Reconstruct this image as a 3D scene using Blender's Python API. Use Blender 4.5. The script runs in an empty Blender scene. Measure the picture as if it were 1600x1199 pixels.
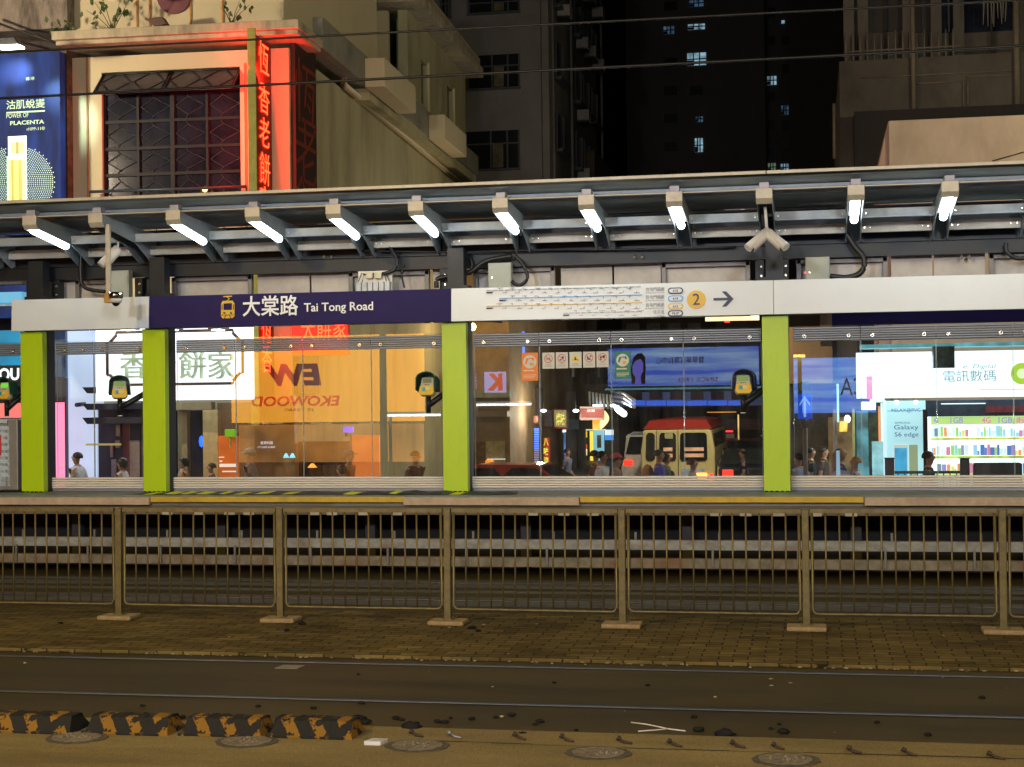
import bpy, math, random, bmesh
from mathutils import Vector, Matrix, Quaternion
random.seed(11)
R = math.radians
SC = bpy.context.scene
COL = SC.collection

# ------------------------------------------------------------------ camera
F_PX, YAW, PITCH, ROLL, CAM_H = 2420.0, R(10.98), R(0.6), R(0.6925), 2.01
cF = Vector((-math.sin(YAW)*math.cos(PITCH), math.cos(YAW)*math.cos(PITCH), math.sin(PITCH)))
cR0 = Vector((math.cos(YAW), math.sin(YAW), 0)); cU0 = cR0.cross(cF)
cR = cR0*math.cos(ROLL) - cU0*math.sin(ROLL)
cU = cU0*math.cos(ROLL) + cR0*math.sin(ROLL)
CP = Vector((0, 0, CAM_H))
cam_d = bpy.data.cameras.new('camera'); cam = bpy.data.objects.new('camera', cam_d); COL.objects.link(cam)
cam_d.sensor_width = 36; cam_d.sensor_fit = 'HORIZONTAL'; cam_d.lens = F_PX/1600*36
cam_d.clip_start = 0.05; cam_d.clip_end = 2000
cam.matrix_world = Matrix(((cR.x, cU.x, -cF.x, CP.x), (cR.y, cU.y, -cF.y, CP.y), (cR.z, cU.z, -cF.z, CP.z), (0, 0, 0, 1)))
SC.camera = cam

# ------------------------------------------------------------------ world: night sky
w = bpy.data.worlds.new('World'); SC.world = w; w.use_nodes = True
nt = w.node_tree; bg = nt.nodes['Background']
sky = nt.nodes.new('ShaderNodeTexSky'); sky.sky_type = 'NISHITA'; sky.sun_disc = False
sky.sun_elevation = R(-4); sky.sun_rotation = R(160)
nt.links.new(sky.outputs[0], bg.inputs[0]); bg.inputs[1].default_value = 0.012

SC.view_settings.view_transform = 'Standard'; SC.view_settings.look = 'None'
SC.view_settings.exposure = 0; SC.view_settings.gamma = 1
SC.cycles.use_denoising = True
SC.cycles.max_bounces = 7; SC.cycles.diffuse_bounces = 2; SC.cycles.glossy_bounces = 3
SC.cycles.transparent_max_bounces = 12; SC.cycles.transmission_bounces = 4
SC.cycles.sample_clamp_indirect = 4
SC.cycles.caustics_reflective = False; SC.cycles.caustics_refractive = False

# ------------------------------------------------------------------ helpers
def ray(px, py):
    return cF + cR*((px-800)/F_PX) - cU*((py-599.5)/F_PX)
def onY(px, py, Y):
    r = ray(px, py); return CP + r*(Y/r.y)
def onZ(px, py, Z):
    r = ray(px, py); return CP + r*((Z-CAM_H)/r.z)
def onX(px, py, X):
    r = ray(px, py); return CP + r*(X/r.x)
class Fr:
    "a frame on the ground, turned about z: a pixel into its own coordinates"
    def __init__(s, x, y, ang):
        s.m = Matrix.Translation((x, y, 0)) @ Matrix.Rotation(ang, 4, 'Z'); s.i = s.m.inverted()
        s.x, s.y, s.ang = x, y, ang
    def Y(s, px, py, y):
        o = s.i @ CP; r = s.i.to_3x3() @ ray(px, py); return o + r*((y-o.y)/r.y)
    def X(s, px, py, x):
        o = s.i @ CP; r = s.i.to_3x3() @ ray(px, py); return o + r*((x-o.x)/r.x)

def lin(v):
    v /= 255.0
    return v/12.92 if v <= 0.04045 else ((v+0.055)/1.055)**2.4
def S(r, g, b): return (lin(r), lin(g), lin(b), 1)

MATS = {}
def mat(name, col, rough=0.6, metal=0.0, var=0.2, scale=6.0, bump=0.0, stretch=(1, 1, 1), spec=0.4, dirt=None, dirt_amt=0.5, dirt_scale=2.0, coat=0):
    if name in MATS: return MATS[name]
    m = bpy.data.materials.new(name); m.use_nodes = True; n = m.node_tree.nodes; l = m.node_tree.links
    b = n['Principled BSDF']; b.inputs['Roughness'].default_value = rough; b.inputs['Metallic'].default_value = metal
    b.inputs['Specular IOR Level'].default_value = spec; b.inputs['Coat Weight'].default_value = coat
    tc = n.new('ShaderNodeTexCoord'); mp = n.new('ShaderNodeMapping'); mp.inputs['Scale'].default_value = stretch
    l.new(tc.outputs['Object'], mp.inputs[0])
    nz = n.new('ShaderNodeTexNoise'); nz.inputs['Scale'].default_value = scale; nz.inputs['Detail'].default_value = 6
    nz.inputs['Roughness'].default_value = 0.65
    l.new(mp.outputs[0], nz.inputs['Vector'])
    mr = n.new('ShaderNodeMapRange'); mr.inputs['From Min'].default_value = 0.3; mr.inputs['From Max'].default_value = 0.7
    mr.inputs['To Min'].default_value = 1-var; mr.inputs['To Max'].default_value = 1+var
    l.new(nz.outputs[0], mr.inputs[0])
    vm = n.new('ShaderNodeVectorMath'); vm.operation = 'SCALE'; vm.inputs[0].default_value = col[:3]
    l.new(mr.outputs[0], vm.inputs['Scale'])
    out = vm.outputs[0]
    if dirt is not None:
        n2 = n.new('ShaderNodeTexNoise'); n2.inputs['Scale'].default_value = dirt_scale; n2.inputs['Detail'].default_value = 8
        n2.inputs['Roughness'].default_value = 0.7; l.new(mp.outputs[0], n2.inputs['Vector'])
        r2 = n.new('ShaderNodeMapRange'); r2.inputs['From Min'].default_value = 0.5; r2.inputs['From Max'].default_value = 0.72
        r2.inputs['To Max'].default_value = dirt_amt; l.new(n2.outputs[0], r2.inputs[0])
        mx = n.new('ShaderNodeMix'); mx.data_type = 'RGBA'; mx.inputs[7].default_value = dirt
        l.new(r2.outputs[0], mx.inputs[0]); l.new(out, mx.inputs[6]); out = mx.outputs[2]
    l.new(out, b.inputs['Base Color'])
    if bump:
        bp = n.new('ShaderNodeBump'); bp.inputs['Strength'].default_value = min(1, bump); bp.inputs['Distance'].default_value = 0.01
        l.new(nz.outputs[0], bp.inputs['Height']); l.new(bp.outputs[0], b.inputs['Normal'])
    MATS[name] = m; return m
def emit(name, col, strength=1.0, var=0.0, scale=3.0):
    if name in MATS: return MATS[name]
    m = bpy.data.materials.new(name); m.use_nodes = True; n = m.node_tree.nodes; l = m.node_tree.links
    b = n['Principled BSDF']; b.inputs['Base Color'].default_value = (col[0]*.5, col[1]*.5, col[2]*.5, 1); b.inputs['Roughness'].default_value = 0.4
    b.inputs['Emission Color'].default_value = col; b.inputs['Emission Strength'].default_value = strength
    if var:
        tc = n.new('ShaderNodeTexCoord'); nz = n.new('ShaderNodeTexNoise'); nz.inputs['Scale'].default_value = scale; nz.inputs['Detail'].default_value = 3
        l.new(tc.outputs['Object'], nz.inputs['Vector'])
        mr = n.new('ShaderNodeMapRange'); mr.inputs['From Min'].default_value = 0.3; mr.inputs['From Max'].default_value = 0.7
        mr.inputs['To Min'].default_value = strength*(1-var); mr.inputs['To Max'].default_value = strength*(1+var)
        l.new(nz.outputs[0], mr.inputs[0]); l.new(mr.outputs[0], b.inputs['Emission Strength'])
    MATS[name] = m; return m

class MB:
    "collects shapes; build() links them as one mesh object"
    def __init__(s): s.v = []; s.f = []; s.m = []; s.sm = []
    def add(s, vs, fs, mi=0, smooth=False, M=None):
        k = len(s.v)
        for p in vs: s.v.append((M @ Vector(p)) if M is not None else Vector(p))
        for f in fs: s.f.append([k+i for i in f]); s.m.append(mi); s.sm.append(smooth)
        return s
    def box(s, x0, x1, y0, y1, z0, z1, mi=0, M=None):
        x0, x1 = min(x0, x1), max(x0, x1); y0, y1 = min(y0, y1), max(y0, y1); z0, z1 = min(z0, z1), max(z0, z1)
        vs = [(x0,y0,z0),(x1,y0,z0),(x1,y1,z0),(x0,y1,z0),(x0,y0,z1),(x1,y0,z1),(x1,y1,z1),(x0,y1,z1)]
        return s.add(vs, [(0,3,2,1),(4,5,6,7),(0,1,5,4),(1,2,6,5),(2,3,7,6),(3,0,4,7)], mi, False, M)
    def prism(s, poly, axis, a, b, mi=0, M=None):
        "poly: 2-D points; axis the extrusion axis: x -> (y,z), y -> (x,z), z -> (x,y)"
        def P(u, v, t):
            return {'x': (t, u, v), 'y': (u, t, v), 'z': (u, v, t)}[axis]
        n = len(poly); vs = [P(u, v, a) for u, v in poly]+[P(u, v, b) for u, v in poly]
        fs = [tuple(range(n))[::-1], tuple(range(n, 2*n))]+[(i, (i+1) % n, n+(i+1) % n, n+i) for i in range(n)]
        return s.add(vs, fs, mi, False, M)
    def tube(s, pts, r, n=8, mi=0, M=None, cap=True):
        pts = [Vector(p) for p in pts]; k = len(pts); rs = r if isinstance(r, (list, tuple)) else [r]*k
        vs = []; fs = []
        for i, p in enumerate(pts):
            d = (pts[min(i+1, k-1)]-pts[max(i-1, 0)]).normalized()
            a = d.orthogonal().normalized() if abs(d.z) > .95 else d.cross(Vector((0, 0, 1))).normalized()
            b = d.cross(a).normalized()
            for j in range(n):
                t = 2*math.pi*j/n; vs.append(p+(a*math.cos(t)+b*math.sin(t))*rs[i])
        for i in range(k-1):
            for j in range(n): fs.append((i*n+j, i*n+(j+1) % n, (i+1)*n+(j+1) % n, (i+1)*n+j))
        s.add(vs, fs, mi, True, M)
        if cap:
            s.add([vs[j] for j in range(n)], [tuple(range(n))[::-1]], mi, False, M)
            s.add([vs[(k-1)*n+j] for j in range(n)], [tuple(range(n))], mi, False, M)
        return s
    def ball(s, c, r, n=10, mi=0, M=None, zmin=-1.0, sc=(1, 1, 1)):
        vs = []; fs = []; m = n
        for i in range(n//2+1):
            t = math.pi*i/(n//2); zz = max(math.cos(t), zmin)
            for j in range(m):
                q = 2*math.pi*j/m; vs.append((c[0]+r*sc[0]*math.sin(t)*math.cos(q), c[1]+r*sc[1]*math.sin(t)*math.sin(q), c[2]+r*sc[2]*zz))
        for i in range(n//2):
            for j in range(m): fs.append((i*m+j, (i+1)*m+j, (i+1)*m+(j+1) % m, i*m+(j+1) % m))
        return s.add(vs, fs, mi, True, M)
    def build(s, name, mats, parent=None, bevel=0, seg=2, local=False):
        me = bpy.data.meshes.new(name)
        off = Vector((0, 0, 0))
        if parent is not None and not local:
            q = parent
            while q is not None: off = off + q.location; q = q.parent
        me.from_pydata([tuple(v-off) for v in s.v], [], s.f)
        if not isinstance(mats, (list, tuple)): mats = [mats]
        for m in mats: me.materials.append(m)
        me.polygons.foreach_set('material_index', s.m); me.polygons.foreach_set('use_smooth', s.sm)
        bm = bmesh.new(); bm.from_mesh(me); bmesh.ops.remove_doubles(bm, verts=bm.verts, dist=1e-5) if len(s.v) < 60000 else None
        bmesh.ops.recalc_face_normals(bm, faces=bm.faces); bm.to_mesh(me); bm.free(); me.update()
        o = bpy.data.objects.new(name, me); COL.objects.link(o)
        if parent is not None: o.parent = parent
        if bevel:
            b = o.modifiers.new('bevel', 'BEVEL'); b.width = bevel; b.segments = seg; b.limit_method = 'ANGLE'; b.angle_limit = R(40)
        return o

def tag(o, label=None, cat=None, group=None, kind=None):
    if label: o['label'] = label
    if cat: o['category'] = cat
    if group: o['group'] = group
    if kind: o['kind'] = kind
    return o
def thing(name, loc, label, cat, group=None, rz=0):
    o = bpy.data.objects.new(name, None); COL.objects.link(o); o.empty_display_size = .2
    o.location = loc; o.rotation_euler = (0, 0, rz); return tag(o, label, cat, group)
def struct(o): o['kind'] = 'structure'; return o
def copy_tree(o, parent=None):
    c = o.copy(); COL.objects.link(c)
    if parent is not None: c.parent = parent
    for ch in list(o.children):
        copy_tree(ch, c)
    return c
def text(body, name, m, parent, pos, height=None, width=None, facing='-y', align='LEFT', bold=0.0, depth=0.004, shear=0, local=False, vertical=False, smooth_res=3, spacing=1.0):
    "lettering as a thin mesh; pos = left (or centre) baseline point"
    cu = bpy.data.curves.new('t', 'FONT'); cu.body = body if not vertical else '\n'.join(body)
    cu.size = 1; cu.align_x = align; cu.offset = bold; cu.resolution_u = smooth_res; cu.shear = shear; cu.space_character = spacing
    cu.extrude = 0.0
    if vertical: cu.space_line = 1.05; cu.align_x = 'CENTER'
    t = bpy.data.objects.new('t', cu); COL.objects.link(t); bpy.context.view_layer.update()
    me = bpy.data.meshes.new_from_object(t.evaluated_get(bpy.context.evaluated_depsgraph_get()))
    bpy.data.objects.remove(t); bpy.data.curves.remove(cu)
    xs = [v.co.x for v in me.vertices]; ys = [v.co.y for v in me.vertices]
    if not xs: return None
    w0 = max(xs)-min(xs); h0 = max(ys)-min(ys)
    sy = height/h0 if height else width/w0
    sx = width/w0 if width else sy
    y0 = min(ys)
    x0 = min(xs) if align == 'LEFT' and not vertical else (min(xs)+max(xs))/2
    b = MB()
    n = len(me.vertices)
    vs = [((v.co.x-x0)*sx, (v.co.y-y0)*sy) for v in me.vertices]
    fs = [tuple(p.vertices) for p in me.polygons]
    def P(u, v, d):
        if facing == '-y': return (pos[0]+u, pos[1]-d, pos[2]+v)
        if facing == '+y': return (pos[0]-u, pos[1]+d, pos[2]+v)
        if facing == '+x': return (pos[0]+d, pos[1]+u, pos[2]+v)
        if facing == 'up': return (pos[0]+u, pos[1]+v, pos[2]+d)
    b.add([P(u, v, depth) for u, v in vs], fs)
    # side walls
    from collections import Counter
    ec = Counter()
    for f in fs:
        for i in range(len(f)): ec[tuple(sorted((f[i], f[(i+1) % len(f)])))] += 1
    ed = [e for e, c in ec.items() if c == 1]
    k = len(b.v)
    for u, v in vs: b.v.append(Vector(P(u, v, 0)))
    for a, c in ed: b.f.append([a, c, k+c, k+a]); b.m.append(0); b.sm.append(False)
    bpy.data.meshes.remove(me)
    me2 = bpy.data.meshes.new(name); off = Vector((0, 0, 0))
    if parent is not None and not local:
        q = parent
        while q is not None: off = off + q.location; q = q.parent
    me2.from_pydata([tuple(v-off) for v in b.v], [], b.f); me2.materials.append(m)
    o = bpy.data.objects.new(name, me2); COL.objects.link(o)
    if parent is not None: o.parent = parent
    return o

def area_lamp(parent, loc, col, power, size, aim, spread=170):
    ld = bpy.data.lights.new('lamp_light', 'AREA'); ld.energy = power; ld.color = col; ld.size = size; ld.spread = R(spread)
    o = bpy.data.objects.new('lamp_light', ld); COL.objects.link(o)
    o.location = loc; d = Vector(aim)-Vector(loc); o.rotation_euler = d.to_track_quat('-Z', 'Y').to_euler()
    if parent is not None:
        o.parent = parent; o.matrix_parent_inverse = Matrix.Translation(-parent.location)
    return o

# ------------------------------------------------------------------ lamps outside the frame; the white pair is added for the shops' light
steel_g = mat('galvanised_steel', (.22, .22, .21), .45, .6, .15, 9)
def street_lamp(x, y, h, col, power, aim, label, arm=1.2, size=.5):
    t = thing('street_lamp', (x, y, 0 if y < 20 else -.85), label, 'street lamp', 'tall street lamps outside the view')
    z0 = t.location.z
    dx, dy = aim[0]-x, aim[1]-y; dl = math.hypot(dx, dy); dx, dy = dx/dl, dy/dl
    b = MB(); b.tube([(x, y, z0), (x, y, h), (x+dx*arm*.5, y+dy*arm*.5, h+.25), (x+dx*arm, y+dy*arm, h+.3)], [.09, .06, .05, .04], 10); b.build('pole', steel_g, t)
    hb = MB(); hb.box(x+dx*arm-.3, x+dx*arm+.3, y+dy*arm-.18, y+dy*arm+.18, h+.22, h+.36); hd = hb.build('lamp_head', steel_g, t, .03)
    lb = MB(); lb.box(x+dx*arm-.24, x+dx*arm+.24, y+dy*arm-.13, y+dy*arm+.13, h+.19, h+.217); lb.build('lens', emit('lamp_lens_%s' % label[:5], (*col, 1), 6), hd)
    area_lamp(t, (x+dx*arm, y+dy*arm, h+.12), col, power, size, aim)
    return t
SOD = (1.0, .68, .17); WARM = (1.0, .80, .56); WHITE = (.98, .98, 1.0)
street_lamp(-9.5, 3.0, 8.0, SOD, 800, (-3.5, 12.0, 0), 'sodium street lamp at the kerb left of the tracks')
street_lamp(7.0, 2.0, 8.0, SOD, 620, (0, 12.0, 0), 'sodium street lamp at the kerb right of the tracks')
street_lamp(-6.5, -6.0, 6.5, WHITE, 1350, (-5.0, 18.0, 3.2), 'white street lamp on the pavement opposite the shelter', size=1.0)  # added lamp, carries the front light of the shops opposite
street_lamp(3.5, -6.0, 6.5, WHITE, 1150, (-1.0, 18.0, 3.2), 'white street lamp further right on the pavement opposite', size=1.0)  # second added lamp for the same shop light
street_lamp(-22.0, 22.0, 9.0, WARM, 1900, (-16, 34, 9), 'warm street lamp left of the corner building', size=.6)
street_lamp(13.0, 30.0, 10.0, (1.0, .90, .60), 900, (-9, 42, 8), 'warm street lamp right of the phone shop', size=.6)
street_lamp(16.0, 24.0, 10.0, (1.0, .72, .45), 620, (5, 38, 9), 'sodium street lamp near the concrete block', size=.6)

# ------------------------------------------------------------------ ground
def ground_mat(name, c1, c2, stain, rough, scale=1.2, bump=.25, speck=.0):
    m = bpy.data.materials.new(name); m.use_nodes = True; n = m.node_tree.nodes; l = m.node_tree.links
    b = n['Principled BSDF']; b.inputs['Specular IOR Level'].default_value = .12
    tc = n.new('ShaderNodeTexCoord')
    mp = n.new('ShaderNodeMapping'); mp.inputs['Scale'].default_value = (.35, 1, 1); l.new(tc.outputs['Object'], mp.inputs[0])
    a = n.new('ShaderNodeTexNoise'); a.inputs['Scale'].default_value = scale; a.inputs['Detail'].default_value = 8; a.inputs['Roughness'].default_value = .7
    l.new(mp.outputs[0], a.inputs['Vector'])
    cr = n.new('ShaderNodeValToRGB'); cr.color_ramp.elements[0].position = .32; cr.color_ramp.elements[1].position = .68
    cr.color_ramp.elements[0].color = c1; cr.color_ramp.elements[1].color = c2; l.new(a.outputs[0], cr.inputs[0])
    g = n.new('ShaderNodeTexNoise'); g.inputs['Scale'].default_value = 160; g.inputs['Detail'].default_value = 2; l.new(tc.outputs['Object'], g.inputs['Vector'])
    gr = n.new('ShaderNodeMapRange'); gr.inputs['From Min'].default_value = .3; gr.inputs['From Max'].default_value = .7; gr.inputs['To Min'].default_value = .62; gr.inputs['To Max'].default_value = 1.38
    l.new(g.outputs[0], gr.inputs[0])
    sc = n.new('ShaderNodeVectorMath'); sc.operation = 'SCALE'; l.new(cr.outputs[0], sc.inputs[0]); l.new(gr.outputs[0], sc.inputs['Scale'])
    st = n.new('ShaderNodeTexNoise'); st.inputs['Scale'].default_value = .55; st.inputs['Detail'].default_value = 9; st.inputs['Roughness'].default_value = .75
    mp2 = n.new('ShaderNodeMapping'); mp2.inputs['Scale'].default_value = (.25, 1.4, 1); mp2.inputs['Location'].default_value = (3.3, 1.7, 0)
    l.new(tc.outputs['Object'], mp2.inputs[0]); l.new(mp2.outputs[0], st.inputs['Vector'])
    sr = n.new('ShaderNodeMapRange'); sr.inputs['From Min'].default_value = .48; sr.inputs['From Max'].default_value = .7; sr.inputs['To Max'].default_value = .9
    l.new(st.outputs[0], sr.inputs[0])
    mx = n.new('ShaderNodeMix'); mx.data_type = 'RGBA'; mx.inputs[7].default_value = stain; l.new(sr.outputs[0], mx.inputs[0]); l.new(sc.outputs[0], mx.inputs[6])
    l.new(mx.outputs[2], b.inputs['Base Color'])
    rr = n.new('ShaderNodeMapRange'); rr.inputs['To Min'].default_value = rough-.12; rr.inputs['To Max'].default_value = rough+.12; l.new(a.outputs[0], rr.inputs[0]); l.new(rr.outputs[0], b.inputs['Roughness'])
    bp = n.new('ShaderNodeBump'); bp.inputs['Strength'].default_value = bump; bp.inputs['Distance'].default_value = .006; l.new(g.outputs[0], bp.inputs['Height']); l.new(bp.outputs[0], b.inputs['Normal'])
    return m
asphalt = ground_mat('asphalt', (.034, .025, .008, 1), (.062, .046, .015, 1), (.016, .012, .005, 1), .62)
concrete_g = ground_mat('pale_concrete', (.12, .090, .038, 1), (.19, .145, .064, 1), (.07, .052, .023, 1), .8, 1.8)
street_m = ground_mat('street_asphalt', (.04, .04, .04, 1), (.06, .058, .055, 1), (.03, .03, .03, 1), .5)

b = MB(); b.add([(-600, -500, -.85), (600, -500, -.85), (600, 900, -.85), (-600, 900, -.85)], [(0, 1, 2, 3)])
struct(b.build('street_ground', street_m))
b = MB(); b.box(-150, 150, -30, 19.6, -.84, 0); struct(b.build('track_bed', asphalt))
b = MB(); b.box(-150, 150, 19.75, 23.2, -.845, -.70); struct(b.build('far_pavement', concrete_g))

# near pavement strip: lighter concrete with a joint line
Yk = 9.17
b = MB(); b.box(-150, 150, 5.2, Yk, .002, .022); struct(b.build('near_pavement', concrete_g, bevel=.004))
crackm = mat('joint_sealant', (.012, .010, .008), .9, var=.3)
b = MB(); x = -9
while x < 6:
    nx = x+random.uniform(.1, .35); y = 8.80+.015*math.sin(x*1.7)+random.uniform(-.006, .006)
    wv = random.uniform(.003, .010)
    if random.random() > .12: b.add([(x, y-wv, .0245), (nx, y-wv+.002, .0245), (nx, y+wv, .0245), (x, y+wv, .0245)], [(0, 1, 2, 3)])
    x = nx
struct(b.build('pavement_joint', crackm))
# paver strip
m = bpy.data.materials.new('brick_pavers'); m.use_nodes = True; n = m.node_tree.nodes; l = m.node_tree.links; bs = n['Principled BSDF']
tc = n.new('ShaderNodeTexCoord'); nz = n.new('ShaderNodeTexNoise'); nz.inputs['Scale'].default_value = 5; nz.inputs['Detail'].default_value = 3; l.new(tc.outputs['Object'], nz.inputs['Vector'])
vs_ = n.new('ShaderNodeVectorMath'); vs_.operation = 'SCALE'; vs_.inputs['Scale'].default_value = .065; l.new(nz.outputs['Color'], vs_.inputs[0])
va = n.new('ShaderNodeVectorMath'); l.new(tc.outputs['Object'], va.inputs[0]); l.new(vs_.outputs[0], va.inputs[1])
br = n.new('ShaderNodeTexBrick'); br.inputs['Scale'].default_value = 1; br.inputs['Brick Width'].default_value = .235; br.inputs['Row Height'].default_value = .115
br.inputs['Mortar Size'].default_value = .008; br.inputs['Mortar Smooth'].default_value = .6; br.inputs['Bias'].default_value = 0
br.inputs['Color1'].default_value = (.078, .056, .018, 1); br.inputs['Color2'].default_value = (.140, .102, .034, 1); br.inputs['Mortar'].default_value = (.018, .013, .006, 1)
l.new(va.outputs[0], br.inputs['Vector'])
n3 = n.new('ShaderNodeTexNoise'); n3.inputs['Scale'].default_value = 1.1; n3.inputs['Detail'].default_value = 9; n3.inputs['Roughness'].default_value = .75; l.new(tc.outputs['Object'], n3.inputs['Vector'])
mr = n.new('ShaderNodeMapRange'); mr.inputs['From Min'].default_value = .35; mr.inputs['From Max'].default_value = .65; mr.inputs['To Min'].default_value = .55; mr.inputs['To Max'].default_value = 1.3; l.new(n3.outputs[0], mr.inputs[0])
sv = n.new('ShaderNodeVectorMath'); sv.operation = 'SCALE'; l.new(br.outputs[0], sv.inputs[0]); l.new(mr.outputs[0], sv.inputs['Scale']); l.new(sv.outputs[0], bs.inputs['Base Color'])
bs.inputs['Roughness'].default_value = .85; bs.inputs['Specular IOR Level'].default_value = .1; bp = n.new('ShaderNodeBump'); bp.inputs['Strength'].default_value = .6; bp.inputs['Distance'].default_value = .01; bp.invert = True
l.new(br.outputs['Fac'], bp.inputs['Height']); l.new(bp.outputs[0], bs.inputs['Normal'])
b = MB(); b.box(-150, 150, 11.68, 14.15, .001, .030); struct(b.build('paver_strip', m, bevel=.006))
# crumbs and dead leaves along the paver edge
crumb = mat('dry_crumbs', (.20, .16, .10), .9, var=.5)
b = MB()
for i in range(260):
    x = random.uniform(-8, 4.5); y = 11.68-abs(random.gauss(0, .035)) if random.random() < .75 else random.uniform(8, 16); r = random.uniform(.004, .013)
    z0 = .004 if y > 9.3 else .026
    if 11.68 < y < 14.15: z0 = .032
    b.ball((x, y, z0+r*.4), r, 6, sc=(random.uniform(.8, 2), 1, .6))
tag(b.build('ground_crumbs', crumb), 'dry crumbs and leaf bits scattered over the track bed', 'debris', kind='stuff')

# rails let into the asphalt
rail_m = mat('polished_rail_steel', (.10, .10, .105), .48, 1.0, .08, 3, stretch=(.3, 4, 1))
groove_m = mat('rail_groove', (.012, .011, .010), .8)
patch_m = mat('rail_concrete', (.075, .066, .05), .75, var=.35, scale=2.5, stretch=(.3, 2, 1))
def rail(yc, label):
    t = thing('tram_rail', (0, yc, 0), label, 'rail', 'rails let into the track bed')
    b = MB(); b.box(-120, 120, yc-.023, yc+.023, 0.002, .011); b.build('rail_head', rail_m, t, .003)
    b = MB(); b.box(-120, 120, yc+.032, yc+.075, .001, .0045); b.build('groove', groove_m, t)
for yc, lb in ((10.02, 'nearest polished rail, just behind the striped rubber kerbs'), (11.43, 'polished rail along the near edge of the brick pavers'),
               (15.15, 'rail just behind the brick pavers, seen through the fence'), (16.58, 'farthest rail, just below the platform edge')):
    rail(yc, lb)
bb = MB()
for yc in (15.15, 16.58): bb.box(-150, 150, yc-.38, yc+.28, -.01, .0006)
for yc in (15.9,): bb.box(-150, 150, yc-.12, yc+.1, -.01, .0009)
struct(bb.build('rail_bedding', patch_m))
p = onZ(452, 1043, 0)
b = MB(); b.prism([(p.x-.09, p.y-.07), (p.x+.09, p.y-.07), (p.x+.10, p.y+.07), (p.x-.07, p.y+.07)], 'z', .001, .006)
tag(b.build('access_plate', mat('pale_plate', (.17, .15, .11), .7)), 'small pale square plate between the two near rails', 'plate')

# ------------------------------------------------------------------ steel fence between the tracks
fence_m = mat('fence_steel', (.135, .105, .040), .5, .45, .25, 14, bump=.15, dirt=(.075, .040, .015, 1), dirt_amt=.8, dirt_scale=5)
foot_m = mat('concrete_foot', (.24, .17, .08), .85, var=.25, scale=30, bump=.6)
FY = 13.37
post_px = [185, 437, 698, 971, 1258, 1565]
post_x = [-7.87]+[onY(px, 797, FY).x for px in post_px]+[3.15]
fl = ['left of the first post', 'leftmost full fence panel', 'fence panel left of the centre, below the station name', 'fence panel left of the middle bay', 'fence panel in front of the orange notice side',
      'fence panel below the line map', 'fence panel below the right hand pillar', 'last fence panel at the right edge']
fl = ['grey brown barred steel fence panel cut by the left edge of the photo',
      'barred steel fence panel standing below the station icon and the leftmost yellow edge joint',
      'barred steel fence panel below the white English part of the station name',
      'barred steel fence panel below the orange notice and middle glass screen',
      'barred steel fence panel below the round platform number and the lime pillar to its right',
      'barred steel fence panel below the bright phone shop, second from the right edge',
      'barred steel fence panel cut by the right edge of the photo']
for i in range(len(post_x)-1):
    x0, x1 = post_x[i], post_x[i+1]
    t = thing('fence_panel', (x0, FY, .03), fl[i], 'fence', 'panels of the steel fence between the tracks')
    t.rotation_euler = (random.uniform(-.006, .006), random.uniform(-.004, .004), random.uniform(-.004, .004))
    b = MB(); b.box(x0-.030, x0+.030, FY-.030, FY+.030, .075, 1.05); po = b.build('post', fence_m, t, .006)
    b = MB(); b.box(x0-.034, x0+.034, FY-.034, FY+.034, 1.0505, 1.058); b.box(x0-.05, x0+.05, FY-.05, FY+.05, .0715, .083); b.build('post_cap', fence_m, po, .003)
    z0, z1 = .165, 1.02; a, c = x0+.055, x1-.055
    b = MB()
    r = .04
    pts = [(a, FY, z1), (a, FY, z0+r)]+[(a+r-r*math.cos(q*math.pi/8), FY, z0+r-r*math.sin(q*math.pi/8)) for q in (1, 2, 3)]+[(a+r, FY, z0), (c-r, FY, z0)]+[(c-r+r*math.sin(q*math.pi/8), FY, z0+r-r*math.cos(q*math.pi/8)) for q in (1, 2, 3)]+[(c, FY, z0+r), (c, FY, z1)]
    b.tube(pts, .012, 8); b.box(a-.014, c+.014, FY-.022, FY+.022, z1, z1+.035)
    b.build('panel_frame', fence_m, t)
    b = MB(); nb = 12
    for k in range(nb):
        xx = a+(c-a)*(k+1)/(nb+1)+random.uniform(-.003, .003); b.tube([(xx, FY, z0+.012), (xx+random.uniform(-.004, .004), FY, z1)], .008, 7)
    b.build('bars', fence_m, t)
    b = MB(); b.box(x0-.165+random.uniform(-.01, .01), x0+.165, FY-.13, FY+.11, .0315, .0715); b.build('foot', foot_m, t, .012)

# ------------------------------------------------------------------ platform
PY, PZ = 17.3, .91
deck_m = mat('platform_paving', (.16, .17, .16), .5, var=.25, scale=3, dirt=(.07, .06, .05, 1))
tanedge = mat('edge_tan', (.42, .32, .23), .7, var=.15, scale=12, dirt=(.2, .15, .1, 1))
yeledge = mat('edge_yellow', (.50, .33, .02), .55, var=.15, scale=10, dirt=(.25, .16, .03, 1))
plat = thing('tram_platform', (-3, PY, 0), 'raised tram platform with yellow and tan edge strips over open beams', 'platform')
b = MB(); b.box(-40, 40, PY+.005, 19.4, .70, PZ); b.build('deck', deck_m, plat)
b = MB(); b.box(-40, 40, PY+.02, PY+.22, PZ+.0005, PZ+.005); b.build('edge_paint', mat('worn_green_grey_paint', (.17, .22, .17), .5, var=.3), plat)
ex = [-40, onY(238, 785, PY).x, onY(633, 785, PY).x, onY(907, 785, PY).x, onY(1350, 785, PY).x, 40]
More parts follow.
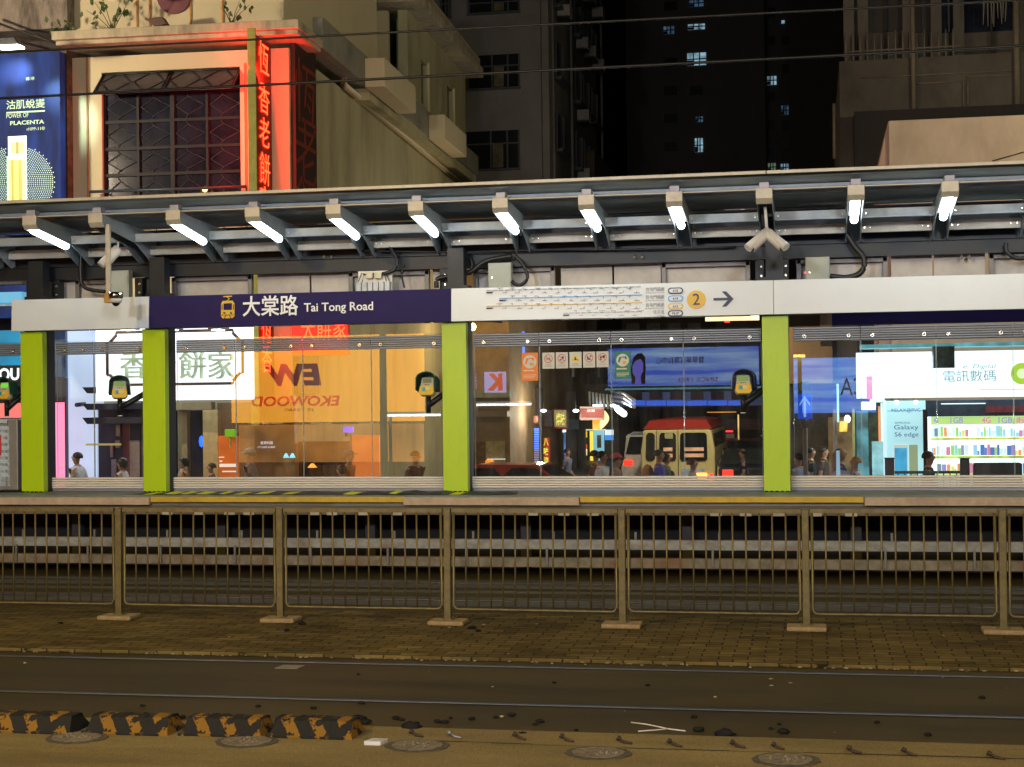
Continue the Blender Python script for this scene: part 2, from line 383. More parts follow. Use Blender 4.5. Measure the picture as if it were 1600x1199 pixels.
for i in range(5):
    yel = i in (1, 3); b = MB()
    if yel: b.box(ex[i]+.003, ex[i+1]-.003, PY-.06, PY, .845, PZ-.002)
    else: b.box(ex[i]+.003, ex[i+1]-.003, PY-.10, PY, .815, PZ-.006)
    o = b.build('edge_strip', yeledge if yel else tanedge, plat, .006)
    o['label'] = 'yellow edge strip' if yel else 'tan edge strip'
b = MB()
b.box(-40, 40, PY-.03, PY, .70, .805); b.build('upper_beam', mat('old_beam', (.11, .085, .055), .8, var=.35, scale=4, stretch=(.3, 1, 2), bump=.3), plat, .004)
zb = [onY(800, y, PY).z for y in (843, 858, 871, 886)]
rough_m = mat('scuffed_beam', (.22, .225, .21), .7, var=.35, scale=9, bump=.4, dirt=(.14, .09, .05, 1), dirt_amt=.9, dirt_scale=5, stretch=(.6, 1, 1))
b = MB(); b.box(-40, 40, PY-.02, PY+.08, zb[1], zb[0]); b.build('guard_beam', rough_m, plat, .005)
b = MB(); b.box(-40, 40, PY-.02, PY+.08, zb[3], zb[2]); b.build('guard_beam', mat('rusty_beam', (.16, .14, .10), .8, var=.4, scale=7, bump=.4, dirt=(.16, .07, .03, 1), dirt_amt=.9, dirt_scale=1.1), plat, .005)
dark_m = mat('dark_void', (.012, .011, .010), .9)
b = MB(); b.box(-40, 40, 18.2, 19.5, .001, .69); b.build('back_wall', dark_m, plat)  # wall coloured near black for the shade inside the open recess
brk = mat('bracket_zinc', (.16, .15, .13), .6, .4)
xx = onY(112*.25, 863, PY).x
while xx < 3:
    b = MB(); b.box(xx-.012, xx+.012, PY-.045, PY-.021, zb[3]+.02, zb[1]+.02); b.build('bracket', brk, plat)
    b = MB(); b.box(xx+.06, xx+.085, PY-.01, PY+.01, zb[0]+.002, zb[0]+.09); b.build('hook', brk, plat)
    xx += .93
wm = mat('pale_tag', (.34, .31, .23), .7, var=.2)
for px in (262, 311, 359, 389, 439, 491, 519, 569, 620, 832, 881, 927, 1119, 1165, 1217, 1275, 1330):
    q = onY(px, 805, PY-.03); b = MB(); b.box(q.x-.065, q.x+.065, PY-.045, PY-.031, .695, .775)
    for k in (-1, 0, 1): b.ball((q.x+k*.035, PY-.046, .745), .009, 6)
    b.build('fixing_plate', wm, plat, .004)
for i, yy in enumerate((18.0, 18.7)):
    x = -11
    while x < 3.4 and i == 0:
        b = MB(); b.box(x, x+.12, yy-.05, yy+.05, .001, .69); x += 1.9
        b.build('support_pier', mat('pier_concrete', (.05, .045, .04), .85), plat)

# loose cloth of hazard tape along the platform top
tp_y = mat('hazard_yellow', (.62, .60, .03), .6); tp_k = mat('hazard_black', (.03, .035, .035), .6)
t = thing('hazard_tape', (-6.5, 17.75, PZ+.006), 'crumpled yellow and black hazard tape lying on the platform', 'tape')
by, bk = MB(), MB(); x = -8.1; k = 0; z = 0
while x < -3.5:
    nx = x+random.uniform(.07, .17); nz_ = random.uniform(0, .022) if x < -5.8 else random.uniform(0, .034)
    tgt = by if (k % 2 and (x < -6 or random.random() < .25)) else bk
    tgt.add([(x, 17.5, PZ+.007+z*.5), (nx, 17.5, PZ+.007+nz_*.5), (nx, 17.86, PZ+.012+nz_), (x, 17.86, PZ+.012+z), (x, 17.88, PZ+.006), (nx, 17.88, PZ+.006)], [(0, 1, 2, 3), (3, 2, 5, 4)])
    x, z = nx, nz_; k += 1
by.build('yellow_stripe', tp_y, t); bk.build('black_stripe', tp_k, t)

# ------------------------------------------------------------------ shelter
lime = mat('lime_paint', (.42, .60, .006), .38, var=.08, scale=2.5, spec=.4, coat=.15, dirt=(.16, .20, .01, 1), dirt_amt=.35, dirt_scale=5, stretch=(1, 1, .3))
darkcol = mat('dark_steel', (.013, .015, .018), .45, .3, .2, 6)  # dark steel, lowered further in colour for the canopy's shade on it
steel_l = mat('canopy_cream', (.50, .46, .38), .45, .1, .12, 7, dirt=(.28, .22, .15, 1), dirt_amt=.35, dirt_scale=6)
steel_b = mat('canopy_blue_grey', (.30, .34, .37), .5, .2, .12, 7, dirt=(.15, .13, .11, 1), dirt_amt=.3, dirt_scale=5)
PX0 = -8.055+.005
pillars = [(-9.86, 'lime green pillar at the left end of the shelter, beside the grey cabinet'), (-8.21, 'lime green pillar under the joint of blank and navy board, left of the station name'),
           (-4.365, 'lime green pillar under the joint of navy board and line map'), (-.565, 'lime green pillar left of the phone shop window')]
for x0, lb in pillars:
    t = thing('shelter_pillar', (x0+.15, 18.1, PZ), lb, 'pillar', 'lime pillars of the shelter')
    b = MB(); b.box(x0, x0+.30, 18.1, 18.22, PZ+.006, 2.945); b.build('cover', lime, t, .004)
    b = MB(); b.box(x0-.004, x0+.305, 18.222, 18.42, PZ+.001, 3.4); b.box(x0+.05, x0+.25, 18.222, 18.4, 3.4, 3.85); b.build('steel_core', darkcol, t)
    b = MB()
    for k in range(5): b.box(x0+.01+k*.06, x0+.045+k*.06, 18.08, 18.1, PZ+.001, PZ+.016)
    b.build('foot_shim', dark_m, t)

# glass
gm = bpy.data.materials.new('clear_glass'); gm.use_nodes = True; n = gm.node_tree.nodes; l = gm.node_tree.links
n.remove(n['Principled BSDF']); ou = n['Material Output']
tr = n.new('ShaderNodeBsdfTransparent'); tr.inputs[0].default_value = (.93, .96, .96, 1)
gl = n.new('ShaderNodeBsdfGlossy'); gl.inputs['Roughness'].default_value = 0.0; gl.inputs[0].default_value = (1, 1, 1, 1)
df = n.new('ShaderNodeBsdfDiffuse'); df.inputs[0].default_value = (.5, .5, .48, 1)
tc = n.new('ShaderNodeTexCoord'); mp = n.new('ShaderNodeMapping'); mp.inputs['Scale'].default_value = (1.2, 1, .25); l.new(tc.outputs['Object'], mp.inputs[0])
nz = n.new('ShaderNodeTexNoise'); nz.inputs['Scale'].default_value = 4; nz.inputs['Detail'].default_value = 7; nz.inputs['Roughness'].default_value = .7; l.new(mp.outputs[0], nz.inputs['Vector'])
mr = n.new('ShaderNodeMapRange'); mr.inputs['From Min'].default_value = .42; mr.inputs['From Max'].default_value = .8; mr.inputs['To Min'].default_value = .010; mr.inputs['To Max'].default_value = .085; l.new(nz.outputs[0], mr.inputs[0])
m1 = n.new('ShaderNodeMixShader'); m1.inputs[0].default_value = .10; l.new(tr.outputs[0], m1.inputs[1]); l.new(gl.outputs[0], m1.inputs[2])
m2 = n.new('ShaderNodeMixShader'); l.new(mr.outputs[0], m2.inputs[0]); l.new(m1.outputs[0], m2.inputs[1]); l.new(df.outputs[0], m2.inputs[2]); l.new(m2.outputs[0], ou.inputs[0])
edge_m = mat('glass_edge', (.35, .42, .42), .2, .2)
alu = mat('ribbed_aluminium', (.22, .24, .28), .45, .3, .12, 5, stretch=(.2, 1, 3), dirt=(.2, .2, .22, 1), dirt_amt=.3)
louv = mat('louvre_aluminium', (.80, .76, .70), .5, .0, .06, 5, stretch=(.2, 1, 3), dirt=(.4, .36, .3, 1), dirt_amt=.3, dirt_scale=4)
bolt_m = mat('bolt_steel', (.8, .75, .62), .25, .9)
GY = 18.36
zg0 = onY(900, 744, GY).z; zg1 = onY(900, 537, GY).z; zt0, zt1 = onY(900, 540, GY).z, onY(900, 519, GY).z
bays = [(-13.0, -9.95, 'glass screen at the left edge, behind the grey cabinet', 3), (-9.50, -8.22, 'narrow two pane glass screen between the two left lime pillars', None),
        (-7.86, -4.38, 'four pane glass screen under the navy station name board', 4), (-4.03, -.58, 'four pane glass screen carrying the row of notices', 4),
        (-.22, 3.4, 'glass screen in front of the bright phone shop at right', 4)]
for bi, (x0, x1, lb, npn) in enumerate(bays):
    t = thing('glass_screen', ((x0+x1)/2, GY, PZ), lb, 'glass screen', 'glass screens along the platform back')
    ul = 0 if bi != 0 else 1
    if bi == 1: joints = [x0, onY(147.5, 640, GY).x, x1]
    else: joints = [x0+(x1-x0)*k/npn for k in range(npn+1)]
    if bi == 2: joints = [x0]+[onY(p, 640, GY).x for p in (369, 474, 581)]+[x1]
    if bi == 3: joints = [x0]+[onY(p, 640, GY).x for p in (844, 956, 1069)]+[x1]
    if bi == 4: joints = [x0]+[onY(p, 640, GY).x for p in (1346, 1464, 1584)]+[2.6, 3.4]
    for k in range(len(joints)-1):
        a, c = joints[k]+.004, joints[k+1]-.004
        b = MB(); b.add([(a, GY, zg0), (c, GY, zg0), (c, GY, zt1+.02), (a, GY, zt1+.02)], [(0, 1, 2, 3)])
        pn = b.build('pane', gm, t)
        b = MB(); b.box(a-.001, a+.002, GY-.006, GY+.006, zg0, zt0); b.box(c-.002, c+.001, GY-.006, GY+.006, zg0, zt0); b.build('pane_edge', edge_m, pn)
        b = MB(); h = zt1-zt0; nr = 6
        for q in range(nr):
            za = zt0+h*q/nr; b.prism([(GY-.02, za), (GY-.034, za+h/nr*.25), (GY-.034, za+h/nr*.7), (GY-.02, za+h/nr*.92), (GY-.008, za+h/nr*.92), (GY-.008, za)], 'x', a, c)
        rb = b.build('clamp_rail', alu, t)
        for bx in (a+.13, c-.13):
            b = MB(); b.tube([(bx, GY-.036, zt0+.055), (bx, GY-.052, zt0+.055)], [.026, .021], 12); b.ball((bx, GY-.052, zt0+.055), .015, 8, sc=(1, .5, 1)); b.build('bolt', bolt_m, rb)
    b = MB(); hh = zg0-PZ-.035; nr = 5
    for q in range(nr):
        za = PZ+.035+hh*q/nr; b.prism([(GY-.01, za), (GY-.045, za+.006), (GY-.05, za+hh/nr*.45), (GY-.038, za+hh/nr*.8), (GY-.01, za+hh/nr*.96)], 'x', x0-.06 if bi else x0, x1+.01)
    b.build('louvre', louv, t)
    b = MB(); b.box(x0-.06, x1+.01, GY-.03, GY+.02, PZ+.005, PZ+.034); b.build('sill', alu, t)

# fascia boards
white_b = mat('fascia_white', (.60, .635, .66), .35, .0, .04, 3, spec=.5, dirt=(.5, .47, .42, 1), dirt_amt=.3, dirt_scale=1.5)
navy = mat('fascia_navy', (.019, .012, .075), .6, .0, .12, 3, spec=.15)
FBY = 17.98
zf0, zf1 = 2.952, 3.345
def board(x0, x1, m, lb, seam=()):
    t = thing('fascia_board', ((x0+x1)/2, FBY, zf0), lb, 'sign board', 'fascia boards of the shelter')
    b = MB(); b.prism([(FBY, zf0), (FBY+.02, zf1), (FBY+.07, zf1), (FBY+.07, zf0)], 'x', x0, x1); b.build('panel', m, t, .003)
    return t
xa = onY(17, 465, FBY).x; xb = onY(232, 480, FBY).x; xc = onY(704.5, 480, FBY).x; xd = onY(1208.5, 460, FBY).x
fb1 = board(xa, xb-.002, white_b, 'blank off-white fascia board at the left end')
fb2 = board(xb+.002, xc-.002, navy, 'navy fascia board with tram icon and station name in white')
fb3 = board(xc+.002, xd-.002, white_b, 'off-white fascia board with the line map, platform number and arrow')
fb4 = board(xd+.002, 5.5, white_b, 'blank pale grey fascia board at the right')
lw = mat('letter_white', (.80, .80, .80), .4, var=.02); lk = mat('letter_navy', (.02, .018, .07), .4, var=.02); lg = mat('letter_gold', (.68, .42, .03), .4, var=.03)
lgrey = mat('letter_grey', (.30, .30, .31), .5, var=.02); lblue = mat('line_blue', (.12, .38, .80), .4, var=.02)
FT = FBY-.003
def pz(px, py): q = onY(px, py, FBY); return q.x, q.z
def ftext(body, px0, pyb, px1, pyt, m, par, **k):
    x0, z0 = pz(px0, pyb); x1, _ = pz(px1, pyb); _, z1 = pz(px0, pyt)
    zc = (z0-zf0)/(zf1-zf0)*.02
    return text(body, 'lettering', m, par, (x0, FT+zc+.001, z0), height=z1-z0, width=x1-x0, **k)
ftext('大棠路', 379, 495, 466, 463, lw, fb2, bold=.012)
ftext('Tai Tong Road', 475, 491.5, 583, 474, lw, fb2, bold=.012)
# tram icon
def icon_pt(u, v):   # u,v in photo pixels, icon at 345..367 x 463..497
    x, z = pz(u, v); return x, z
b = MB()
def slab(poly, d0, d1, mb):
    pts = [icon_pt(u, v) for u, v in poly]; mb.prism(pts, 'y', FT-d1+.006, FT-d0+.006)
slab([(345.5, 475.5), (348, 470.5), (363.5, 470), (366.5, 474.5), (366.5, 494), (363.5, 497.3), (348, 497.8), (345.3, 494.5)], 0, .006, b)
slab([(349, 464.5), (349, 462.8), (362.5, 462.2), (362.5, 464)], 0, .005, b)
slab([(353.8, 470.5), (357.8, 466.8), (353.8, 464.2), (354.8, 463.7), (359.4, 466.8), (355.3, 470.5)], 0, .0055, b)
b.build('tram_icon', lg, fb2)
b = MB()
slab([(349.5, 474.5), (362.5, 474), (362.5, 484.3), (349.5, 484.8)], .007, .0085, b)
for u in (346.6, 364.3): slab([(u, 476), (u+1.2, 476), (u+1.2, 484), (u, 484)], .007, .0085, b)
for u in (349, 359.5): slab([(u, 490.5), (u+3.5, 490.4), (u+3.5, 488.2), (u, 488.3)], .007, .0085, b)
slab([(346, 492.3), (366, 491.7), (366, 492.6), (346, 493.2)], .007, .0085, b); slab([(350, 497.6), (353, 493), (354, 493), (351.2, 497.6)], .007, .0085, b); slab([(362, 497.4), (359, 493), (358, 493), (360.8, 497.4)], .007, .0085, b)
b.build('tram_icon_windows', navy, fb2)
# line map
def mline(px0, py0, px1, py1, th, m, dash=0, nm='route_line'):
    x0, z0 = pz(px0, py0); x1, z1 = pz(px1, py1); b = MB(); n_ = dash or 1
    for k in range(n_):
        a = x0+(x1-x0)*k/n_; c = x0+(x1-x0)*(k+.82 if dash else k+1)/n_
        b.box(a, c, FT, FT+.012, z0-th/2, z0+th/2)
    return b.build(nm, m, fb3)
rows = [(760, 456.5, 452.5, lgrey, 25, '往屯門碼頭', 'To Tuen Mun Ferry Pier', '610', lk), (780, 468.5, 465, lblue, 0, '往屯門碼頭', 'To Tuen Mun Ferry Pier', '614', lblue),
        (760, 481, 477, lg, 0, '往屯門碼頭', 'To Tuen Mun Ferry Pier', '615', lg), (880, 491.5, 488.5, lgrey, 13, '往天逸', 'To Tin Yat', '761P', lk)]
for i, (pa, py0, py1, m, dash, zh, en, num, ring) in enumerate(rows):
    ym = (py0+py1)/2-.3
    mline(pa, ym, 1003, ym, .0075, m, dash)
    mline(pa, ym+3.3, pa+9, ym+3.3, .018, lk, nm='station_mark')
    b = MB(); k = 0; px = pa+10
    while px < 1003:
        xx, zz = pz(px, ym+(-4.0 if k % 2 else 3.4)); wv = random.uniform(.02, .05)
        for q in range(random.randint(2, 4)): b.box(xx-wv+q*.018, xx-wv+q*.018+.011, FT, FT+.012, zz-.004, zz+.004)
        b.box(pz(px, ym)[0]-.0012, pz(px, ym)[0]+.0012, FT, FT+.012, min(zz, pz(px, ym)[1]), max(zz, pz(px, ym)[1]))
        px += 10.2; k += 1
    b.build('station_names', lgrey, fb3)
    x0 = 1009 if len(zh) > 3 else 1021
    ftext(zh, x0, ym+1.5, 1038, ym-5, lgrey, fb3, bold=.004); ftext(en, x0-1 if len(zh) > 3 else 1027, ym+5.2, 1038, ym+2.6, lgrey, fb3)
    xc_, zc_ = pz(1055.5, ym+.2)
    b = MB(); r = .036
    pts = []
    for q in range(17): a = math.pi/2+math.pi*q/16; pts.append((xc_-.052+r*math.cos(a), zc_+r*math.sin(a)))
    for q in range(17): a = -math.pi/2+math.pi*q/16; pts.append((xc_+.052+r*math.cos(a), zc_+r*math.sin(a)))
    b.prism(pts, 'y', FT, FT+.012); b.build('route_badge', ring, fb3)
    b = MB(); b.prism([(xc_+(u-xc_)*.84, zc_+(v-zc_)*.66) for u, v in pts], 'y', FT-.002, FT); b.build('badge_face', white_b, fb3)
    text(num, 'route_number', lk, fb3, (xc_, FT-.003, zc_-.015), height=.030, align='CENTER', bold=.01)
xc_, zc_ = pz(1088, 468.5); b = MB(); b.prism([(xc_+.108*math.cos(2*math.pi*k/40), zc_+.108*math.sin(2*math.pi*k/40)) for k in range(40)], 'y', FT, FT+.015); b.build('number_disc', lg, fb3)
text('2', 'platform_number', lk, fb3, (xc_, FT-.003, zc_-.06), height=.13, align='CENTER', bold=.0)
b = MB(); ax, az = pz(1130, 467.5)
b.box(ax-.112, ax+.085, FT, FT+.014, az-.014, az+.014)
b.prism([(ax+.118, az), (ax+.035, az+.088), (ax-.015, az+.088), (ax+.065, az), (ax-.015, az-.088), (ax+.035, az-.088)], 'y', FT-.001, FT+.014)
b.build('arrow', lk, fb3)
# navy board seen under the fascia at right: back fascia of the shelter
t = thing('rear_fascia', (2, 18.75, 2.7), 'navy rear fascia board seen under the right fascia', 'sign board')
q0 = onY(1300, 490, 18.72).x
b = MB(); b.box(q0, 5, 18.70, 18.76, 2.84, 3.2); b.build('panel', navy, t)
b = MB(); b.box(q0-.14, q0-.003, 18.68, 18.78, 2.6, 3.2); b.build('bracket', mat('tan_bracket', (.22, .15, .09), .7), t)

# canopy
can = thing('shelter_canopy', (-3, 18.4, 3.85), 'flat pale metal shelter canopy on cantilever beams', 'canopy')
sheet = mat('canopy_sheet', (.62, .72, .78), .45, .35, .2, 5, stretch=(.3, 1, 1), dirt=(.07, .07, .07, 1), dirt_amt=.5, dirt_scale=2)
b = MB()
def roof_z(y): return 4.405-(y-17.0)*.075
for y0_, y1_, dz in ((17.02, 17.46, 0), (17.462, 17.9, .012), (17.902, 18.35, 0), (18.352, 18.85, .012), (18.852, 19.4, 0)):
    b.add([(-14, y0_, roof_z(y0_)+dz), (5.6, y0_, roof_z(y0_)+dz), (5.6, y1_, roof_z(y1_)+dz), (-14, y1_, roof_z(y1_)+dz)], [(0, 1, 2, 3)])
b.build('roof_sheet', sheet, can)
b = MB(); b.box(-14, onY(1197, 262, 17).x-.004, 16.985, 17.03, 4.425, 4.462); b.build('front_trim', steel_l, can, .004)
b = MB(); b.box(onY(1197, 262, 17).x+.004, 5.6, 16.985, 17.03, 4.425, 4.462); b.build('front_trim', steel_l, can, .004)
b = MB(); b.box(-14, 5.6, 17.03, 19.4, 4.452, 4.460); b.build('roof_top', steel_b, can)
b = MB(); b.box(-14, 5.6, 17.13, 17.155, 4.27, 4.282); b.build('front_angle', steel_l, can)
BX = [.49+.98*j+(.13 if j == -10 else 0) for j in range(-14, 5)]
TUBE = emit('tube_white', (.86, .97, 1.0, 1), 15.0)
lamp_body = mat('lamp_body', (.55, .53, .48), .4, .1, .05)
tube_lb = {0: 'leftmost lit', 2: 'second lit', 3: 'third lit', 4: 'fourth lit', 5: 'fifth lit', 6: 'sixth lit', 7: 'seventh lit', 8: 'eighth lit', 10: 'ninth lit', 11: 'tenth lit'}
for i, X in enumerate(BX):
    j = i-4   # 0 = leftmost beam with a lamp in view
    b = MB()
    # two cheek plates and a web
    prof = [(17.10, 4.27), (17.10, 4.17), (17.15, 4.125), (18.02, 4.01), (18.5, 3.80), (18.62, 3.80), (18.62, 4.20), (17.9, 4.21)]
    for sx in (-1, 1):
        xa_, xb_ = X+sx*.082-.004, X+sx*.082+.004
        b.prism(prof, 'x', xa_, xb_)
    b.prism([(17.15, 4.262), (18.6, 4.19), (18.6, 4.182), (17.15, 4.254)], 'x', X-.078, X+.078)
    b.prism([(17.104, 4.268), (17.104, 4.17), (17.15, 4.127), (17.158, 4.131), (17.112, 4.175), (17.112, 4.268)], 'x', X-.078, X+.078)
    b.build('beam', steel_b, can)
    b = MB(); b.prism([(17.085, 4.285), (17.085, 4.175), (17.14, 4.118), (17.15, 4.128), (17.099, 4.18), (17.099, 4.285)], 'x', X-.09, X+.09); b.build('beam_nose', steel_l, can, .003)
    b = MB(); b.box(X-.055, X+.055, 17.12, 17.24, 4.286, 4.355); b.build('beam_shoe', mat('shoe_plate', (.32, .32, .38), .5, .3), can, .006)
    if j in tube_lb or i < 4 or i > 15:
        lb = ('%s slanted tube lamp under the canopy, counted from the left' % tube_lb[j]) if j in tube_lb else ('tube lamp under the canopy just outside the photo')
        if j in tube_lb or i > 15:
            t = thing('tube_lamp', (X, 17.45, 4.1), lb, 'lamp', 'slanted tube lamps under the canopy')
            d = Vector((0, .84, -.112)); p0 = Vector((X, 17.17, 4.120)); p1 = p0+d
            b = MB(); b.tube([p0+Vector((0, -.0, .0)), p1], .044, 12); b.ball(tuple(p1), .044, 12); b.build('tube', TUBE, t)
            b = MB(); b.prism([(17.165, 4.215), (18.06, 4.10), (18.06, 4.06), (17.165, 4.175)], 'x', X-.06, X+.06); b.build('housing', lamp_body, t, .004)
    if i+1 < len(BX):
        b = MB(); b.box(X+.088, BX[i+1]-.088, 17.98, 18.04, 4.025, 4.128); pb = b.build('rear_purlin', steel_b, can, .003)
        b = MB(); b.box(X+.088, BX[i+1]-.088, 18.44, 18.50, 3.905, 4.018); pl = b.build('lower_purlin', steel_l, can, .003)
        for px_ in (.13, .20):
            for yy, zz, pp in ((17.978, 4.075, pb), (18.438, 3.96, pl)):
                if px_ == .2 and pp is pb: continue
                for xq in (X+px_, BX[i+1]-px_):
                    bb = MB(); bb.tube([(xq, yy, zz), (xq, yy-.008, zz)], .009 if px_ < .15 else .006, 8); bb.build('bolt', bolt_m, pp)
        for zz_, yy_ in ((4.32, 17.35), (4.28, 17.7)):
            pass
b = MB(); b.box(-11.2, 5.6, 18.80, 18.83, 3.83, 4.262); b.build('rear_closing_panel', darkcol, can)
b = MB(); b.box(-14, 5.6, 17.42, 17.46, 4.325, 4.36); b.build('roof_rib', steel_b, can)
b = MB(); b.box(-14, 5.6, 17.70, 17.74, 4.30, 4.335); b.build('roof_rib', steel_b, can)

# steel frame and panels behind the fascia
fr = thing('rear_steel_frame', (-3, 18.8, 2.9), 'dark steel frame holding pale panels between canopy and fascia', 'steel frame')
b = MB(); b.box(-11.2, 5.6, 18.60, 18.72, 3.64, 3.80); b.box(-11.2, 5.6, 18.56, 18.76, 3.80, 3.815); b.build('top_beam', darkcol, fr)
pan_m = mat('back_panel', (.40, .37, .34), .5, .1, .2, 2.5, dirt=(.25, .22, .2, 1), dirt_amt=.5, dirt_scale=1.5)
frame_m = mat('window_steel', (.16, .15, .15), .5, .4, .15)
def psp(px): return onY(px, 425, 18.8).x
segs = [(110, 205), (262, 330), (330, 392), (392, 545), (545, 640), (640, 690), (740, 870), (880, 955), (957, 1030), (1037, 1168), (1245, 1385), (1390, 1456), (1457, 1540), (1545, 1640)]
segs = [(82, 120, 0), (122, 205, 1), (272, 396, 1), (402, 484, 0), (486, 545, 0), (548, 672, 1), (676, 692, 0), (742, 868, 1), (876, 957, 0), (959, 1033, 0), (1035, 1172, 1), (1245, 1386, 1), (1392, 1457, 0), (1459, 1540, 0), (1545, 1700, 1)]
for a, c, fr_ in segs:
    xa_, xb_ = psp(a), psp(c)
    b = MB(); b.box(xa_+.004, xb_-.004, 18.80, 18.815, 2.98, 3.655); b.build('panel', pan_m, fr)
    if fr_:
        b = MB(); b.box(xa_, xa_+.05, 18.72, 18.795, 2.98, 3.63); b.box(xb_-.05, xb_, 18.72, 18.795, 2.98, 3.63); b.box(xa_, xb_, 18.72, 18.795, 3.582, 3.63); b.build('window_frame', frame_m, fr, .003)
for px in (60, 100, 228, 255, 700, 726, 1188, 1226):
    xx = psp(px)
    b = MB(); b.box(xx-.05, xx+.05, 18.57, 18.58, 3.02, 3.63); b.box(xx-.05, xx-.04, 18.58, 18.7, 3.02, 3.63); b.box(xx+.04, xx+.05, 18.58, 18.7, 3.02, 3.63); st = b.build('stanchion', darkcol, fr)
    for zz in (3.36, 3.44, 3.55):
        bb = MB(); bb.tube([(xx+.02, 18.57, zz), (xx+.02, 18.545, zz)], [.018, .014], 8); bb.build('bolt', bolt_m, st)
for px in (508, 520, 992, 1004, 1502, 1514):
    q = onY(px, 403, 18.6); bb = MB(); bb.tube([(q.x, 18.6, q.z+.02), (q.x, 18.54, q.z)], [.022, .016], 8); bb.build('bolt', bolt_m, fr)
for px, zt in ((75, 0), (716, 0), (1207, 0), (242, 0)):
    xx = psp(px); b = MB(); b.box(xx-.11, xx+.11, 18.72, 18.79, 2.98, 3.65); b.build('dark_infill', mat('dark_infill', (.07, .068, .068), .6), fr)

# junction boxes and cables
jb_m = mat('box_grey_green', (.34, .36, .31), .5, .0, .06, dirt=(.25, .2, .15, 1), dirt_amt=.3)
for px0, px1, py, lb in ((172, 204, 424, 'grey green junction box beside the camera pole'), (764, 800, 412, 'grey green junction box above the left end of the line map'), (1258, 1296, 403, 'grey junction box with a small red light above the blank board')):
    q0, q1 = onY(px0, py, 18.5), onY(px1, py, 18.5)
    t = thing('junction_box', (q0.x, 18.5, 3.2), lb, 'junction box', 'junction boxes behind the fascia')
    b = MB(); b.box(q0.x, q1.x, 18.44, 18.565, 3.05, q0.z); b.build('housing', jb_m, t, .006)
    b = MB(); b.box(q0.x+.012, q1.x-.012, 18.432, 18.438, 3.06, q0.z-.012); b.build('cover', jb_m, t, .002)
    b = MB(); b.tube([(q0.x+.05, 18.432, q0.z-.18), (q0.x+.05, 18.422, q0.z-.18)], .012, 8); b.build('lock', bolt_m, t)
    if px0 == 1258:
        b = MB(); b.ball((q0.x-.004, 18.44, q0.z-.18), .009, 8); b.build('indicator', emit('red_led', (1, .03, .03, 1), 8), t)
cab_m = mat('black_cable', (.012, .012, .013), .45)
def cable(pts, Y, r, lb, grp='black cables behind the fascia'):
    P = [onY(px, py, Y) for px, py in pts]
    # smooth by Catmull-Rom
    out = []
    for i in range(len(P)-1):
        p0, p1, p2, p3 = P[max(i-1, 0)], P[i], P[i+1], P[min(i+2, len(P)-1)]
        for k in range(6):
            u = k/6; out.append(.5*((2*p1)+(p2-p0)*u+(2*p0-5*p1+4*p2-p3)*u*u+(3*p1-p0-3*p2+p3)*u**3))
    out.append(P[-1]); b = MB(); b.tube(out, r, 8); return tag(b.build('black_cable', cab_m), lb, 'cable', grp)
cable([(127, 395), (126, 430), (133, 450), (165, 456)], 18.46, .024, 'black hose curving down left of the camera pole')
cable([(608, 385), (620, 405), (616, 422), (598, 428)], 18.46, .022, 'black hose curling to the white terminal block')
cable([(632, 413), (628, 430), (632, 450)], 18.5, .012, 'thin twisted cord hanging right of the terminal block')
cable([(682, 450), (684, 436), (705, 432), (735, 425), (760, 408), (800, 400)], 18.46, .03, 'thick black hose running over the joint of navy board and line map')
cable([(805, 400), (818, 415), (824, 435), (812, 446), (799, 440)], 18.43, .022, 'black hose looping right of the box above the line map')
cable([(1322, 365), (1335, 385), (1350, 405), (1346, 425), (1325, 434), (1297, 432)], 18.43, .034, 'thick black hose looping right of the grey box with the red light')
cable([(1572, 380), (1574, 395), (1590, 404), (1612, 402)], 18.5, .024, 'black hose loop at the right edge under the canopy')
cable([(735, 430), (735, 405), (700, 395)], 18.5, .018, 'short black cable rising at the pillar joint')
cable([(560, 392), (700, 394), (850, 391), (990, 390), (1150, 386)], 18.5, .012, 'long thin black cable clipped along the top beam')
t = thing('terminal_block', onY(585, 450, 18.5), 'white cable terminal block with six grey breakers above the navy board', 'terminal block')
q0, q1 = onY(559, 428, 18.5), onY(612, 428, 18.5)
b = MB(); b.box(q0.x, q1.x, 18.52, 18.56, 3.3, q0.z+.03); b.build('back_plate', lamp_body, t)
for k in range(6):
    a = q0.x-.01+k*(q1.x-q0.x)/6; b = MB(); b.box(a+.005, a+(q1.x-q0.x)/6-.005, 18.44, 18.515, 3.25, onY(585, 441, 18.5).z); b.build('breaker', mat('breaker_grey', (.45, .46, .47), .5), t, .005)
for px in (577, 591):
    q = onY(px, 430, 18.48); b = MB(); b.box(q.x-.045, q.x+.045, 18.46, 18.515, q.z-.045, q.z+.035); b.build('connector', mat('connector_cream', (.55, .48, .33), .5), t, .006)
for k, (a, c) in enumerate(((570, 560), (572, 566), (596, 604), (598, 609))):
    P = [onY(a, 430, 18.46), onY((a+c)/2, 427, 18.45), onY(c, 441, 18.46)]; b = MB(); b.tube(P, .006, 6); b.build('wire', cab_m, t)

